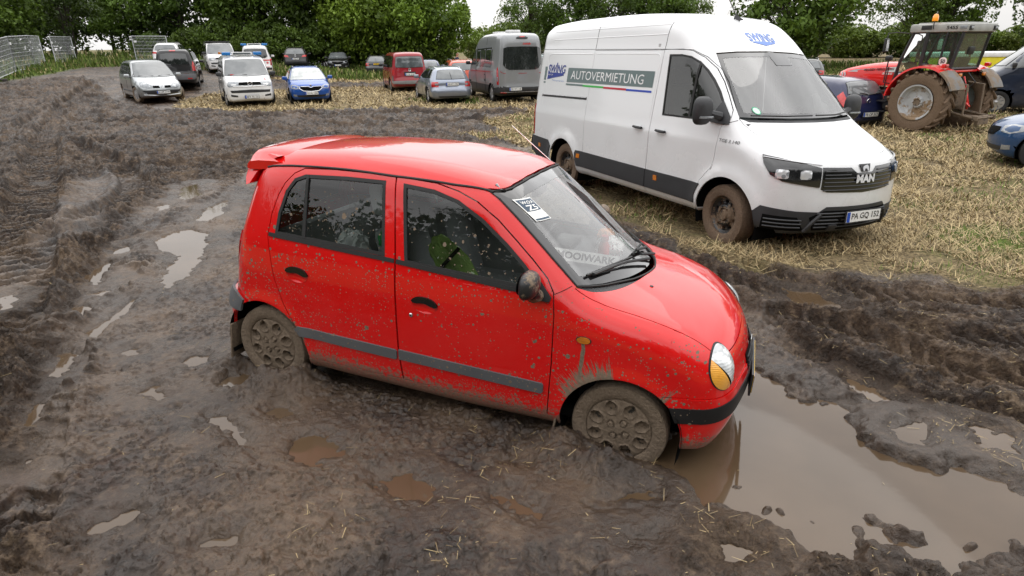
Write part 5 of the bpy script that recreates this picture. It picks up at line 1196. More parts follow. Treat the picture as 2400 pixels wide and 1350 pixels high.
    # seams and pressed lines
    def line(pts,m,r,name,par=bo,side='R',off=0,mp=None):
        mb=MB(); mb.tube(B.lift(mp or (side,),resample(pts,.05,False),off),r,m,5); mb.build(name,par)
    for s in 'RL':
        mb=MB()
        def ln(pts,r=.0035,off=0): mb.tube(B.lift((s,),resample(pts,.05,False),off),r,seam,5)
        ln([(-1.262,2.13),(-1.255,2.44)]); ln([(.374,2.14),(.385,2.45)]); ln([(-2.98,2.135),(.374,2.135),(.89,2.128),(1.10,2.052),(1.29,1.93),(1.45,1.79),(1.60,1.63),(1.72,1.50)],.003)
        ln([(1.655,1.34),(1.80,1.40)],.003); ln([(1.62,.86),(1.60,.83),(1.63,.90)],.002)
        mb.build('panel_seam',bo)
        mb=MB()
        for pts in ([(-2.6,2.40),(.36,2.425)],[(-2.6,2.28),(.36,2.31)],[(-2.72,1.25),(-2.70,1.6),(-2.69,2.0),(-2.66,2.05),(-2.58,2.065),(-1.30,2.07)],[(-1.22,2.075),(.25,2.08),(.31,2.06),(.325,2.0),(.33,1.3)]):
            mb.tube(B.lift((s,),resample(pts,.05,False),-.004),.008,wh,6)
        mb.build('pressed_rib',bo)
        mb=MB(); B.panel(mb,(s,),[(-2.76,1.385),(-1.29,1.415),(-1.29,1.455),(-2.76,1.425)],M['black'],h=.06,off=.003,hem=.006)
        mb.tube(B.lift((s,),[(-2.74,1.418),(-1.30,1.447)],.006),.006,M['silver'],5); mb.build('door_rail',root)
    # bonnet
    mb=MB(); hb=[(x,-y+.005) for x,y in hedge]+[tuple(p-np.array([.006,0])) for p in fe[1:-1]]+[(x,y-.005) for x,y in hedge[::-1]]
    cw=B.conv(('T',0),B.lift(FM,resample([(a,b-.006) for a,b in wb],.06,False))); hb+= [tuple(p+np.array([.05,0])) for p in cw[::-1]][1:-1]
    B.panel(mb,('T',.9),hb,wh,h=.06,hem=.02); hd=mb.build('bonnet',root)
    mb=MB(); B.panel(mb,('T',.9),[tuple(p+np.array([.05,0])) for p in cw]+[tuple(p) for p in cw[::-1]],bl,h=.05,off=-.01,hem=.01); mb.build('scuttle_grille',root)
    mb=MB(); inner=offset_poly(wpoly,.05); B.panel(mb,FM,inner,ws,h=.1,hem=0,off=-.004); wo=mb.build('windscreen',root)
    mb=MB(); B.panel(mb,FM,offset_poly(wpoly,.004),mat('frit',lambda t:t.pbsdf(Base_Color=(.012,.012,.013,1),Roughness=.06,Coat_Weight=1)),[inner],h=.08,off=-.002,hem=0); B.panel(mb,FM,[(-.02,2.08),(.30,2.08),(.28,1.97),(.0,1.97)],MATS['frit'],h=.08,off=-.001,hem=0)
    mb.build('windscreen_seal',wo)
    mb=MB(); B.panel(mb,FM,ellipse(-.66,1.50,.045,.038),plain('badge_green',(.05,.35,.2),.5),h=.03,off=.002,hem=0); B.panel(mb,FM,ellipse(-.66,1.50,.036,.030),plain('badge_pale',(.55,.7,.6),.5),h=.03,off=.003,hem=0); o=mb.build('sticker',wo)
    for a,b in(((-.78,1.455),(-.02,1.452)),((.05,1.452),(.70,1.47))): wiper(root,np.vstack([B.lift(FM,[b],.03),B.lift(FM,[((a[0]+b[0])/2,1.45)],.035),B.lift(FM,[a],.025)]).tolist())
    # doors
    for s in 'RL':
        sg=-1 if s=='R' else 1
        mb=MB(); B.panel(mb,(s,),CD,wh,[CW],h=.055,gap=.003,hem=.02); d=mb.build('cab_door',root)
        mb=MB(); B.panel(mb,(s,),CW,M['rubber'],[offset_poly(CW,.022)],h=.06,off=.002,hem=.01); B.panel(mb,(s,),[(1.055,2.0),(1.085,1.985),(1.10,1.36),(1.06,1.36)],M['rubber'],h=.05,off=.003,hem=.01); mb.build('window_seal',d)
        mb=MB(); B.panel(mb,(s,),offset_poly(CW,.015),gl,h=.1,off=-.006,hem=0); mb.build('window',d)
        mb=MB(); B.panel(mb,(s,),SD,wh,h=.055,gap=.003,hem=.02); d2=mb.build('sliding_door',root)
        for x,par in((.14,d2),(.63,d)):
            mb=MB(); P=B.lift((s,),[(x-.085,1.165),(x+.085,1.16)],.03); mb.tube([P[0]-[0,.02*sg,0],P[0],(P[0]+P[1])/2+[0,.012*sg,0],P[1],P[1]-[0,.02*sg,0]],[.012,.016,.018,.018,.014],M['black'],8); mb.build('handle',par)
            mb=MB(); k0=B.panel(mb,(s,),ellipse(x,1.185,.055,.04),wh,h=.02,off=.002,hem=0); mb.build('handle_cup',par)
        # lower cladding strips
        mb=MB(); B.panel(mb,(s,),[(-1.40,.405),(.368,.405),(.368,.645),(-1.44,.645),(-1.46,.60),(-1.44,.5)],bl,h=.05,off=.012,hem=.014); mb.build('cladding',d2)
        mb=MB(); B.panel(mb,(s,),[(.382,.405),(1.39,.405),(1.385,.5),(1.425,.60),(1.46,.65),(.382,.645)],bl,h=.05,off=.012,hem=.014); mb.build('cladding',d)
        mb=MB(); B.panel(mb,(s,),[(-3.06,.36),(-2.36,.34),(-2.33,.5),(-2.28,.61),(-2.4,.69),(-3.06,.71)],bl,h=.05,off=.012,hem=.014); mb.build('cladding',bo)
        for x in(-2.72,-1.36,.605):
            mb=MB(); B.panel(mb,(s,),rect(x-.035,x+.035,.535,.60),M['amber'],h=.03,off=.02,hem=.01); mb.build('side_marker',root)
        mb=MB(); B.panel(mb,('D',-2.4),[(-sg*-.98 if 0 else (sg*.92),.74),(sg*1.02,.74),(sg*1.03,1.25),(sg*.93,1.25)] if sg>0 else [(-1.02,.74),(-.92,.74),(-.93,1.25),(-1.03,1.25)],M['redlens'],h=.05,off=.012,hem=.014); mb.build('taillight',root)
        # mirror
        mb=MB(); B.panel(mb,(s,),[(1.56,1.60),(1.72,1.44),(1.74,1.36),(1.60,1.35),(1.46,1.36),(1.50,1.45)],bl,h=.04,off=.02,hem=.03)
        mb.tube([(1.62,sg*.98,1.43),(1.60,sg*1.10,1.46),(1.57,sg*1.16,1.48)],[.05,.04,.045],bl,8)
        c=np.array((1.56,sg*1.20,1.49)); u=np.linspace(0,PI,12);v=np.linspace(0,2*PI,20,endpoint=False);V=[];F=[]
        for a_ in u:
            for b_ in v:
                x_=math.cos(a_);r_=math.sin(a_)**.62;yy=math.cos(b_);zz=math.sin(b_)
                V.append((c[0]+(.085*x_ if x_>0 else .04*x_),c[1]+.125*r_*np.sign(yy)*abs(yy)**.65,c[2]+.155*r_*np.sign(zz)*abs(zz)**.6))
        for i in range(11):
            for j in range(20): F.append((i*20+j,(i+1)*20+j,(i+1)*20+(j+1)%20,i*20+(j+1)%20))
        mb.add(V,F,bl); mi=mb.build('door_mirror',root)
        mb=MB(); mb.box((c[0]+.07,c[1]-.01*sg,c[2]-.065),(.03,.19,.025),M['clear'],bev=.008); mb.build('indicator',mi)
        # head lamps
        hl=[(-.955,1.105),(-.93,1.02),(-.86,.915),(-.76,.86),(-.455,.805),(-.452,1.0),(-.60,1.045),(-.80,1.085)]
        if s=='L': hl=[(-a,b) for a,b in hl]
        mb=MB(); B.panel(mb,CM,hl,plain('lamp_housing_black',(.012,.012,.014),.08,coat=1),h=.05,off=.010,hem=.02); k=mb.build('headlight',root)
        for a,w_ in((-.77,.052),(-.585,.046)):
            a=a if s=='R' else -a; mb=MB()
            B.panel(mb,CM,[(a+w_*math.copysign(abs(math.cos(q))**.35,math.cos(q)),.932+.046*math.copysign(abs(math.sin(q))**.35,math.sin(q))) for q in np.linspace(0,2*PI,24,endpoint=False)],mat('reflector',lambda t:t.pbsdf(Base_Color=t.mix(t.m('GREATER_THAN',t.voro(t.obj(),16),.42),(.35,.36,.38,1),(.85,.86,.88,1)),Metallic=.5,Roughness=.2,Coat_Weight=1,Normal=t.bump(t.noise(t.obj(),14,1),.5,.02))),h=.02,off=.016,hem=.004)
            mb.build('reflector',k)
        mb=MB(); a=(-.94,-.455) if s=='R' else(.94,.455); mb.tube(B.lift(CM,[(a[0]+(a[1]-a[0])*q,1.085-.055*q**1.2) for q in np.linspace(0,1,9)],.014),.006,M['silver'],5); mb.build('light_bar',k)
    # grille
    gp=[(-.44,.785),(-.38,.755),(0,.74),(.38,.755),(.44,.785),(.44,1.005),(.16,1.0),(.10,.945),(-.10,.945),(-.16,1.0),(-.44,1.005)]
    mb=MB(); B.panel(mb,CM,gp,plain('grille_gloss',(.01,.01,.011),.15,coat=1),h=.04,off=.004,hem=.015)
    for z in(.775,.815,.855,.895,.93,.965): mb.tube(B.lift(CM,[(a,z) for a in np.linspace(-.42,.42,15) if not(abs(a)<.15 and z>.93)] if z<.93 else [(a,z) for a in np.linspace(-.42,-.17,6)],.010),.0075,bl,5)
    for z in(.93,.965): mb.tube(B.lift(CM,[(a,z) for a in np.linspace(.17,.42,6)],.010),.0075,bl,5)
    gr=mb.build('grille',root)
    mb=MB(); V,F=fit_text('MAN',.26,.085,.05); P=B.lift(CM,V*np.array([.86,1])+np.array([.0,.885]),.022); mb.add(P,F,plain('letter_silver',(.72,.73,.74),.3)); P=B.lift(CM,V*np.array([.86,1])+np.array([.0,.882]),.019); mb.add(P,F,M['black']); mb.build('lettering',gr,smooth=False)
    mb=MB(); B.panel(mb,CM,[(-.07,1.03),(.07,1.03),(.045,.955),(-.045,.955)],M['black'],h=.03,off=.012,hem=.008)
    lion=[(-.035,.962),(-.02,.962),(-.014,.985),(.010,.985),(.020,.962),(.036,.962),(.038,1.0),(.026,1.022),(.0,1.018),(-.028,1.008),(-.038,.99)]
    B.panel(mb,CM,lion,M['silver'],h=.02,off=.016,hem=.003); mb.build('badge',gr)
    # bumper
    b0=B.conv(CM,B.lift('R',np.array(arc(1.87,.34,RA,22,-14,6))))
    bt=[(th,z) for th,z in zip(np.linspace(b0[-1][0],0,9)[1:],[.265,.27,.275,.28,.29,.29,.29,.29])]
    lowb=[tuple(p) for p in b0]+bt; upb=[(a,b-.003) for a,b in blk]
    bp=lowb+[(-a,b) for a,b in lowb[:-1][::-1]]+[(-a,b) for a,b in upb[1:-1]]+upb[::-1][:-1]
    mb=MB(); B.panel(mb,CM,bp,bl,h=.045,off=.006,hem=.02); bu=mb.build('front_bumper',root)
    mb=MB()
    for L in([(-.88,.34),(-.52,.335),(-.60,.49),(-.87,.50)],[(.88,.34),(.52,.335),(.60,.49),(.87,.50)],[(-.44,.335),(.44,.335),(.40,.56),(-.38,.56),(-.50,.49)]):
        L=L if L[0][0]<0 else L; B.panel(mb,CM,L,M['gap'],h=.05,off=.009,hem=0)
    for z in(.375,.415,.455,.495,.53):
        for a0,a1 in((-.86,-.56),(.56,.86),(-.44,.42)):
            if z>.49 and a0!=-.44: continue
            mb.tube(B.lift(CM,[(a,z) for a in np.linspace(a0,a1,9)],.010),.009,bl,5)
    mb.tube(B.lift(CM,[(-.52,.33),(-.46,.44),(-.40,.52)],.012),.022,bl,6); mb.tube(B.lift(CM,[(.52,.33),(.46,.44),(.40,.52)],.012),.022,bl,6)
    B.panel(mb,CM,ellipse(-.20,.47,.018,.022),M['gap'],h=.02,off=.02,hem=.01); B.panel(mb,CM,rect(-.30,-.22,.33,.40),bl,h=.03,off=.03,hem=.03); mb.build('lower_grille',bu)
    c=B.lift(CM,[(.052,.485)],.035)[0]; plate(root,c,.52,.11,'PA GQ 152',ux=(0,1,0),uz=(-.05,0,1),bold=.01)
    # rear bumper
    mb=MB(); DM=('D',-2.4); B.panel(mb,DM,[(-.98,.42),(0,.40),(.98,.42),(.98,.70),(0,.72),(-.98,.70)],bl,h=.08,off=.03,hem=.03); mb.build('rear_bumper',root)
    # lettering
    teal=plain('band_teal_grey',(.13,.18,.18),.4,var=.04)
    for s in('R','L'):
        sg=1 if s=='R' else -1; mb=MB(); S_=(s,)
        cx=-.86; X=lambda x: x if sg>0 else 2*cx-x
        PL=lambda L,m,off=.003: B.panel(mb,S_,[(X(a),b) for a,b in L],m,h=.08,off=off,hem=0)
        PL([(-1.975,1.862),(.270,1.868),(.272,1.668),(-1.975,1.648)],teal); PL([(-2.785,1.862),(-2.70,1.863),(-2.70,1.655),(-2.785,1.652)],teal); PL([(-2.783,1.602),(-2.70,1.604),(-2.70,1.628),(-2.783,1.626)],teal)
        for a,b,m in((-1.985,-1.462,teal),(-1.462,-.88,plain('band_green',(.04,.42,.06),.4)),(-.88,-.303,plain('band_red',(.5,.01,.03),.4)),(-.303,.270,plain('band_blue',(.02,.06,.42),.4))): PL([(a,1.600),(b,1.604),(b,1.630),(a,1.626)],m)
        navy=plain('letter_navy',(.02,.04,.25),.4); wl=plain('letter_white',(.8,.8,.8),.4)
        def TX(t,x,z,w,h,m,bold=0,shear=0,off=.005):
            V,F=fit_text(t,w,h,bold,shear); V=V*np.array([sg,1]) if sg<0 else V; 
            V=V+np.array([X(x),z]); V=V if sg>0 else np.array(V)
            P=B.lift(S_,V,off); mb.add(P,F,m,B.grad(P))
        if sg>0:
            TX('AUTOVERMIETUNG',-.90,1.760,1.92,.125,wl,.0); TX('SWING',-2.36,1.835,.60,.13,navy,.015,.15); 
            PL([(-2.66,1.775),(-2.12,1.775),(-2.10,1.74),(-2.66,1.665)],navy); TX('RENT A CAR',-2.55,1.742,.18,.022,wl,.0,off=.007); TX('Mietwagengruppe',-2.27,1.655,.40,.03,plain('letter_pale_blue',(.2,.28,.5),.4),.0)
            PL([(-2.375,1.90),(-2.345,1.90),(-2.345,1.935),(-2.375,1.93)],navy)
        mb.build('lettering_band',root)
        if sg>0:
            mb=MB(); V,F=fit_text('TGE 3.140',.30,.034,.0); P=B.lift(S_,V+np.array([1.815,1.180]),.006); mb.add(P,F,M['ink'],B.grad(P)); mb.build('model_lettering',root,smooth=False)
    mb=MB(); lb=plain('letter_faded_blue',(.10,.2,.55),.4); V,F=fit_text('SWING',.42,.14,.02,.1); V=np.stack([1.0-V[:,1],V[:,0]+.06],1); P=B.lift(('T',1.6),V,.005); mb.add(P,F,lb,B.grad(P))
    B.panel(mb,('T',1.6),[(1.07,-.12),(1.085,-.12),(1.13,.05),(1.085,.24),(1.07,.24)],lb,h=.05,off=.004,hem=0); mb.build('roof_lettering',root)
    p=B.lift(('T',1.6),[(.62,.02)])[0]; mb=MB(); mb.add([p+np.array(q) for q in((.12,0,-.01),(-.06,-.03,-.01),(-.06,.03,-.01),(-.04,0,.07))],[(0,1,3),(1,2,3),(2,0,3),(0,2,1)],M['black']); mb.tube([p+[-.03,0,.05],p+[-.22,0,.28]],.006,M['black'],5); mb.build('roof_aerial',root)
    # wheels
    tm=muddy('van_tyre_muddy',(.03,.026,.022),1.15,.8,5,(.15,.10,.065),.03); rm=muddy('van_steel_rim',(.012,.012,.013),.30,.3,5,(.16,.11,.07))
    for x in(1.83,-1.83):
        for s in(-1,1): wheel(root,x,s,s*.85,.345,.352,.235,.222,'steel',tm,rm,M['gap'],steer=(-.06 if x>0 else 0),seg=72)
    # cab
    mb=MB(); lt=M['lightcloth']; mb.box((0,0,.42),(4.9,1.7,.08),M['gap']); mb.box((.25,0,1.45),(.04,1.72,1.5),plain('bulkhead_pale',(.5,.5,.5),.7)); mb.box((2.1,0,.85),(.05,1.6,.7),M['gap'])
    for s in 'RL': B.panel(mb,(s,),[(.3,.45),(1.45,.75),(1.72,1.0),(1.72,1.36),(.3,1.34)],M['greycloth'],h=.15,off=-.06,hem=0)
    B.panel(mb,('T',1.6),[(.2,-.6),(1.0,-.6),(1.0,.6),(.2,.6)],lt,h=.15,off=-.05,hem=0)
    mb.build('cabin_lining',root)
    mb=MB(); mb.ext([(1.95,1.0),(1.92,1.37),(1.60,1.37),(1.42,1.33),(1.36,1.2),(1.42,.9),(1.95,.8)],plain('dash_dark',(.06,.06,.065),.8),-.85,.85); mb.build('dashboard',root)
    for y in(-.5,.45): seat(root,.75,y,.95,M['greycloth'],w=.55,back=.7)
    steering(root,(1.25,.45,1.35),.2,.8)
    return root,B
VAN_,VB=van()
# ------------------------------------------------------------------ parked vehicles of the field
def vehicle(name,label,cat,loc,yaw,S,group=None,pitch=0,roll=0):
    """parked car from a specification: silhouette, glass, lamps, wheels; loc = ground point under the middle"""
    root=empty(name,label,cat,group=group)
    root.matrix_world=Matrix.Translation(loc)@(Matrix.Rotation(yaw,4,'Z')@Matrix.Rotation(pitch,4,'Y')@Matrix.Rotation(roll,4,'X'))
    L,W,H=S['L'],S['W'],S['H']; r=S.get('r',.32); xf,xr=S['wx']; k=S.get('k',.2)
    B=Body(S['prof'],W,S['plan'],S['sec'],S['bow'],S.get('crown',((-3,.05),(3,.05))),k=k,res=.03,wheels=((xf,r),(xr,r)),ra=r*1.17,flare=.015,fw=.06)
    pm=S['paint']; bl=M['black']; low=S.get('low',.0)
    mb=MB(); n=S.get('n',(56,20,16)); zc=H*.45
    cl=S.get('clad'); matf=None
    if cl: matf=lambda c:[(bl,c[:,2]<cl),(pm,c[:,2]>=cl)]
    B.shell(mb,pm,(-L/2-.2,L/2+.2,W/2+.2,-.1,H+.2),(-L/2+.75,L/2-.85,W/2-.55,zc-.08,zc+.1),n=n,matf=matf)
    for s in(-1,1):
        for x in(xf,xr): well(mb,M['gap'],x,r,r*1.17+.01,W*.28,W/2-.05,s,14)
    mb.box((0,0,.25),(L*.8,W*.75,.12),M['gap'])
    body=mb.build('body',root)
    G=S.get('glass',M['dglass'])
    def P(mp,poly,m,nm,off=.006,h=.12,hem=.012,par=root,**kw):
        mb=MB(); B.panel(mb,mp,poly,m,h=h,off=off,hem=hem,**kw); return mb.build(nm,par)
    hx=L/2; 
    for nm,mp,key,g in(('windscreen',('F',S.get('fx',-.2)),'ws',S.get('wsg',G)),('rear_window',('B',S.get('bx',.2)),'rw',S.get('rwg',G))):
        if key in S:
            for poly in(S[key] if isinstance(S[key][0],list) else [S[key]]):
                q=[(a,b) for a,b in poly]+[(-a,b) for a,b in poly[::-1] if abs(a)>1e-6] if S.get(key+'_half',True) else poly
                o=P(mp,q,g,nm,h=.08,off=.012)
                mb=MB(); mb.tube(B.lift(mp,resample(q,.12),.006),.010,M['rubber'],4,closed=True); mb.build('window_seal',o)
    for s in 'RL':
        for poly in S.get('side',[]): P((s,),poly,S.get('sg',G),'side_window',h=.1,off=.009)
        for x0,z0,x1,z1 in S.get('seams',[]):
            mb=MB(); mb.tube(B.lift((s,),resample([(x0,z0),(x1,z1)],.15,False),.001),.006,M['gap'],4); mb.build('door_seam',body)
        for x,z in S.get('handles',[]):
            mb=MB(); mb.tube(B.lift((s,),[(x-.08,z),(x+.08,z)],.02),.014,S.get('hm',pm),5); mb.build('handle',root)
        if 'trimz' in S:
            a,b,z=S['trimz']; mb=MB(); mb.tube(B.lift((s,),resample([(a,z),(b,z)],.3,False),.01),.028,bl,5); mb.build('rub_strip',root)
        sg=-1 if s=='R' else 1
        if 'mir' in S:
            x,z=S['mir']; y=float(abs(B.lift((s,),[(x,z)])[0,1])); mb=MB(); mb.box((x,sg*(y+.16),z+.03),(.12,.22,.15),S.get('mm',pm),bev=.05); mb.tube([(x,sg*(y-.02),z-.03),(x,sg*(y+.12),z)],.03,bl,6); mb.build('door_mirror',root)
        for x in(xf,xr): wheel(root,x,sg,sg*(W/2-S.get('ww',.205)/2-.015),r,r,S.get('ww',.205),r*.66,S.get('rim','alloy'),S.get('tm'),S.get('rm'),M['gap'],seg=32,steer=S.get('steer',0) if x==xf else 0)
    CF,CB=('C',hx-1.0),('D',-hx+1.0)
    for key,mp in(('front',CF),('back',CB)):
        for it in S.get(key,[]):
            kind,poly,m,nm=it[:4]; off=it[4] if len(it)>4 else .008
            if kind=='sym':
                for sg in(1,-1): P(mp,[(a*sg,b) for a,b in poly],m,nm,off,h=.1)
            elif kind=='mid': P(mp,[(a,b) for a,b in poly]+[(-a,b) for a,b in poly[::-1] if abs(a)>1e-6],m,nm,off,h=.1)
            elif kind=='tube':
                mb=MB(); mb.tube(B.lift(mp,resample([(a,b) for a,b in poly]+[(-a,b) for a,b in poly[::-1]],.1,False),off),it[5],m,5); mb.build(nm,root)
            elif kind=='ring':
                c=B.lift(mp,[poly[0]],off)[0]; R_=poly[1]; mb=MB(); sx=1 if key=='front' else -1
                a=np.linspace(0,2*PI,20,endpoint=False); mb.tube(np.stack([np.full(20,c[0]),c[1]+R_*np.cos(a),c[2]+R_*np.sin(a)],1),R_*.16,m,5,closed=True)
                if len(poly)>2:
                    for z0 in poly[2]:
                        mb.tube([(c[0],c[1]+q[0]*R_,c[2]+q[1]*R_) for q in z0],R_*.12,m,4)
                mb.build(nm,root)
            elif kind=='text':
                a,z,w,h=poly; V,F=fit_text(m,w,h,.03); c=B.lift(mp,[(a,z)],off)[0]; sx=1 if key=='front' else -1
                mb=MB(); mb.add(np.stack([np.full(len(V),c[0]),c[1]+sx*V[:,0],c[2]+V[:,1]],1),F,it[5]); mb.build(nm,root,smooth=False)
    for fb,a,z,txt,*o in S.get('plates',[]):
        mp=CF if fb=='f' else CB; c=B.lift(mp,[(a,z)],.05)[0]; plate(root,c,.52,.11,txt,ux=(0,1 if fb=='f' else -1,0),col=o[0] if o else None,frame=True)
    if 'rails' in S:
        a,b,y,z,m=S['rails']
        for sg in(-1,1):
            mb=MB(); x=np.linspace(a,b,9); p3=B.lift(('T',H*.6),np.stack([x,np.full(9,sg*y)],1),.0); p3[1:-1,2]+=z; mb.tube(p3,.014,m,6); mb.build('roof_rail',root)
    for wz in S.get('wipers',[]):
        mb=MB(); mb.tube(B.lift(wz[0],wz[1],.02),.011,bl,5); mb.build('wiper',root)
    if 'extra' in S: S['extra'](root,B)
    return root
def stdplan(L,W,t=.12): h=W/2; return [(-L/2-.05,h*.84),(-L/2+.3,h*.95),(-L/2+.8,h),(L/2-1.2,h),(L/2-.6,h*.96),(L/2-.2,h*.86),(L/2+.05,h*.72)]
def stdsec(H,zb,W,roofw,low=-.03): h=W/2; return [(.1,low*2),(.3,low),(.5,0),(.7,0),(zb-.1,-.012),(zb,-.03),(H,roofw/2-h),(H+.3,roofw/2-h-.1)]
def stdbow(L,wsx=(.6,1.3),f=.28,b=.12,w=.2): return [(-L/2-.1,-b),(-L/2+.5,-b*.8),(-L/2+1.4,0),(wsx[0]-.6,0),(wsx[0],w*.6),(wsx[1],w),(L/2-.6,.16),(L/2+.1,f)]
def car_kinds():
    K={}
    ch,sv,gap,bl=M['chrome'],M['silver'],M['gap'],M['black']
    P=lambda n,c,*a,**k: paint(n,c,*a,**k)
    gg=mat('windscreen_pale_sky',lambda t:t.pbsdf(Base_Color=t.mix(t.map(t.noise(t.obj(),2.2,3),.3,.7),(.10,.11,.115,1),(.16,.17,.175,1)),Roughness=.06,Specular_IOR_Level=.8))  # opaque glass, pale sky reflection painted into its base colour
    vw=[[(-.55,.62),(-.12,-.1),(0,.25),(.12,-.1),(.55,.62)],[(-.85,.25),(-.35,-.75),(0,-.1),(.35,-.75),(.85,.25)]]
    K.update(ch=ch,sv=sv,gap=gap,bl=bl,gg=gg,vw=vw,P=P)
    return K
KK=car_kinds()
def S_mpv(pm,**kw):   # long silver people carrier seen from the front
    L,W,H=4.66,1.86,1.73
    S=dict(L=L,W=W,H=H,wx=(1.40,-1.40),r=.325,paint=pm,k=.2,
     prof=[(2.05,.2),(2.24,.27),(2.32,.42),(2.30,.62),(2.20,.76),(1.95,.88),(1.72,.97),(1.50,1.08),(1.0,1.40),(.58,1.64),(.3,1.70),(-.4,1.735),(-1.3,1.71),(-1.9,1.66),(-2.08,1.5),(-2.2,1.1),(-2.28,.8),(-2.33,.5),(-2.25,.25),(-1.9,.2),(0,.19)],
     plan=stdplan(L,W),sec=stdsec(H,1.02,W,1.30),bow=stdbow(L,(.7,1.5),.42,.12,.3),
     ws=[(0,1.655),(.45,1.64),(.64,1.60),(.74,1.30),(.80,1.06),(.5,1.04),(0,1.03)],wsg=KK['gg'],fx=-.3,
     side=[[(-.02,1.10),(1.02,1.08),(.62,1.40),(.30,1.56),(0,1.59)],[(-1.0,1.12),(-.10,1.10),(-.08,1.59),(-.95,1.59)],[(-1.95,1.16),(-1.08,1.13),(-1.03,1.58),(-1.7,1.54)],[(1.10,1.06),(1.32,1.05),(1.0,1.30)]],sg=M['dglass'],
     seams=[(.95,.35,1.0,1.0),(-.04,.3,-.05,1.62)],handles=[(.12,.92),(-.9,.94)],trimz=(-1.0,1.0,.45),mir=(.98,1.06),rim='disc',
     front=[('sym',[(.36,.60),(.60,.58),(.86,.66),(.98,.84),(.90,.93),(.66,.82),(.40,.70)],M['clear'],'headlight'),('sym',[(.09,.60),(.36,.60),(.38,.70),(.12,.695)],KK['gap'],'grille'),
       ('mid',[(0,.37),(.3,.36),(.62,.37),(.80,.50),(0,.52)],KK['bl'],'lower_grille'),('tube',[(-.75,.33),(-.3,.29)],pm,'bumper_lip',.01,.02),
       ('sym',[(.62,.36),(.70,.36),(.70,.42),(.62,.42)],M['clear'],'fog_lamp',.014)],
     plates=[('f',0,.43,'E:QM 3144')],wipers=[(('F',-.3),[(-.66,1.09),(-.1,1.08)]),(('F',-.3),[(.1,1.08),(.6,1.10)])])
    def ex(root,B):
        c=B.lift(('C',L/2-1),[(0,.66)],.02)[0]; mb=MB(); q=[(0,.075),(.045,0),(0,-.075),(-.045,0)]; mb.tube([(c[0],c[1]+a,c[2]+b) for a,b in q],.010,KK['ch'],5,closed=True); mb.build('badge',root)
    S['extra']=ex; S.update(kw); return S
def S_t6(pm,**kw):   # white ambulance-service van from the front
    L,W,H=4.90,1.90,1.95
    S=dict(L=L,W=W,H=H,wx=(1.50,-1.50),r=.34,paint=pm,k=.16,
     prof=[(2.2,.22),(2.40,.28),(2.45,.45),(2.45,.70),(2.42,.88),(2.30,1.0),(2.05,1.10),(1.80,1.17),(1.5,1.45),(1.15,1.80),(.95,1.90),(.6,1.94),(-1,1.96),(-2.1,1.93),(-2.30,1.86),(-2.38,1.5),(-2.42,1.0),(-2.46,.6),(-2.4,.3),(-2,.22),(0,.21)],
     plan=stdplan(L,W),sec=stdsec(H,1.12,W,1.52),bow=stdbow(L,(1.1,1.8),.26,.04,.18),
     ws=[(0,1.80),(.5,1.79),(.69,1.77),(.78,1.45),(.83,1.20),(.5,1.18),(0,1.17)],wsg=KK['gg'],fx=-.2,
     side=[[(.55,1.18),(1.55,1.16),(1.12,1.62),(.95,1.74),(.57,1.76)],[(-.75,1.20),(.42,1.18),(.42,1.75),(-.75,1.76)],[(-2.1,1.22),(-.88,1.20),(-.88,1.76),(-2.08,1.75)]],
     seams=[(.48,.3,.48,1.85),(-.82,.3,-.82,1.85),(1.45,.4,1.5,1.1)],handles=[(.62,1.02),(.35,1.02)],mir=(1.45,1.22),mm=M['black'],rim='disc',
     front=[('sym',[(.42,.80),(.78,.78),(.88,.84),(.86,.98),(.60,.99),(.44,.97)],M['clear'],'headlight'),('mid',[(0,.85),(.43,.85),(.43,.96),(0,.97)],KK['gap'],'grille'),('tube',[(-.62,.815),(-.2,.80)],KK['ch'],'chrome_strip',.012,.012),
       ('mid',[(0,.56),(.70,.56),(.74,.65),(0,.68)],KK['bl'],'lower_grille'),('sym',[(.50,.40),(.74,.42),(.74,.50),(.5,.46)],KK['bl'],'air_inlet'),('ring',((0,.90),.085,KK['vw']),KK['ch'],'badge',.03)],
     plates=[('f',0,.40,'MTK RK 335')],wipers=[(('F',-.2),[(-.7,1.23),(0,1.22)])])
    S.update(kw); return S
def lightbar(root,x,z,w,amber=True,front=1):
    mb=MB(); mb.box((x,0,z),(.30,w*.52,.11),M['white'],bev=.02); o=mb.build('light_bar',root)
    for s in(-1,1):
        mb=MB(); mb.box((x,s*w*.40,z),(.30,w*.22,.13),M['bluelamp'],bev=.03); mb.build('blue_lamp',o)
    mb=MB(); mb.box((x+.155*front,0,z),(.01,w*.45,.07),M['greyglass']); mb.build('display_panel',o)
    if amber:
        mb=MB(); mb.lathe([(0,.1),(.05,.09),(.055,0)],M['amber'],'z',c=(x,-w*.56,z-.02),seg=14); mb.build('amber_lamp',o)
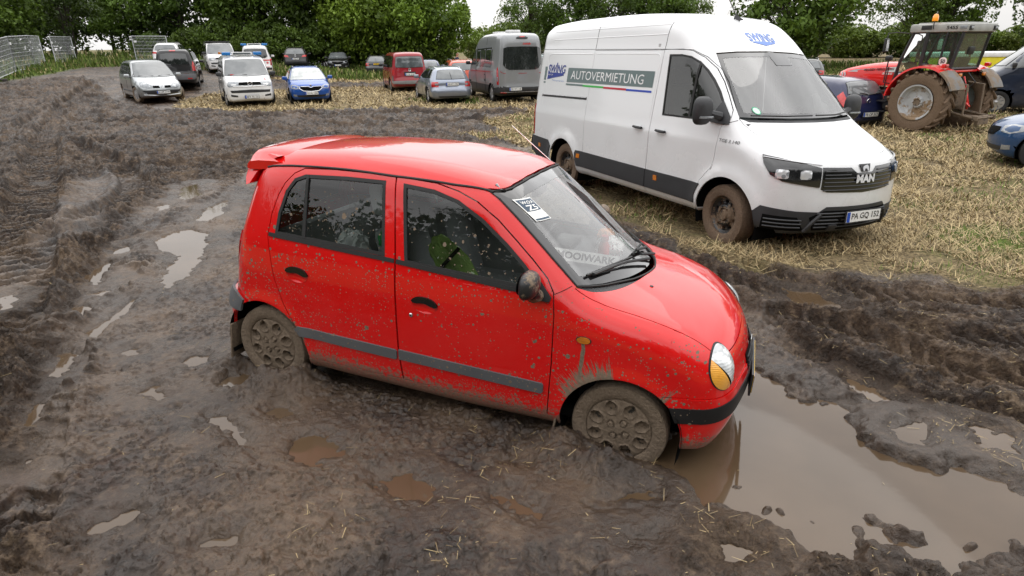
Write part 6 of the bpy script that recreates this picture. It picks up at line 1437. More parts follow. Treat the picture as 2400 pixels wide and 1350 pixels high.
def S_hatch(pm,**kw):
    L,W,H=4.0,1.73,1.47
    S=dict(L=L,W=W,H=H,wx=(1.22,-1.25),r=.30,paint=pm,k=.2,
     prof=[(1.8,.18),(1.94,.26),(2.0,.42),(2.0,.60),(1.93,.74),(1.75,.83),(1.4,.92),(1.12,.98),(.85,1.14),(.5,1.33),(.28,1.41),(-.1,1.46),(-.7,1.46),(-1.3,1.42),(-1.55,1.34),(-1.75,1.1),(-1.85,.9),(-1.92,.72),(-1.99,.55),(-1.95,.3),(-1.8,.2),(0,.18)],
     plan=stdplan(L,W),sec=stdsec(H,.92,W,1.14),bow=stdbow(L,(.5,1.1),.40,.14,.24),
     ws=[(0,1.395),(.4,1.385),(.56,1.36),(.66,1.14),(.74,.95),(.4,.955),(0,.96)],wsg=KK['gg'],fx=-.3,
     rw=[(0,1.36),(.4,1.35),(.52,1.32),(.60,1.04),(0,1.0)],
     side=[[(-.20,.99),(.80,.97),(.5,1.18),(.2,1.33),(-.18,1.36)],[(-1.05,1.02),(-.28,1.0),(-.27,1.36),(-.8,1.36),(-1.0,1.28)]],
     seams=[(.82,.35,.86,.93),(-.23,.25,-.24,1.38)],handles=[(-.02,.82),(-.9,.84)],mir=(.72,.98),
     front=[('sym',[(.50,.62),(.72,.60),(.92,.66),(.96,.76),(.70,.77),(.50,.73)],M['clear'],'headlight'),('mid',[(0,.52),(.30,.54),(.44,.64),(.42,.70),(.1,.69),(.06,.66),(0,.66)],KK['gap'],'grille'),
       ('mid',[(0,.27),(.55,.28),(.62,.36),(0,.37)],KK['bl'],'lower_grille'),('sym',[(.60,.30),(.78,.32),(.78,.40),(.62,.39)],M['clear'],'fog_lamp',.012)],
     back=[('sym',[(.55,.78),(.85,.78),(.92,.92),(.60,.96)],M['redlens'],'taillight'),('mid',[(0,.26),(.6,.26),(.6,.38),(0,.38)],KK['bl'],'lower_bumper')],plates=[])
    S.update(kw); return S
def S_vanrear(pm,**kw):   # black mid-size van from behind
    L,W,H=5.0,1.93,1.90
    S=dict(L=L,W=W,H=H,wx=(1.60,-1.55),r=.335,paint=pm,k=.16,
     prof=[(2.3,.22),(2.46,.35),(2.5,.6),(2.4,.88),(2.0,1.08),(1.7,1.2),(1.2,1.62),(.9,1.80),(.4,1.87),(-1,1.90),(-2.1,1.87),(-2.30,1.80),(-2.38,1.5),(-2.42,1.05),(-2.45,.75),(-2.5,.6),(-2.48,.35),(-2.2,.25),(0,.22)],
     plan=stdplan(L,W),sec=stdsec(H,1.10,W,1.46),bow=stdbow(L,(1.1,1.8),.4,.10,.2),
     rw=[[(.05,1.70),(.30,1.70),(.60,1.66),(.66,1.16),(.1,1.14),(.05,1.2)]],rw_half=True,rwg=M['dglass'],bx=.2,
     side=[[(.4,1.18),(1.5,1.14),(1.1,1.58),(.9,1.68),(.42,1.70)],[(-.85,1.18),(.3,1.18),(.3,1.70),(-.85,1.70)],[(-2.1,1.20),(-.97,1.18),(-.97,1.70),(-2.05,1.68)]],
     seams=[(.35,.3,.35,1.8),(-.9,.3,-.9,1.8)],handles=[],mir=(1.35,1.2),
     back=[('sym',[(.72,.84),(.93,.84),(.95,1.25),(.84,1.30),(.74,1.1)],M['redlens'],'taillight'),('tube',[(-.66,.72),(-.2,.72)],KK['ch'],'chrome_strip',.02,.012),('mid',[(0,.42),(.7,.42),(.85,.5),(.85,.70),(0,.70)],plain('bumper_grey',(.09,.09,.095),.5),'rear_bumper',.03),('sym',[(.45,.45),(.62,.45),(.62,.5),(.45,.5)],M['redlens'],'reflector',.04),('mid',[(0,1.79),(.18,1.79),(.17,1.83),(0,1.83)],M['redlens'],'brake_light',.012)],plates=[])
    S.update(kw); return S
def S_t5(pm,**kw):
    L,W,H=4.89,1.90,1.94
    S=S_t6(pm); S.update(L=L,
     prof=[(2.2,.22),(2.38,.30),(2.42,.6),(2.35,.88),(2.05,1.08),(1.80,1.17),(1.5,1.45),(1.15,1.78),(.95,1.88),(.6,1.93),(-1,1.95),(-2.15,1.92),(-2.31,1.84),(-2.37,1.5),(-2.40,1.0),(-2.42,.7),(-2.46,.58),(-2.44,.38),(-2.2,.25),(0,.22)],
     rw=[(0,1.74),(.55,1.73),(.66,1.70),(.72,1.30),(.70,1.22),(0,1.20)],bx=.2,rwg=M['greyglass'],mm=M['black'],
     side=[[(.55,1.18),(1.55,1.16),(1.12,1.62),(.95,1.74),(.57,1.76)],[(-.75,1.20),(.42,1.18),(.42,1.75),(-.75,1.76)],[(-2.1,1.22),(-.88,1.20),(-.88,1.76),(-2.08,1.75)]],front=[],
     back=[('sym',[(.70,.84),(.90,.84),(.90,1.08),(.72,1.10)],M['redlens'],'taillight'),('mid',[(0,.80),(.30,.80),(.30,1.00),(0,1.00)],KK['bl'],'plate_recess'),('mid',[(0,.40),(.8,.42),(.92,.5),(.92,.56),(0,.58)],plain('bumper_light_grey',(.22,.22,.22),.5),'rear_bumper',.03),('ring',((0,1.10),.07,KK['vw']),KK['ch'],'badge',.015),('sym',[(.78,.58),(.92,.58),(.92,.80),(.80,.80)],plain('corner_grey',(.13,.12,.12),.6),'corner_trim')],
     plates=[('b',0,.88,'K-SL 5194')],wipers=[]); S.update(kw); return S
def S_estate(pm,**kw):
    L,W,H=4.55,1.77,1.45
    S=dict(L=L,W=W,H=H,wx=(1.40,-1.24),r=.315,paint=pm,k=.22,
     prof=[(2.0,.2),(2.2,.28),(2.27,.45),(2.25,.62),(2.05,.76),(1.6,.86),(1.2,.93),(.9,1.07),(.45,1.33),(.2,1.40),(-.3,1.43),(-1.2,1.41),(-1.62,1.36),(-1.85,1.18),(-2.05,.96),(-2.13,.85),(-2.15,.68),(-2.25,.60),(-2.27,.42),(-2.2,.25),(-1.9,.2),(0,.18)],
     plan=stdplan(L,W),sec=stdsec(H,.90,W,1.12),bow=stdbow(L,(.5,1.1),.45,.20,.24),
     ws=[(0,1.36),(.4,1.35),(.52,1.32),(.62,1.1),(.70,.95),(0,.97)],fx=-.3,
     rw=[(0,1.31),(.4,1.30),(.50,1.27),(.60,1.02),(.62,.965),(0,.955)],bx=-.2,rwg=KK['gg'],
     side=[[(-.15,.96),(.80,.94),(.45,1.17),(.15,1.31),(-.14,1.33)],[(-1.0,.97),(-.22,.96),(-.22,1.33),(-.85,1.33),(-1.0,1.1)],[(-1.62,1.0),(-1.08,.98),(-.98,1.32),(-1.35,1.31),(-1.52,1.2)]],
     seams=[(.9,.3,.9,.9),(-.18,.25,-.18,1.35),(-1.05,.62,-1.05,.95)],handles=[(-.0,.80),(-.85,.81)],mir=(.72,.95),rails=(-1.45,.2,.52,.05,M['silver']),
     back=[('sym',[(.60,.66),(.90,.66),(.92,.86),(.62,.86)],M['redlens'],'taillight'),('sym',[(.62,.73),(.74,.73),(.74,.80),(.62,.80)],M['clear'],'reversing_lamp',.014),('mid',[(0,.26),(.55,.26),(.6,.31),(0,.31)],KK['bl'],'lower_bumper',.006)],
     plates=[('b',0,.77,'HG KY 1702')],wipers=[(('B',-.2),[(0,.97),(0.02,1.2)])]); S.update(kw); return S
def S_camper(pm,**kw):
    L,W,H=5.98,2.05,2.70
    S=dict(L=L,W=W,H=H,wx=(1.95,-1.80),r=.35,paint=pm,k=.22,n=(60,22,26),
     prof=[(2.7,.25),(2.9,.4),(2.97,.7),(2.9,1.0),(2.6,1.2),(2.2,1.36),(1.8,1.7),(1.4,2.05),(1.1,2.3),(.8,2.50),(.4,2.62),(-.5,2.68),(-2.4,2.68),(-2.78,2.62),(-2.90,2.45),(-2.94,2.0),(-2.97,1.2),(-2.98,.8),(-3.0,.5),(-2.9,.35),(-2.4,.28),(0,.27)],
     plan=stdplan(L,W),sec=[(.2,-.03),(.4,0),(1.25,0),(1.4,-.02),(2.1,-.10),(2.7,-.2),(3.0,-.25)],bow=stdbow(L,(1.3,2.2),.4,.06,.2),
     ws=[(0,2.05),(.5,2.03),(.7,1.98),(.82,1.45),(0,1.42)],rw=[(0,2.16),(.62,2.15),(.76,2.10),(.80,1.50),(.70,1.36),(.55,1.30),(0,1.30)],bx=-.5,clad=.62,
     side=[[(.80,1.42),(1.95,1.38),(1.60,1.80),(1.25,2.02),(.84,2.05)],[(-1.85,1.45),(-1.7,1.36),(.62,1.36),(.68,2.03),(.60,2.08),(-1.75,2.14),(-1.85,2.05)]],sg=plain('tinted_side_band',(.04,.043,.046),.12,coat=1),
     seams=[(.72,.4,.72,2.2),(-.9,.4,-.9,1.3),(-.85,2.25,-.83,2.5)],handles=[(.62,1.2)],hm=M['black'],mir=(1.75,1.45),mm=M['black'],rim='alloy',rm=M['silver'],tm=M['tyreclean'],
     back=[('sym',[(.90,.72),(1.02,.72),(1.05,1.30),(.98,1.40),(.92,1.3)],M['redlens'],'taillight',.012),('sym',[(.93,.85),(1.0,.85),(1.0,1.02),(.94,1.02)],M['clear'],'reversing_lamp',.018),('mid',[(0,2.54),(.18,2.54),(.26,2.50),(.24,2.46),(0,2.45)],KK['bl'],'brake_light_housing',.03),('mid',[(0,2.55),(.12,2.55),(.12,2.52),(0,2.51)],M['redlens'],'brake_light',.04),
       ('mid',[(0,.40),(.9,.40),(.98,.5),(.98,.62),(0,.63)],KK['bl'],'rear_bumper',.03),('tube',[(-.8,.44),(-.2,.44)],M['silver'],'chrome_strip',.035,.012),('sym',[(.6,.40),(.8,.41),(.8,.44),(.6,.43)],M['redlens'],'reflector',.05),('sym',[(.82,1.22),(.72,1.16),(.64,1.15),(.64,1.17),(.72,1.18),(.82,1.25)],plain('stripe_dark_red',(.30,.01,.02),.4),'stripe',.006),
       ('mid',[(0,1.145),(.18,1.15),(.18,1.17),(0,1.165)],plain('stripe_dark_red',(.30,.01,.02),.4),'stripe',.006),('text',(-.20,2.27,.32,.07),'Dethleffs','lettering',.012,plain('letter_red',(.6,.03,.03),.4))],
     plates=[('b',.30,.56,'DE WC 140')])
    def ex(root,B):
        dg=M['dglass']
        for poly in([(-1.72,1.62),(-.98,1.60),(-.98,1.98),(-1.05,2.04),(-1.68,2.05),(-1.72,2.0)],[(-.78,1.58),(-.62,1.58),(-.62,2.03),(-.78,2.04)],[(.02,1.50),(.50,1.50),(.52,1.98),(.04,2.0)]):
            for s in 'RL':
                mb=MB(); B.panel(mb,(s,),offset_poly(poly,-.03),plain('window_frame_grey',(.18,.185,.19),.4),h=.2,off=.012,hem=.01); B.panel(mb,(s,),poly,dg,h=.2,off=.02,hem=.006); mb.build('habitation_window',root)
        for s in 'RL':
            mb=MB(); B.panel(mb,(s,),[(-1.7,1.18),(1.8,1.13),(1.8,1.155),(-1.7,1.21)],plain('stripe_dark_red',(.30,.01,.02),.4),h=.2,off=.006,hem=0); mb.build('stripe',root)
            mb=MB(); B.panel(mb,(s,),[(-.95,.78),(-.70,.80),(-.72,1.08),(-.95,1.08)],KK['bl'],h=.1,off=.008,hem=0); B.panel(mb,(s,),[(-.89,.86),(-.77,.87),(-.77,1.03),(-.89,1.03)],pm,h=.1,off=.012,hem=0); mb.build('service_hatch',root)
        mb=MB(); mb.box((-.2,0,2.71),(.8,.7,.09),M['white'],bev=.03); mb.build('roof_vent',root)
        mb=MB(); mb.box((-2.0,.1,2.73),(.5,.5,.12),M['white'],bev=.03); mb.build('roof_vent',root)
    S['extra']=ex; S.update(kw); return S
def S_suv(pm,**kw):
    L,W,H=4.5,1.84,1.67
    S=dict(L=L,W=W,H=H,wx=(1.33,-1.33),r=.35,paint=pm,k=.2,
     prof=[(2.0,.25),(2.2,.35),(2.25,.6),(2.2,.80),(1.95,.95),(1.4,1.04),(1.15,1.1),(.8,1.32),(.45,1.53),(.2,1.61),(-.4,1.66),(-1.3,1.63),(-1.7,1.56),(-1.95,1.3),(-2.1,1.05),(-2.18,.8),(-2.25,.6),(-2.2,.4),(-1.9,.26),(0,.22)],
     plan=stdplan(L,W),sec=stdsec(H,1.03,W,1.26),bow=stdbow(L,(.5,1.1),.35,.14,.22),clad=.42,
     ws=[(0,1.56),(.4,1.55),(.58,1.52),(.74,1.10),(0,1.12)],fx=-.3,wsg=M['greyglass'],rw=[(0,1.50),(.45,1.49),(.58,1.45),(.68,1.16),(0,1.12)],bx=0,rwg=KK['gg'],
     side=[[(-.15,1.10),(.85,1.08),(.5,1.32),(.2,1.48),(-.14,1.52)],[(-1.0,1.12),(-.22,1.10),(-.22,1.52),(-.95,1.52)],[(-1.6,1.2),(-1.08,1.14),(-1.03,1.5),(-1.4,1.46)]],
     seams=[(.9,.4,.9,1.0),(-.18,.3,-.18,1.55)],handles=[(0,.95),(-.85,.97)],mir=(.75,1.1),rails=(-1.5,.2,.56,.05,M['silver']),
     front=[('sym',[(.50,.78),(.80,.78),(.95,.86),(.90,.92),(.5,.88)],M['clear'],'headlight'),('mid',[(0,.76),(.45,.78),(.45,.86),(0,.86)],KK['gap'],'grille'),('mid',[(0,.36),(.7,.38),(.7,.55),(0,.56)],KK['bl'],'lower_grille'),('ring',((0,.82),.075,KK['vw']),KK['ch'],'badge',.02),('tube',[(-.8,.42),(-.3,.38)],KK['ch'],'chrome_strip',.02,.01)],
     back=[('sym',[(.50,.92),(.88,.95),(.95,1.08),(.62,1.06)],M['redlens'],'taillight'),('mid',[(0,.42),(.75,.44),(.75,.62),(0,.62)],KK['bl'],'rear_bumper',.02),('ring',((0,1.04),.065,KK['vw']),KK['ch'],'badge',.015)],plates=[])
    S.update(kw); return S
def gz(x,y): return float(zmac(np.array([x]),np.array([y]))[0])
def place(name,label,cat,x,y,deg,S,dz=0,**kw):
    return vehicle(name,label,cat,(x,y,gz(x,y)+dz),math.radians(deg),S,**kw)
def parked():
    P=KK['P']; G='vehicles parked in the field'
    sil=P('silver_paint',(.42,.44,.45),.4,.2,.7,(),.28,rough=.28,metal=.7); 
    place('people_carrier','silver people carrier facing forward at the left end of the front row, muddy wheels','car',-16.6,29.75,-50,S_mpv(sil,steer=.25,tm=muddy('tyre_dusty',(.03,.028,.025),.8)),group=G)
    wt=P('white_paint',(.78,.78,.78),.25,.2,.6,(),.25,rough=.22)
    def t6x(root,B):
        lightbar(root,.85,2.02,1.5)
        rc=plain('cross_red',(.6,.02,.02),.4); c=B.lift(('T',.9),[(2.05,.55)],.004)[0]
        mb=MB()
        for a,b in((.02,.07),(.07,.02)): B.panel(mb,('T',.9),[(2.08-a,.62-b),(2.08+a,.62-b),(2.08+a,.62+b),(2.08-a,.62+b)],rc,h=.05,off=.004+.002*(a>b),hem=0)
        V,F=fit_text('Deutsches Rotes Kreuz',1.0,.055,.0); V=np.stack([2.02-V[:,1],V[:,0]],1); p=B.lift(('T',.9),V,.005); mb.add(p,F,plain('letter_grey',(.45,.4,.4),.5)); mb.build('lettering',root,smooth=False)
        mb=MB(); mb.box((1.62,-.45,1.225),(.12,.35,.04),plain('red_cloth',(.45,.02,.02),.8),bev=.015); mb.build('dashboard_cloth',root)
    place('ambulance_van','white rescue van with blue roof lights facing forward between silver and blue cars','van',-11.5,27.95,-63,S_t6(wt,steer=.1,extra=t6x),group=G)
    bk=P('black_paint',(.012,.012,.014),rough=.1)
    place('passenger_van','black passenger van seen from behind, right behind the silver people carrier','van',-17.9,35.3,112,S_vanrear(bk),group=G)
    blu=P('bright_blue_paint',(.008,.075,.34),rough=.16,metal=.15)
    def skx(root,B):
        L=4.0; mb=MB(); pts=[(-.46,.71),(-.47,.63),(-.31,.53),(0,.505),(.31,.53),(.47,.63),(.46,.71),(.1,.705),(0,.66),(-.1,.705)]; mb.tube(B.lift(('C',L/2-1),resample(pts,.06),.014),.014,KK['ch'],5,closed=True); mb.build('grille_frame',root)
        c=B.lift(('C',L/2-1),[(0,.745)],.012)[0]; mb=MB(); mb.lathe([(0,.01),(.04,.008),(.045,0)],KK['ch'],'x',c=c,seg=16); mb.build('badge',root)
    place('small_car','bright blue small hatchback facing forward, beside the rescue van','car',-9.05,28.75,-68.5,S_hatch(blu,plates=[('f',0,.44,'TÜ PU 1205')],extra=skx,wsg=M['paleglass'],rails=(-1.3,.1,.5,.03,M['silver'])),group=G)
    wr=P('wine_red_paint',(.30,.012,.022),.2,.2,.8,(),.3,rough=.28)
    place('red_van','dark red passenger van with grey bumper seen from behind','van',-5.85,35.65,107.5,S_t5(wr),group=G)
    es=P('silver_blue_paint',(.25,.28,.34),rough=.25,metal=.6)
    place('estate_car','silver estate car with roof rails seen from behind beside the grey camper van','car',-3.0,28.25,108,S_estate(es),group=G)
    cg=P('camper_grey_paint',(.27,.28,.29),.2,.3,.8,(),.3,rough=.3,metal=.3)
    place('camper_van','tall grey camper van with red stripes and dark rear window behind the white van','van',-.33,29.04,107,S_camper(cg),group=G)
    og=P('orange_paint',(.50,.055,.012),rough=.2)
    place('compact_suv','orange red compact off-roader half hidden behind the silver estate car','car',-3.0,37.6,104,S_suv(og,rails=(-1.5,.2,.56,.06,M['silver'])),dz=-.16,group=G)
    nb=P('navy_paint',(.012,.025,.10),rough=.18)
    place('dark_blue_car','dark blue small car seen from behind, right of the dark red van','car',-5.15,41.0,97,S_hatch(nb,rwg=M['greyglass'],H=1.6),group=G)
    place('black_minivan','black family car facing forward in front of the tree line, white plate','car',-14.3,54.6,-78,S_hatch(bk,plates=[('f',0,.44,'S VK 204')],wsg=KK['gg']),group=G)
    dg=P('dark_grey_paint',(.05,.052,.055),rough=.2,metal=.4)
    place('grey_estate','dark grey estate with yellow rear plate under the trees','car',-10.6,52.6,97,S_estate(dg,H=1.5,plates=[('b',0,.80,'77-XK-LB',M['plateyel'])],tube=1),group=G)
    place('black_hatchback','black hatchback with red rear lamps behind the bright blue car','car',-17.3,53.2,105,S_suv(bk,plates=[('b',0,.80,'B KR 771')]),group=G)
    def ambx(root,B):
        lightbar(root,-1.9,1.99,1.6,False,-1)
        rc=plain('cross_red',(.6,.02,.02),.4)
        mb=MB(); CB=('D',-2.45+1.0)
        B.panel(mb,CB,[(-.98,1.05),(-.78,.98),(.78,.98),(.98,1.05),(.98,1.12),(.76,1.05),(-.76,1.05),(-.98,1.12)],rc,h=.1,off=.008,hem=0)
        for a,b in((.02,.07),(.07,.02)): B.panel(mb,CB,[(-.62-a,.85-b),(-.62+a,.85-b),(-.62+a,.85+b),(-.62-a,.85+b)],rc,h=.05,off=.008+.002*(a>b),hem=0)
        V,F=fit_text('Deutsches Rotes Kreuz',.6,.05); c=B.lift(CB,[(.1,.88)],.012)[0]; mb.add(np.stack([np.full(len(V),c[0]),c[1]-V[:,0],c[2]+V[:,1]],1),F,M['ink'])
        for s in 'RL': B.panel(mb,(s,),[(-2.3,1.0),(2.0,1.0),(2.0,1.08),(-2.3,1.08)],rc,h=.2,off=.006,hem=0)
        mb.build('red_stripe',root)
    place('ambulance','white ambulance with red stripe and blue roof lamps seen from behind under the trees','van',-17.4,45.0,110,S_vanrear(wt,rw=[(0,1.72),(.55,1.70),(.66,1.66),(.72,1.25),(.55,1.16),(0,1.14)],extra=ambx,prof=[(2.3,.22),(2.46,.35),(2.5,.6),(2.4,.88),(2.0,1.08),(1.7,1.2),(1.2,1.62),(.9,1.85),(.4,1.93),(-1,1.96),(-2.1,1.93),(-2.30,1.86),(-2.38,1.5),(-2.42,1.05),(-2.45,.75),(-2.5,.6),(-2.48,.35),(-2.2,.25),(0,.22)],H=1.96,back=[('sym',[(.78,.70),(.95,.70),(.95,1.0),(.82,1.0)],M['redlens'],'taillight'),('mid',[(0,.42),(.8,.42),(.85,.55),(0,.55)],KK['bl'],'rear_bumper',.03),('tube',[(-.7,.60),(-.2,.60)],M['redlens'],'reflector',.02,.015)]),group=G)
    place('white_suv','white car with dark glass seen from behind near the wire fence panel','car',-24.3,47.3,105,S_suv(wt,rwg=KK['gg']),group=G)
    place('white_minibus','white minibus with black roof and windscreen facing forward behind the black van','van',-20.2,45.6,-62,S_t6(wt,extra=lambda r,B:MBroof(r)),group=G)
    # right-hand side
    nv=P('night_blue_paint',(.008,.014,.060),rough=.2,metal=.1)
    place('blue_hatchback','dark blue hatchback seen from behind between the white van and the tractor','car',9.35,19.35,108,S_hatch(nv,rwg=KK['gg'],plates=[('b',0,.50,'FB OP 312')],back=[('sym',[(.60,.72),(.80,.70),(.98,.98),(.84,1.10),(.70,.90)],M['redlens'],'taillight'),('mid',[(0,.26),(.6,.26),(.6,.34),(0,.34)],KK['bl'],'lower_bumper'),('ring',((0,.84),.06),KK['ch'],'badge',.015)],wipers=[(('B',.2),[(0,1.02),(.25,1.06)])],rim='disc'),dz=-.17,group=G)
    place('grey_car','grey hatchback roof showing between the blue hatchback and the tractor','car',10.6,24.6,80,S_hatch(dg),group=G)
    place('dark_saloon','dark estate parked in the distance beyond the bonnet of the tractor','car',15.7,34.5,70,S_estate(P('dark_green_grey',(.03,.035,.035),rough=.2)),group=G)
    nvv=P('slate_blue_paint',(.018,.025,.045),rough=.16,metal=.2)
    place('blue_van','tall slate blue van cut off by the right edge of the picture','van',17.7,20.1,150,S_camper(nvv,side=[[(.84,1.42),(1.95,1.38),(1.60,1.80),(1.25,2.02),(.84,2.05)]],sg=KK['gg'],extra=lambda r,B:None,clad=None,mm=M['black'],rim='disc',back=[],plates=[]),group=G)
    gb=P('denim_blue_paint',(.012,.055,.15),rough=.14,metal=.2)
    place('compact_car','denim blue compact car with its nose at the right edge of the picture','car',11.12,11.2,150,S_hatch(gb,rim='alloy10',wx=(1.27,-1.25),r=.315,sg=KK['gg']),group=G)
    place('white_car','white estate car showing behind the tractor rear wheel arch','car',19.6,30.5,60,S_estate(wt,plates=[]),group=G)
    place('teal_car','dark teal car just visible between the camper van and the white van','car',1.6,43.2,95,S_suv(P('teal_paint',(.02,.07,.08),rough=.2)),group=G)
def MBroof(root):
    mb=MB(); mb.box((-.6,0,1.955),(3.4,1.5,.05),M['black'],bev=.02); mb.build('roof_panel',root)
parked()
# ------------------------------------------------------------------ tractor, fences, trailer, person
def tractor():
    root=empty('tractor','large red tractor with grey cab roof and huge muddy rear tyres, seen from behind','tractor',(11.5,16.92,gz(11.5,16.92)-.04),(0,0,math.radians(118)))
    red=paint('tractor_red',(.70,.010,.008),.25,.3,1.3,(),.3,rough=.25); gr=plain('cab_roof_grey',(.36,.36,.34),.5,var=.15); bl=M['black']; iron=muddy('chassis_dirty',(.02,.018,.017),.5,.6); grey=muddy('fender_flap_grey',(.16,.155,.15),.35,.7,4)
    ty=muddy('tractor_tyre_muddy',(.035,.03,.026),1.0,.8,3,(.16,.105,.065),.03); rimm=muddy('tractor_rim_silver',(.42,.43,.44),.22,.35,3,(.25,.17,.10))
    def twheel(x,y,R,w,rr,s,nl,rot=0):
        mb=MB(); h=w/2
        prof=[(rr*.95,-h*.7),(rr*1.03,-h*.85),(rr+(R-rr)*.5,-h*1.0),(R*.90,-h*.92),(R*.93,-h*.6),(R*.94,0),(R*.93,h*.6),(R*.90,h*.92),(rr+(R-rr)*.5,h*1.0),(rr*1.03,h*.85),(rr*.97,h*.7),(rr*.95,-h*.6)]
        mb.lathe(prof,ty,seg=64,sy=s)
        for k in range(nl*2):
            a0=2*PI*(k//2)/nl+(PI/nl if k%2 else 0); sd=1 if k%2 else -1; pts=[]
            for q in range(6):
                t=q/5; yy=sd*(t*h*1.02); a=a0+ (t*.30)*(1.0) ; r=R*.955-(.03*R if t>.95 else 0)
                pts.append((r*math.cos(a),yy*s,r*math.sin(a)))
            mb.tube(pts,[R*.048]*5+[R*.04],ty,5)
        o=mb.build('wheel',root); o.location=(x,y,R)
        nr,na=24,72; Rr=np.linspace(.001,rr,nr);A=np.arange(na)/na*2*PI;RR,AA=np.meshgrid(Rr/rr,A,indexing='ij')
        sm_=lambda x:np.clip(x,0,1)**2*(3-2*np.clip(x,0,1))
        dep=.02-.20*sm_((RR-.30)/.12)*0 -.10*sm_((.93-RR)/.10)-.05*sm_((.78-RR)/.06)+.06*sm_((.36-RR)/.08)-.02*sm_((.2-RR)/.04)
        for k in range(8):
            a=k*PI/4; d=np.hypot(RR*np.cos(AA)-.24*math.cos(a),RR*np.sin(AA)-.24*math.sin(a)); dep+=.03*(d<.04)
            a+=.3; d=np.hypot(RR*np.cos(AA)-.60*math.cos(a),RR*np.sin(AA)-.60*math.sin(a)); dep-=.03*(d<.035)
        V=np.stack([RR*rr*np.cos(AA),s*(h*.85+dep*R/.8),RR*rr*np.sin(AA)],-1).reshape(-1,3); F=[(i*na+j,(i+1)*na+j,(i+1)*na+(j+1)%na,i*na+(j+1)%na) for i in range(nr-1) for j in range(na)]
        hub=[f for f in F if f[0]//na<5]; oth=[f for f in F if f[0]//na>=5]
        mb=MB(); mb.add(V,oth,rimm); mb.add(V,hub,iron); mb.build('rim',o,angle=50)
    for s in(1,-1): twheel(0,s*.95,.77,.50,.44,s,19); twheel(2.45,s*.85,.55,.36,.30,s,16)
    # bonnet and chassis
    mb=MB(); secs=[(1.02,.40,1.10,1.72),(1.6,.40,1.08,1.70),(2.2,.38,1.05,1.63),(2.65,.34,1.02,1.54),(2.90,.27,1.02,1.44),(2.97,.18,1.06,1.32)]; V=[];n=9
    for x,w,z0,z1 in secs:
        for a,b in((-1,0),(-1,.35),(-.96,.75),(-.75,.95),(0,1.02),(.75,.95),(.96,.75),(1,.35),(1,0)): V.append((x,a*w,z0+(z1-z0)*b))
    F=[(i*n+j,(i+1)*n+j,(i+1)*n+j+1,i*n+j+1) for i in range(5) for j in range(8)]+[list(range(45,54))]
    mb.add(V,F,red); bo=mb.build('bonnet',root,angle=50)
    for s in(1,-1):
        mb=MB(); st=[(1.05,1.60),(2.35,1.50),(2.60,1.43),(1.05,1.46)]; w=lambda x,z:np.interp(x,[1.02,1.6,2.2,2.65],[.40,.40,.38,.34])+.006-.035*max(0,(z-1.45)/.25)
        mb.add([(x,s*w(x,z),z) for x,z in st],[(0,1,2,3)],plain('stripe_white',(.72,.72,.70),.4)); 
        for x0 in(2.66,2.74): mb.add([(x0,s*(w(x0,1.4)-.0),1.43),(x0+.05,s*w(x0,1.4)-s*.02,1.41),(x0+.02,s*w(x0,1.4)-s*.01,1.32),(x0-.03,s*w(x0,1.4)+0,1.34)],[(0,1,2,3)],plain('stripe_white',(.72,.72,.70),.4))
        V,Fx=fit_text('MASSEY FERGUSON',.86,.062,.03,.2); mb.add([(1.62-s*a,s*(w(1.6,1.5)+.006),1.515+b+(a*s)*.05) for a,b in V],Fx,M['ink']); V,Fx=fit_text('5455',.30,.05,.03,.2); mb.add([(1.35-s*a,s*(w(1.4,1.4)+.010),1.41+b) for a,b in V],Fx,plain('stripe_white',(.72,.72,.70),.4)); mb.build('bonnet_stripe',bo,smooth=False)
        mb=MB(); mb.box((1.7,s*.405,1.22),(.75,.02,.24),red,bev=.01); mb.build('side_panel',bo)
    mb=MB(); mb.box((1.5,0,.78),(2.6,.42,.5),iron,bev=.05); mb.box((-.05,0,.80),(.6,1.2,.5),iron,bev=.08); mb.box((2.45,0,.55),(.25,1.5,.2),iron,bev=.04); mb.box((.75,.55,.75),(.75,.4,.5),bl,bev=.06); mb.box((.75,-.55,.75),(.75,.4,.5),bl,bev=.06)
    for z in(.45,.72,.98): mb.box((1.12,.66,z),(.26,.3,.03),bl)
    mb.box((3.05,0,.8),(.25,.5,.35),iron,bev=.04); mb.build('chassis',root)
    # fenders
    for s in(1,-1):
        mb=MB()
        def band(a0,a1,r0,y0,y1,m,th=.03,n=16):
            A=np.radians(np.linspace(a0,a1,n)); V=[]
            for a in A:
                for r,y in((r0,y0),(r0+.02,(y0+y1)/2),(r0-.015,y1),(r0-.06,y1+.01),(r0-.06-.0,y1-.02),(r0-th-.01,y0)): V.append((r*math.cos(a),s*y,.77+r*math.sin(a)))
            k=6; mb.add(V,[(i*k+j,(i+1)*k+j,(i+1)*k+(j+1)%k,i*k+(j+1)%k) for i in range(n-1) for j in range(k)]+[list(range(k)),[(n-1)*k+j for j in range(k)][::-1]],m)
        band(8,122,.90,.55,1.16,red); fo=mb.build('fender',root); mb=MB(); band(121,158,.905,.60,1.20,grey,n=8); mb.build('mud_flap',fo)
        mb=MB(); mb.box((-.42,s*.98,1.66),(.10,.16,.10),red,bev=.03); mb.build('lamp_bracket',fo); mb=MB(); mb.box((-.47,s*.98,1.66),(.03,.13,.07),M['redlens'],bev=.01); mb.build('taillight',fo)
        mb=MB(); mb.box((-.60,s*.55,1.44),(.05,.12,.08),M['amber'],bev=.015); mb.build('indicator',fo)
    # cab
    P=dict(fb=(1.10,.52,1.05),ft=(.72,.60,2.44),mb=(.38,.66,1.15),mt=(.34,.66,2.44),rb=(-.36,.62,1.58),rt=(-.48,.60,2.44))
    mb=MB()
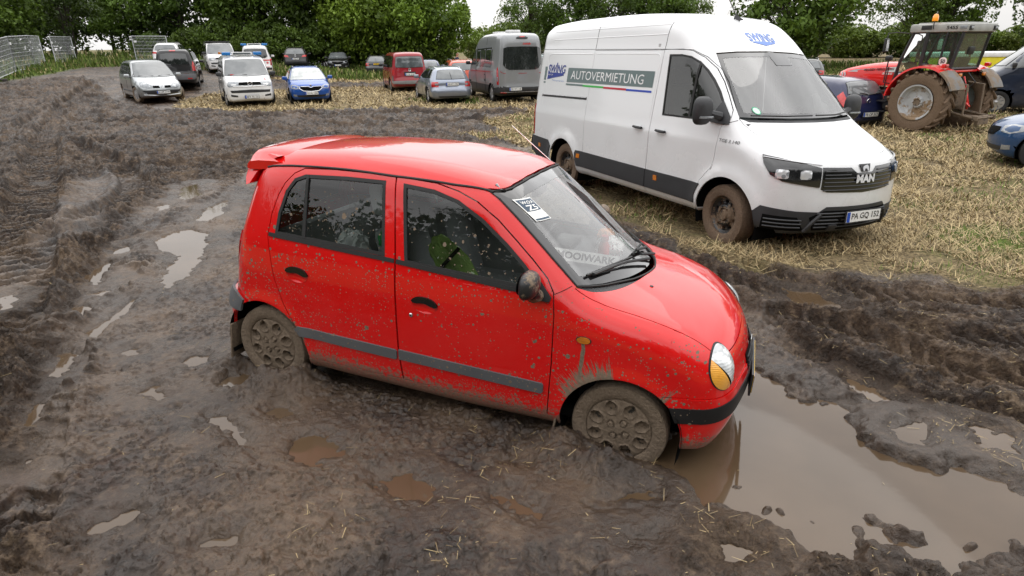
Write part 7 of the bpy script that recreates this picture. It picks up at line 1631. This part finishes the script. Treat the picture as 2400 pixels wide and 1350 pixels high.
    for s in(1,-1):
        q=lambda k:(P[k][0],s*P[k][1],P[k][2])
        mb.tube([q('fb'),((P['fb'][0]+P['ft'][0])/2+.03,s*.60,1.75),q('ft')],.045,bl,6); mb.tube([q('mb'),q('mt')],.05,bl,6); mb.tube([q('rb'),q('rt')],.04,bl,6); mb.tube([(.38,s*.66,1.68),(-.36,s*.62,1.60)],.035,bl,6); mb.tube([(-.08,s*.66,1.64),(-.14,s*.66,2.44)],.025,bl,6)
        mb.tube([(1.10,s*.52,1.05),(.38,s*.62,1.02)],.04,bl,6); mb.tube([(1.08,s*.54,1.45),(.75,s*.66,1.48),(.55,s*.66,1.40),(.38,s*.66,1.40)],.018,bl,6)
    for a,b in(('fb','fb'),('ft','ft'),('rb','rb'),('rt','rt')): mb.tube([(P[a][0],P[a][1],P[a][2]),(P[b][0],-P[b][1],P[b][2])],.04,bl,6)
    cf=mb.build('cab_frame',root)
    gg=glassm('tractor_glass',(.42,.62,.52),.06,dirt=.12)
    for s in(1,-1):
        mb=MB(); mb.add([(1.10,s*.53,1.08),(.90,s*.62,1.75),(.72,s*.61,2.42),(.36,s*.665,2.42),(.38,s*.665,1.1)],[(0,1,2,3,4)],gg); mb.build('cab_door_glass',cf,smooth=False)
        mb=MB(); mb.add([(.34,s*.665,1.66),(.34,s*.665,2.42),(-.47,s*.61,2.42),(-.37,s*.625,1.62)],[(0,1,2,3)],gg); mb.build('side_glass',cf,smooth=False)
    mb=MB(); mb.add([(-.37,-.60,1.56),(-.37,.60,1.56),(-.48,.58,2.42),(-.48,-.58,2.42)],[(0,1,2,3)],gg); mb.build('rear_glass',cf,smooth=False)
    mb=MB(); mb.add([(1.10,-.50,1.1),(1.10,.50,1.1),(.72,.58,2.42),(.72,-.58,2.42)],[(0,1,2,3)],gg); mb.build('front_glass',cf,smooth=False)
    mb=MB(); mb.lathe([(0,.004),(.10,.004),(.10,0)],plain('sign_white',(.75,.75,.72),.5),'y',c=(-.18,.68,1.76),seg=24); V,Fx=fit_text('50',.11,.10,.03); mb.add([(-.18-a,.69,1.76+b) for a,b in V],Fx,M['ink']); mb.build('speed_disc',cf,smooth=False)
    mb=MB(); mb.box((.12,0,2.545),(1.42,1.34,.20),gr,bev=.05); mb.box((.15,0,2.65),(1.1,1.1,.05),gr,bev=.02); ro=mb.build('cab_roof',root)
    for s in(1,-1):
        mb=MB(); mb.box((.40,s*.672,2.56),(.26,.015,.10),bl,bev=.005); mb.box((-.48,s*.673,2.55),(.16,.02,.08),M['clear'],bev=.02); mb.box((-.60,s*.55,2.54),(.03,.16,.10),bl,bev=.01); mb.box((-.62,s*.55,2.54),(.02,.1,.06),M['clear'],bev=.01); mb.build('work_lamp',ro)
    mb=MB(); V,Fx=fit_text('5455',.26,.08,.02); mb.add([(-.22-a,.678,2.55+b) for a,b in V],Fx,M['ink']); mb.build('lettering',ro,smooth=False)
    mb=MB(); mb.tube([(.22,.70,2.52),(.22,.72,2.64),(.22,.70,2.72)],.012,bl,6); mb.lathe([(0,.17),(.04,.16),(.065,.11),(.07,.02),(.065,0),(0,0)],mat('beacon_orange',lambda t:t.pbsdf(Base_Color=(.85,.28,.01,1),Roughness=.15,Emission_Color=(1,.35,.02,1),Emission_Strength=.25,Coat_Weight=1)),'z',c=(.22,.70,2.71),seg=20); mb.build('beacon',ro)
    for s in(1,-1):
        mb=MB(); mb.tube([(.72,s*.62,2.42),(.95,s*.95,2.46),(1.05,s*1.18,2.44),(1.05,s*1.2,2.30)],.014,bl,6); mb.box((1.05,s*1.2,2.15),(.07,.20,.34),bl,rot=(0,0,.2*s),bev=.03); mb.box((1.01,s*1.2,2.15),(.01,.16,.28),M['chrome'],rot=(0,0,.2*s)); mb.build('mirror',root)
        mb=MB(); mb.tube([(1.1,s*.50,1.15),(1.2,s*.75,1.2),(1.16,s*.78,1.75)],.018,bl,6); mb.box((1.16,s*.78,1.82),(.14,.16,.13),bl,bev=.04); mb.build('front_work_lamp',root)
        mb=MB(); mb.tube([(1.14,s*.60,.95),(1.20,s*.68,1.1),(1.16,s*.70,1.6)],.015,bl,6); mb.build('grab_rail',root)
    seat(root,.05,0,1.15,bl,w=.5,back=.6); steering(root,(.62,0,1.62),.2,.6)
    mb=MB(); mb.tube([(1.02,-.28,1.7),(1.02,-.30,2.5)],.045,bl,8); mb.build('exhaust_pipe',root)
    # three-point linkage
    mb=MB()
    for s in(1,-1):
        mb.tube([(-.30,s*.36,.55),(-1.10,s*.42,.42)],.035,iron,6); mb.tube([(-.40,s*.30,1.25),(-.75,s*.38,1.2),(-.80,s*.40,.47)],.028,iron,6); mb.box((-1.12,s*.42,.42),(.14,.06,.12),iron,bev=.02)
    mb.tube([(-1.12,-.42,.42),(-1.12,.42,.42)],.03,iron,6); mb.box((-.75,0,.42),(.7,.12,.07),iron,bev=.01); mb.box((-.40,0,.9),(.2,.5,.5),iron,bev=.04); mb.box((-1.08,0,.36),(.1,.5,.22),iron,bev=.02); lk=mb.build('hitch_linkage',root)
    mb=MB(); mb.tube([(-.42,0,1.38),(-.60,.05,1.0),(-.68,.02,.72),(-.62,-.10,.60)],.03,red,7); mb.box((-.66,.02,.70),(.08,.2,.05),red,rot=(.5,.2,0),bev=.01); mb.tube([(-.40,.18,1.5),(-.55,.1,1.2),(-.45,.2,1.05)],.016,bl,5); mb.tube([(-.40,-.15,1.5),(-.62,-.2,1.25),(-.45,-.1,1.0)],.016,bl,5); mb.build('top_link',lk)
    mb=MB(); mb.box((-.42,0,1.52),(.05,1.0,.05),red,bev=.01); mb.build('rear_cross_bar',root)
tractor()
def fence_panel(a,b,label,signs=2):
    a=np.array([a[0],a[1],gz(*a)]);b=np.array([b[0],b[1],gz(*b)]); root=empty('fence_panel',label,'fence',tuple(a),group='temporary wire fence panels'); d=b-a;L=np.linalg.norm(d);u=d/L; up=np.array([0,0,1.])
    g=plain('galvanised_steel',(.55,.56,.58),.45,metal=.3); mb=MB()
    P=lambda s,z:u*s+up*z
    mb.tube([P(.0,.05),P(0,2.0)],.028,g,6); mb.tube([P(L,.05),P(L,2.0)],.028,g,6); mb.tube([P(0,2.0),P(L,2.0)],.024,g,6); mb.tube([P(0,.15),P(L,.15)],.024,g,6); mb.tube([P(0,1.1),P(L,1.1)],.010,g,5)
    mb.build('frame',root)
    mb=MB(); x=.12
    while x<L: mb.tube([P(x,.15),P(x,2.0)],.0065,g,3); x+=.11
    for z in(.4,.65,.9,1.35,1.6,1.85): mb.tube([P(0,z),P(L,z)],.0065,g,3)
    mb.build('wire_mesh',root)
    for s in(.02,L-.02):
        n=np.cross(u,up); mb=MB(); mb.box(P(s,.05),(.30,.62,.13),plain('fence_foot',(.05,.045,.04),.9),rot=(0,0,math.atan2(u[1],u[0])),bev=.03); mb.build('foot_block',root)
    mb=MB(); n=np.cross(u,up)
    mb.box(P(.20,1.62),(.22,.02,.14),M['white'],rot=(0,0,math.atan2(u[1],u[0]))); mb.build('tag_plate',root)
FP=[(-26.3,31.8),(-27.6,35.0),(-28.9,38.1),(-29.8,41.0),(-31.0,43.6)]
for i,(a,b) in enumerate(zip(FP[:-1],FP[1:])):
    fence_panel(a,b,['wire fence panel at the extreme left end of the fence, nearest one','second wire fence panel from the left on the grass bank','third wire fence panel from the left on the grass bank','short wire fence panel just before the corner of the fence row'][i])
fence_panel((-30.9,44.5),(-32.2,48.6),'wire fence panel at the right end of the row on the bank')
fence_panel((-28.7,50.3),(-26.0,50.1),'single wire fence panel standing behind the black van and silver people carrier')
def trailer():
    x,y=20.5,28.5; root=empty('box_trailer','low yellow trailer with white top seen behind the tractor cab','trailer',(x,y,gz(x,y)),(0,0,math.radians(172)))
    yl=plain('trailer_yellow',(.72,.62,.02),.4); mb=MB(); mb.box((0,0,1.05),(4.6,1.9,.95),yl,bev=.04); mb.build('body',root)
    mb=MB(); mb.box((0,0,1.62),(4.7,2.0,.20),M['white'],bev=.05); mb.build('lid',root)
    for sx in(-.5,.35):
        for s in(1,-1): wheel(root,sx,s,s*.9,.32,.32,.2,.2,'disc',seg=24)
    mb=MB(); mb.tube([(2.3,0,.5),(3.4,0,.45)],.05,M['black'],6); mb.build('drawbar',root)
    for s in(1,-1): mb=MB(); mb.box((-.08,s*.96,.70),(1.6,.12,.06),M['black'],bev=.02); mb.build('mudguard',root)
trailer()
def person():
    root=empty('person','person in dark blue top behind the orange off-roader, seen from the side','person',(-3.3,41.2,gz(-3.3,41.2)+.05),(0,0,math.radians(-20)))
    # one continuous skinned figure standing, head turned to the side
    J=dict(p=(0,0,.95),w=(0,0,1.12),c=(.01,0,1.34),n=(.02,0,1.50),h0=(.03,0,1.58),h1=(.04,0,1.68),h2=(.03,0,1.74),
      ls=(0,.19,1.42),le=(-.02,.25,1.15),lw=(.10,.22,.93),lh=(.14,.21,.85),rs=(0,-.19,1.42),re=(-.02,-.25,1.15),rw=(.10,-.22,.93),rh=(.14,-.21,.85),
      lp=(0,.10,.90),lk=(.03,.12,.50),la=(0,.13,.08),lf=(.16,.14,.04),rp=(0,-.10,.90),rk=(.05,-.12,.50),ra=(0,-.13,.08),rf=(.16,-.14,.04))
    E=[('p','w'),('w','c'),('c','n'),('n','h0'),('h0','h1'),('h1','h2'),('c','ls'),('ls','le'),('le','lw'),('lw','lh'),('c','rs'),('rs','re'),('re','rw'),('rw','rh'),('p','lp'),('lp','lk'),('lk','la'),('la','lf'),('p','rp'),('rp','rk'),('rk','ra'),('ra','rf')]
    Rd=dict(p=.15,w=.14,c=.16,n=.055,h0=.07,h1=.095,h2=.07,ls=.07,le=.05,lw=.032,lh=.035,rs=.07,re=.05,rw=.032,rh=.035,lp=.10,lk=.065,la=.045,lf=.035,rp=.10,rk=.065,ra=.045,rf=.035)
    K=list(J); me=bpy.data.meshes.new('body'); me.from_pydata([J[k] for k in K],[(K.index(a),K.index(b)) for a,b in E],[]); 
    o=bpy.data.objects.new('body',me); COL.objects.link(o); sk=o.modifiers.new('s','SKIN'); sv=me.skin_vertices[0].data if len(me.skin_vertices) else None
    if sv is None:
        bm=bmesh.new(); bm.from_mesh(me); bm.verts.layers.skin.verify(); bm.to_mesh(me); bm.free(); sv=me.skin_vertices[0].data
    for i,k in enumerate(K): sv[i].radius=(Rd[k],Rd[k]); sv[i].use_root=(k=='p')
    o.modifiers.new('u','SUBSURF').levels=2
    dg=bpy.context.evaluated_depsgraph_get(); dg.update(); m2=bpy.data.meshes.new_from_object(o.evaluated_get(dg)); bpy.data.objects.remove(o)
    skin=plain('skin',(.42,.22,.14),.55); cl=plain('shirt_dark_blue',(.012,.015,.05),.85); tr=plain('trousers_dark',(.03,.03,.035),.85); hair=plain('hair_brown',(.10,.05,.025),.7)
    for m in(skin,cl,tr,hair): m2.materials.append(m)
    for f in m2.polygons:
        z=f.center.z; x=f.center.x; f.use_smooth=True
        f.material_index=3 if (z>1.70 or (z>1.60 and x<.02)) else 0 if z>1.50 or (z<.90 and abs(f.center.y)>.17 and z>.78) else 1 if z>.95 else 2
    b=bpy.data.objects.new('body',m2); link(b,root)
    mb=MB(); mb.lathe([(0,.03),(.014,.02),(.012,-.02),(0,-.03)],skin,'z',c=(.135,0,1.655),seg=8); mb.build('nose',b)
person()
# ------------------------------------------------------------------ trees
def leafmesh(name,R,H,nclump,per,seed,leaf=.2,low=0.,m=None,squash=1.):
    r=np.random.default_rng(seed); cs=[];rad=[]
    while len(cs)<nclump:
        p=r.uniform(-1,1,3); d=np.linalg.norm(p)
        if d>1 or d<.35: continue
        z=low+(H-low)*(p[2]*.5+.5); w=R*(.55+.45*math.sin(math.pi*min(1,max(.12,(z-low)/(H-low)*.85+.12))))
        cs.append((p[0]*w,p[1]*w,z)); rad.append(r.uniform(.5,1.15)*R*.27)
    cs=np.array(cs);rad=np.array(rad); C=[];tint=[]
    for c,q in zip(cs,rad):
        n=int(per*r.uniform(.6,1.3)); v=r.normal(size=(n,3)); v/=np.linalg.norm(v,axis=1)[:,None]; v[:,2]=v[:,2]*.75+.1
        C.append(c+v*q*r.uniform(.55,1.1,n)[:,None]*r.uniform(.7,1.25,(1,3))); tint.append(np.full(n,r.random()))
    # loose sprays outside the clumps
    n=int(nclump*per*.12); v=r.normal(size=(n,3)); v/=np.linalg.norm(v,axis=1)[:,None]
    C.append(np.stack([v[:,0]*R*1.02,v[:,1]*R*1.02,low+(H-low)*(.5+.52*v[:,2])],1)); tint.append(r.random(n))
    C=np.concatenate(C);tint=np.clip(np.concatenate(tint)*.6+r.random(len(C))*.4,0,1); n=len(C); C[:,2]=np.maximum(C[:,2],.05)
    a=r.normal(size=(n,3));a/=np.linalg.norm(a,axis=1)[:,None]; b=np.cross(a,r.normal(size=(n,3))+np.array([0,0,1.2])); b/=np.linalg.norm(b,axis=1)[:,None]
    s=leaf*r.uniform(.5,1.3,n)[:,None]; V=np.empty((n,4,3),np.float32); V[:,0]=C-a*s;V[:,1]=C+b*s*.55;V[:,2]=C+a*s;V[:,3]=C-b*s*.55
    me=bpy.data.meshes.new(name); me.vertices.add(n*4); me.vertices.foreach_set('co',V.ravel()); me.loops.add(n*4); me.loops.foreach_set('vertex_index',np.arange(n*4,dtype=np.int32)); me.polygons.add(n)
    me.polygons.foreach_set('loop_start',np.arange(0,n*4,4,dtype=np.int32)); me.polygons.foreach_set('loop_total',np.full(n,4,np.int32)); me.update(calc_edges=True)
    at=me.attributes.new('tint','FLOAT','FACE'); at.data.foreach_set('value',tint.astype(np.float32)); me.materials.append(m); return me,cs
def leafmat(name,c0,c1):
    def f(t):
        a=t.attr('tint')['Fac']; rn=t.new('ShaderNodeObjectInfo').outputs['Random']
        c=t.mix(a,(*c0,1),(*c1,1)); c=t.mix(t.map(rn,0,1,0,.35),c,(c1[0]*.9,c1[1]*.7,c1[2]*.8,1))
        d=t.pbsdf(Base_Color=c,Roughness=.55,Specular_IOR_Level=.35); tr=t.new('ShaderNodeBsdfTranslucent',{'Color':t.mix(.5,c,(.10,.16,.01,1))}).outputs[0]
        return t.mixs(.28,d,tr)
    return mat(name,f)
def trunk_mesh(H,R,cs,seed,lean=.3,stems=1,m=None):
    r=random.Random(seed); mb=MB()
    for k in range(stems):
        x0,y0=(r.uniform(-.8,.8),r.uniform(-.5,.5)) if stems>1 else (0,0); top=(x0+r.uniform(-lean,lean)*2,y0+r.uniform(-lean,lean)*2,H*.8); n=7; pts=[]
        for i in range(n):
            t=i/(n-1); pts.append((x0+(top[0]-x0)*t+.12*math.sin(t*5+seed+k),y0+(top[1]-y0)*t+.1*math.cos(t*4+seed),top[2]*t-.1*(i==0)))
        rb=R*.045*(1 if stems==1 else .6); mb.tube(pts,[rb*(1.35 if i==0 else 1)*(1-.8*i/(n-1)) for i in range(n)],m,7)
    o1=mb
    mb=MB()
    for c in cs[::2]:
        t=min(.9,max(.12,c[2]/H*.75)); b=np.array([top[0]*t*.8,top[1]*t*.8,top[2]*t]); mid=(b+c)/2+np.array([0,0,.25]); mb.tube([b,mid,c],[rb*.35,rb*.22,rb*.1],m,4,cap=False)
    return o1,mb
BARK=plain('bark',(.045,.036,.028),.9,var=.35,bump=.5)
VAR={}
def tree_kind(key,R,H,nclump,per,leaf,low,cols,stems=1,seed=1):
    lm=leafmat('leaves_'+key,*cols); me,cs=leafmesh('crown',R,H,nclump,per,seed,leaf,low,lm)
    a,b=trunk_mesh(H,R,cs,seed,stems=stems,m=BARK); ta=a.build('trunk'); tb=b.build('limbs'); dat=(ta.data,tb.data)
    for o in(ta,tb): bpy.data.objects.remove(o)
    VAR[key]=(me,*dat)
tree_kind('dark_a',4.2,12.5,90,105,.20,.6,((.012,.024,.005),(0.073,0.130,0.016)),seed=3)
tree_kind('dark_b',3.8,11.5,60,95,.19,1.8,((.010,.020,.005),(0.058,0.106,0.016)),stems=3,seed=5)
tree_kind('bright',4.4,8.2,120,170,.19,.2,((.030,.06,.008),(0.247,0.377,0.039)),seed=8)
tree_kind('mid',4.2,10.5,95,140,.20,.5,((.016,.034,.006),(0.143,0.247,0.033)),seed=13)
tree_kind('open',4.6,12.0,80,120,.17,2.0,((.018,.034,.006),(0.143,0.234,0.036)),seed=17)
tree_kind('shrub',2.6,3.6,60,130,.17,.0,((.014,.03,.006),(0.130,0.208,0.029)),stems=3,seed=21)
tree_kind('hedge',3.6,4.6,80,150,.20,.0,((.03,.06,.01),(0.221,0.312,0.052)),stems=3,seed=29)
def tree(kind,x,y,s,label,rot=0,name='broadleaf_tree',cat='tree',group='trees of the tree line',sz=1.):
    z=gz(x,y) if y<125 else 0; root=empty(name,label,cat,(x,y,z-.1),(0,0,rot),group); root.scale=(s,s,s*sz)
    for nm,me in zip(('crown','trunk','limbs'),VAR[kind]):
        o=bpy.data.objects.new(nm,me); link(o,root)
    return root
def plant():
    r=random.Random(5)
    back=[]   # main line behind the parked cars, left to right
    G='dark trees behind the parked cars'
    xs=np.arange(-66,4,3.9)
    for i,x in enumerate(xs):
        k='dark_a' if i%3==0 else 'dark_b' if i%3==1 else 'mid'
        if -13<x<-1: k='mid' if i%2 else 'bright'
        if x>-9: continue
        y=62+1.6*math.sin(i*2.1)-(2.0 if x>-20 else 0)+(.0 if x>-34 else 1.5)
        lab={'dark_a':'tall dense dark green tree in the line behind the parked cars','dark_b':'tall dark tree with several thin stems in the line behind the cars','mid':'mid green leafy tree in the line behind the parked cars','bright':'bright green bushy tree in the line near its right end'}[k]
        tree(k,x+r.uniform(-.6,.6),y,r.uniform(.92,1.1)*(1 if k!='bright' else 1.05),lab,r.uniform(0,6),group=G)
    for i,x in enumerate(np.arange(-28,-12,6.4)):
        tree('dark_b' if i%2 else 'dark_a',x,69+2*math.sin(i*1.7),1.05,'dark tree in the second row deep behind the parked cars',r.uniform(0,6),group='second row of dark trees')
    for i,x in enumerate(np.arange(-31,-6,3.0)):
        y=57.2+1.2*math.sin(i*1.3); 
        tree('shrub',x,y+ (1.0 if x<-32 else 0),r.uniform(.6,.95),'low dark shrub at the foot of the tree line',r.uniform(0,6),'shrub','shrub','shrubs at the foot of the tree line')
    # left bank
    for x,y,s,k in((-36.5,47,.75,'mid'),(-41,44,.8,'dark_b'),(-39,39,.7,'mid'),(-44,49,.9,'dark_a'),(-34.5,51.5,.72,'dark_b')):
        tree(k,x,y,s,'tree with dark foliage on the bank behind the left wire fence',r.uniform(0,6),group='trees on the left bank')
    tree('bright',-7.6,57.5,.95,'brightest yellow green bushy tree between the red van and the camper van',1.2,group='bright trees')
    tree('bright',-12.2,59.5,1.05,'bright green tree directly above the dark red van',3.0,group='bright trees')
    # farther trees to the right
    for i,(x,y,s) in enumerate(((0,78,.95),(3.5,84,1.0),(8,82,.9),(-3,84,.85))):
        tree('hedge' if i!=1 else 'mid',x,y,s*(1.0 if i!=1 else .55),'smaller distant green tree in the gap above the camper van',r.uniform(0,6),group='distant trees in the gap')
    for i,(x,y,s,k) in enumerate(((2.4,70,.72,'open'),(7.0,70,.8,'mid'),(11.0,66,.8,'open'),(14.6,66,.85,'mid'),(17.6,69,.7,'open'))):
        tree(k,x,y,s,'green tree rising behind the roof of the white van',r.uniform(0,6),group='trees behind the white van')
    tree('mid',21.0,50,.98,'large green tree to the right above the white van windscreen',.5,group='large single trees')
    tree('open',24.6,52.5,.92,'large loose tree between the white van and the tractor',2.5,group='large single trees')
    tree('mid',43.8,66,.9,'tree standing behind the tractor cab roof',1.9,group='large single trees'); tree('open',41.4,68,.85,'thin leafed tree behind the tractor beacon',4.,group='large single trees')
    for x,y,s in((45.5,54,.9),(50.5,55,1.0),(56,58,1.0)): tree('dark_a',x,y,s,'big dark green tree at the right edge of the picture',x,group='trees at the right edge')
    for i,x in enumerate(np.arange(12,84,3.6)):
        y=88-.28*(x-14)+2*math.sin(i*2.2); tree('hedge',x,y,r.uniform(.62,.92),'bushy light green shrub in the hedge across the field',r.uniform(0,6),'hedge_shrub','hedge','hedge across the far side of the field')
plant()
def wood_behind():
    lm=leafmat('leaves_far',(.012,.022,.005),(.04,.07,.012)); r=np.random.default_rng(3); n=130000
    x=r.uniform(-75,75,n); edge=12.0+1.8*np.sin(x*.21)+1.4*np.sin(x*.53+1)+1.0*np.sin(x*1.3+2)+.8*np.sin(x*2.7); y=-19-r.uniform(0,5,n); z=r.uniform(0,1,n)**.7*edge*(.85+.3*r.random(n))
    lf=r.random(n)<.4; x=np.where(lf,-50-r.uniform(0,6,n),x); y=np.where(lf,r.uniform(-20,33,n),y); C=np.stack([x,y,z],1); a=r.normal(size=(n,3));a/=np.linalg.norm(a,axis=1)[:,None]; b=np.cross(a,r.normal(size=(n,3)));b/=np.linalg.norm(b,axis=1)[:,None]; s=r.uniform(.2,.42,n)[:,None]
    quads('tree_mass',C,a*s*.6,b*s*1.6,lm,label='dense dark row of trees across the field behind the photographer',cat='trees',tint=r.random(n))
wood_behind()
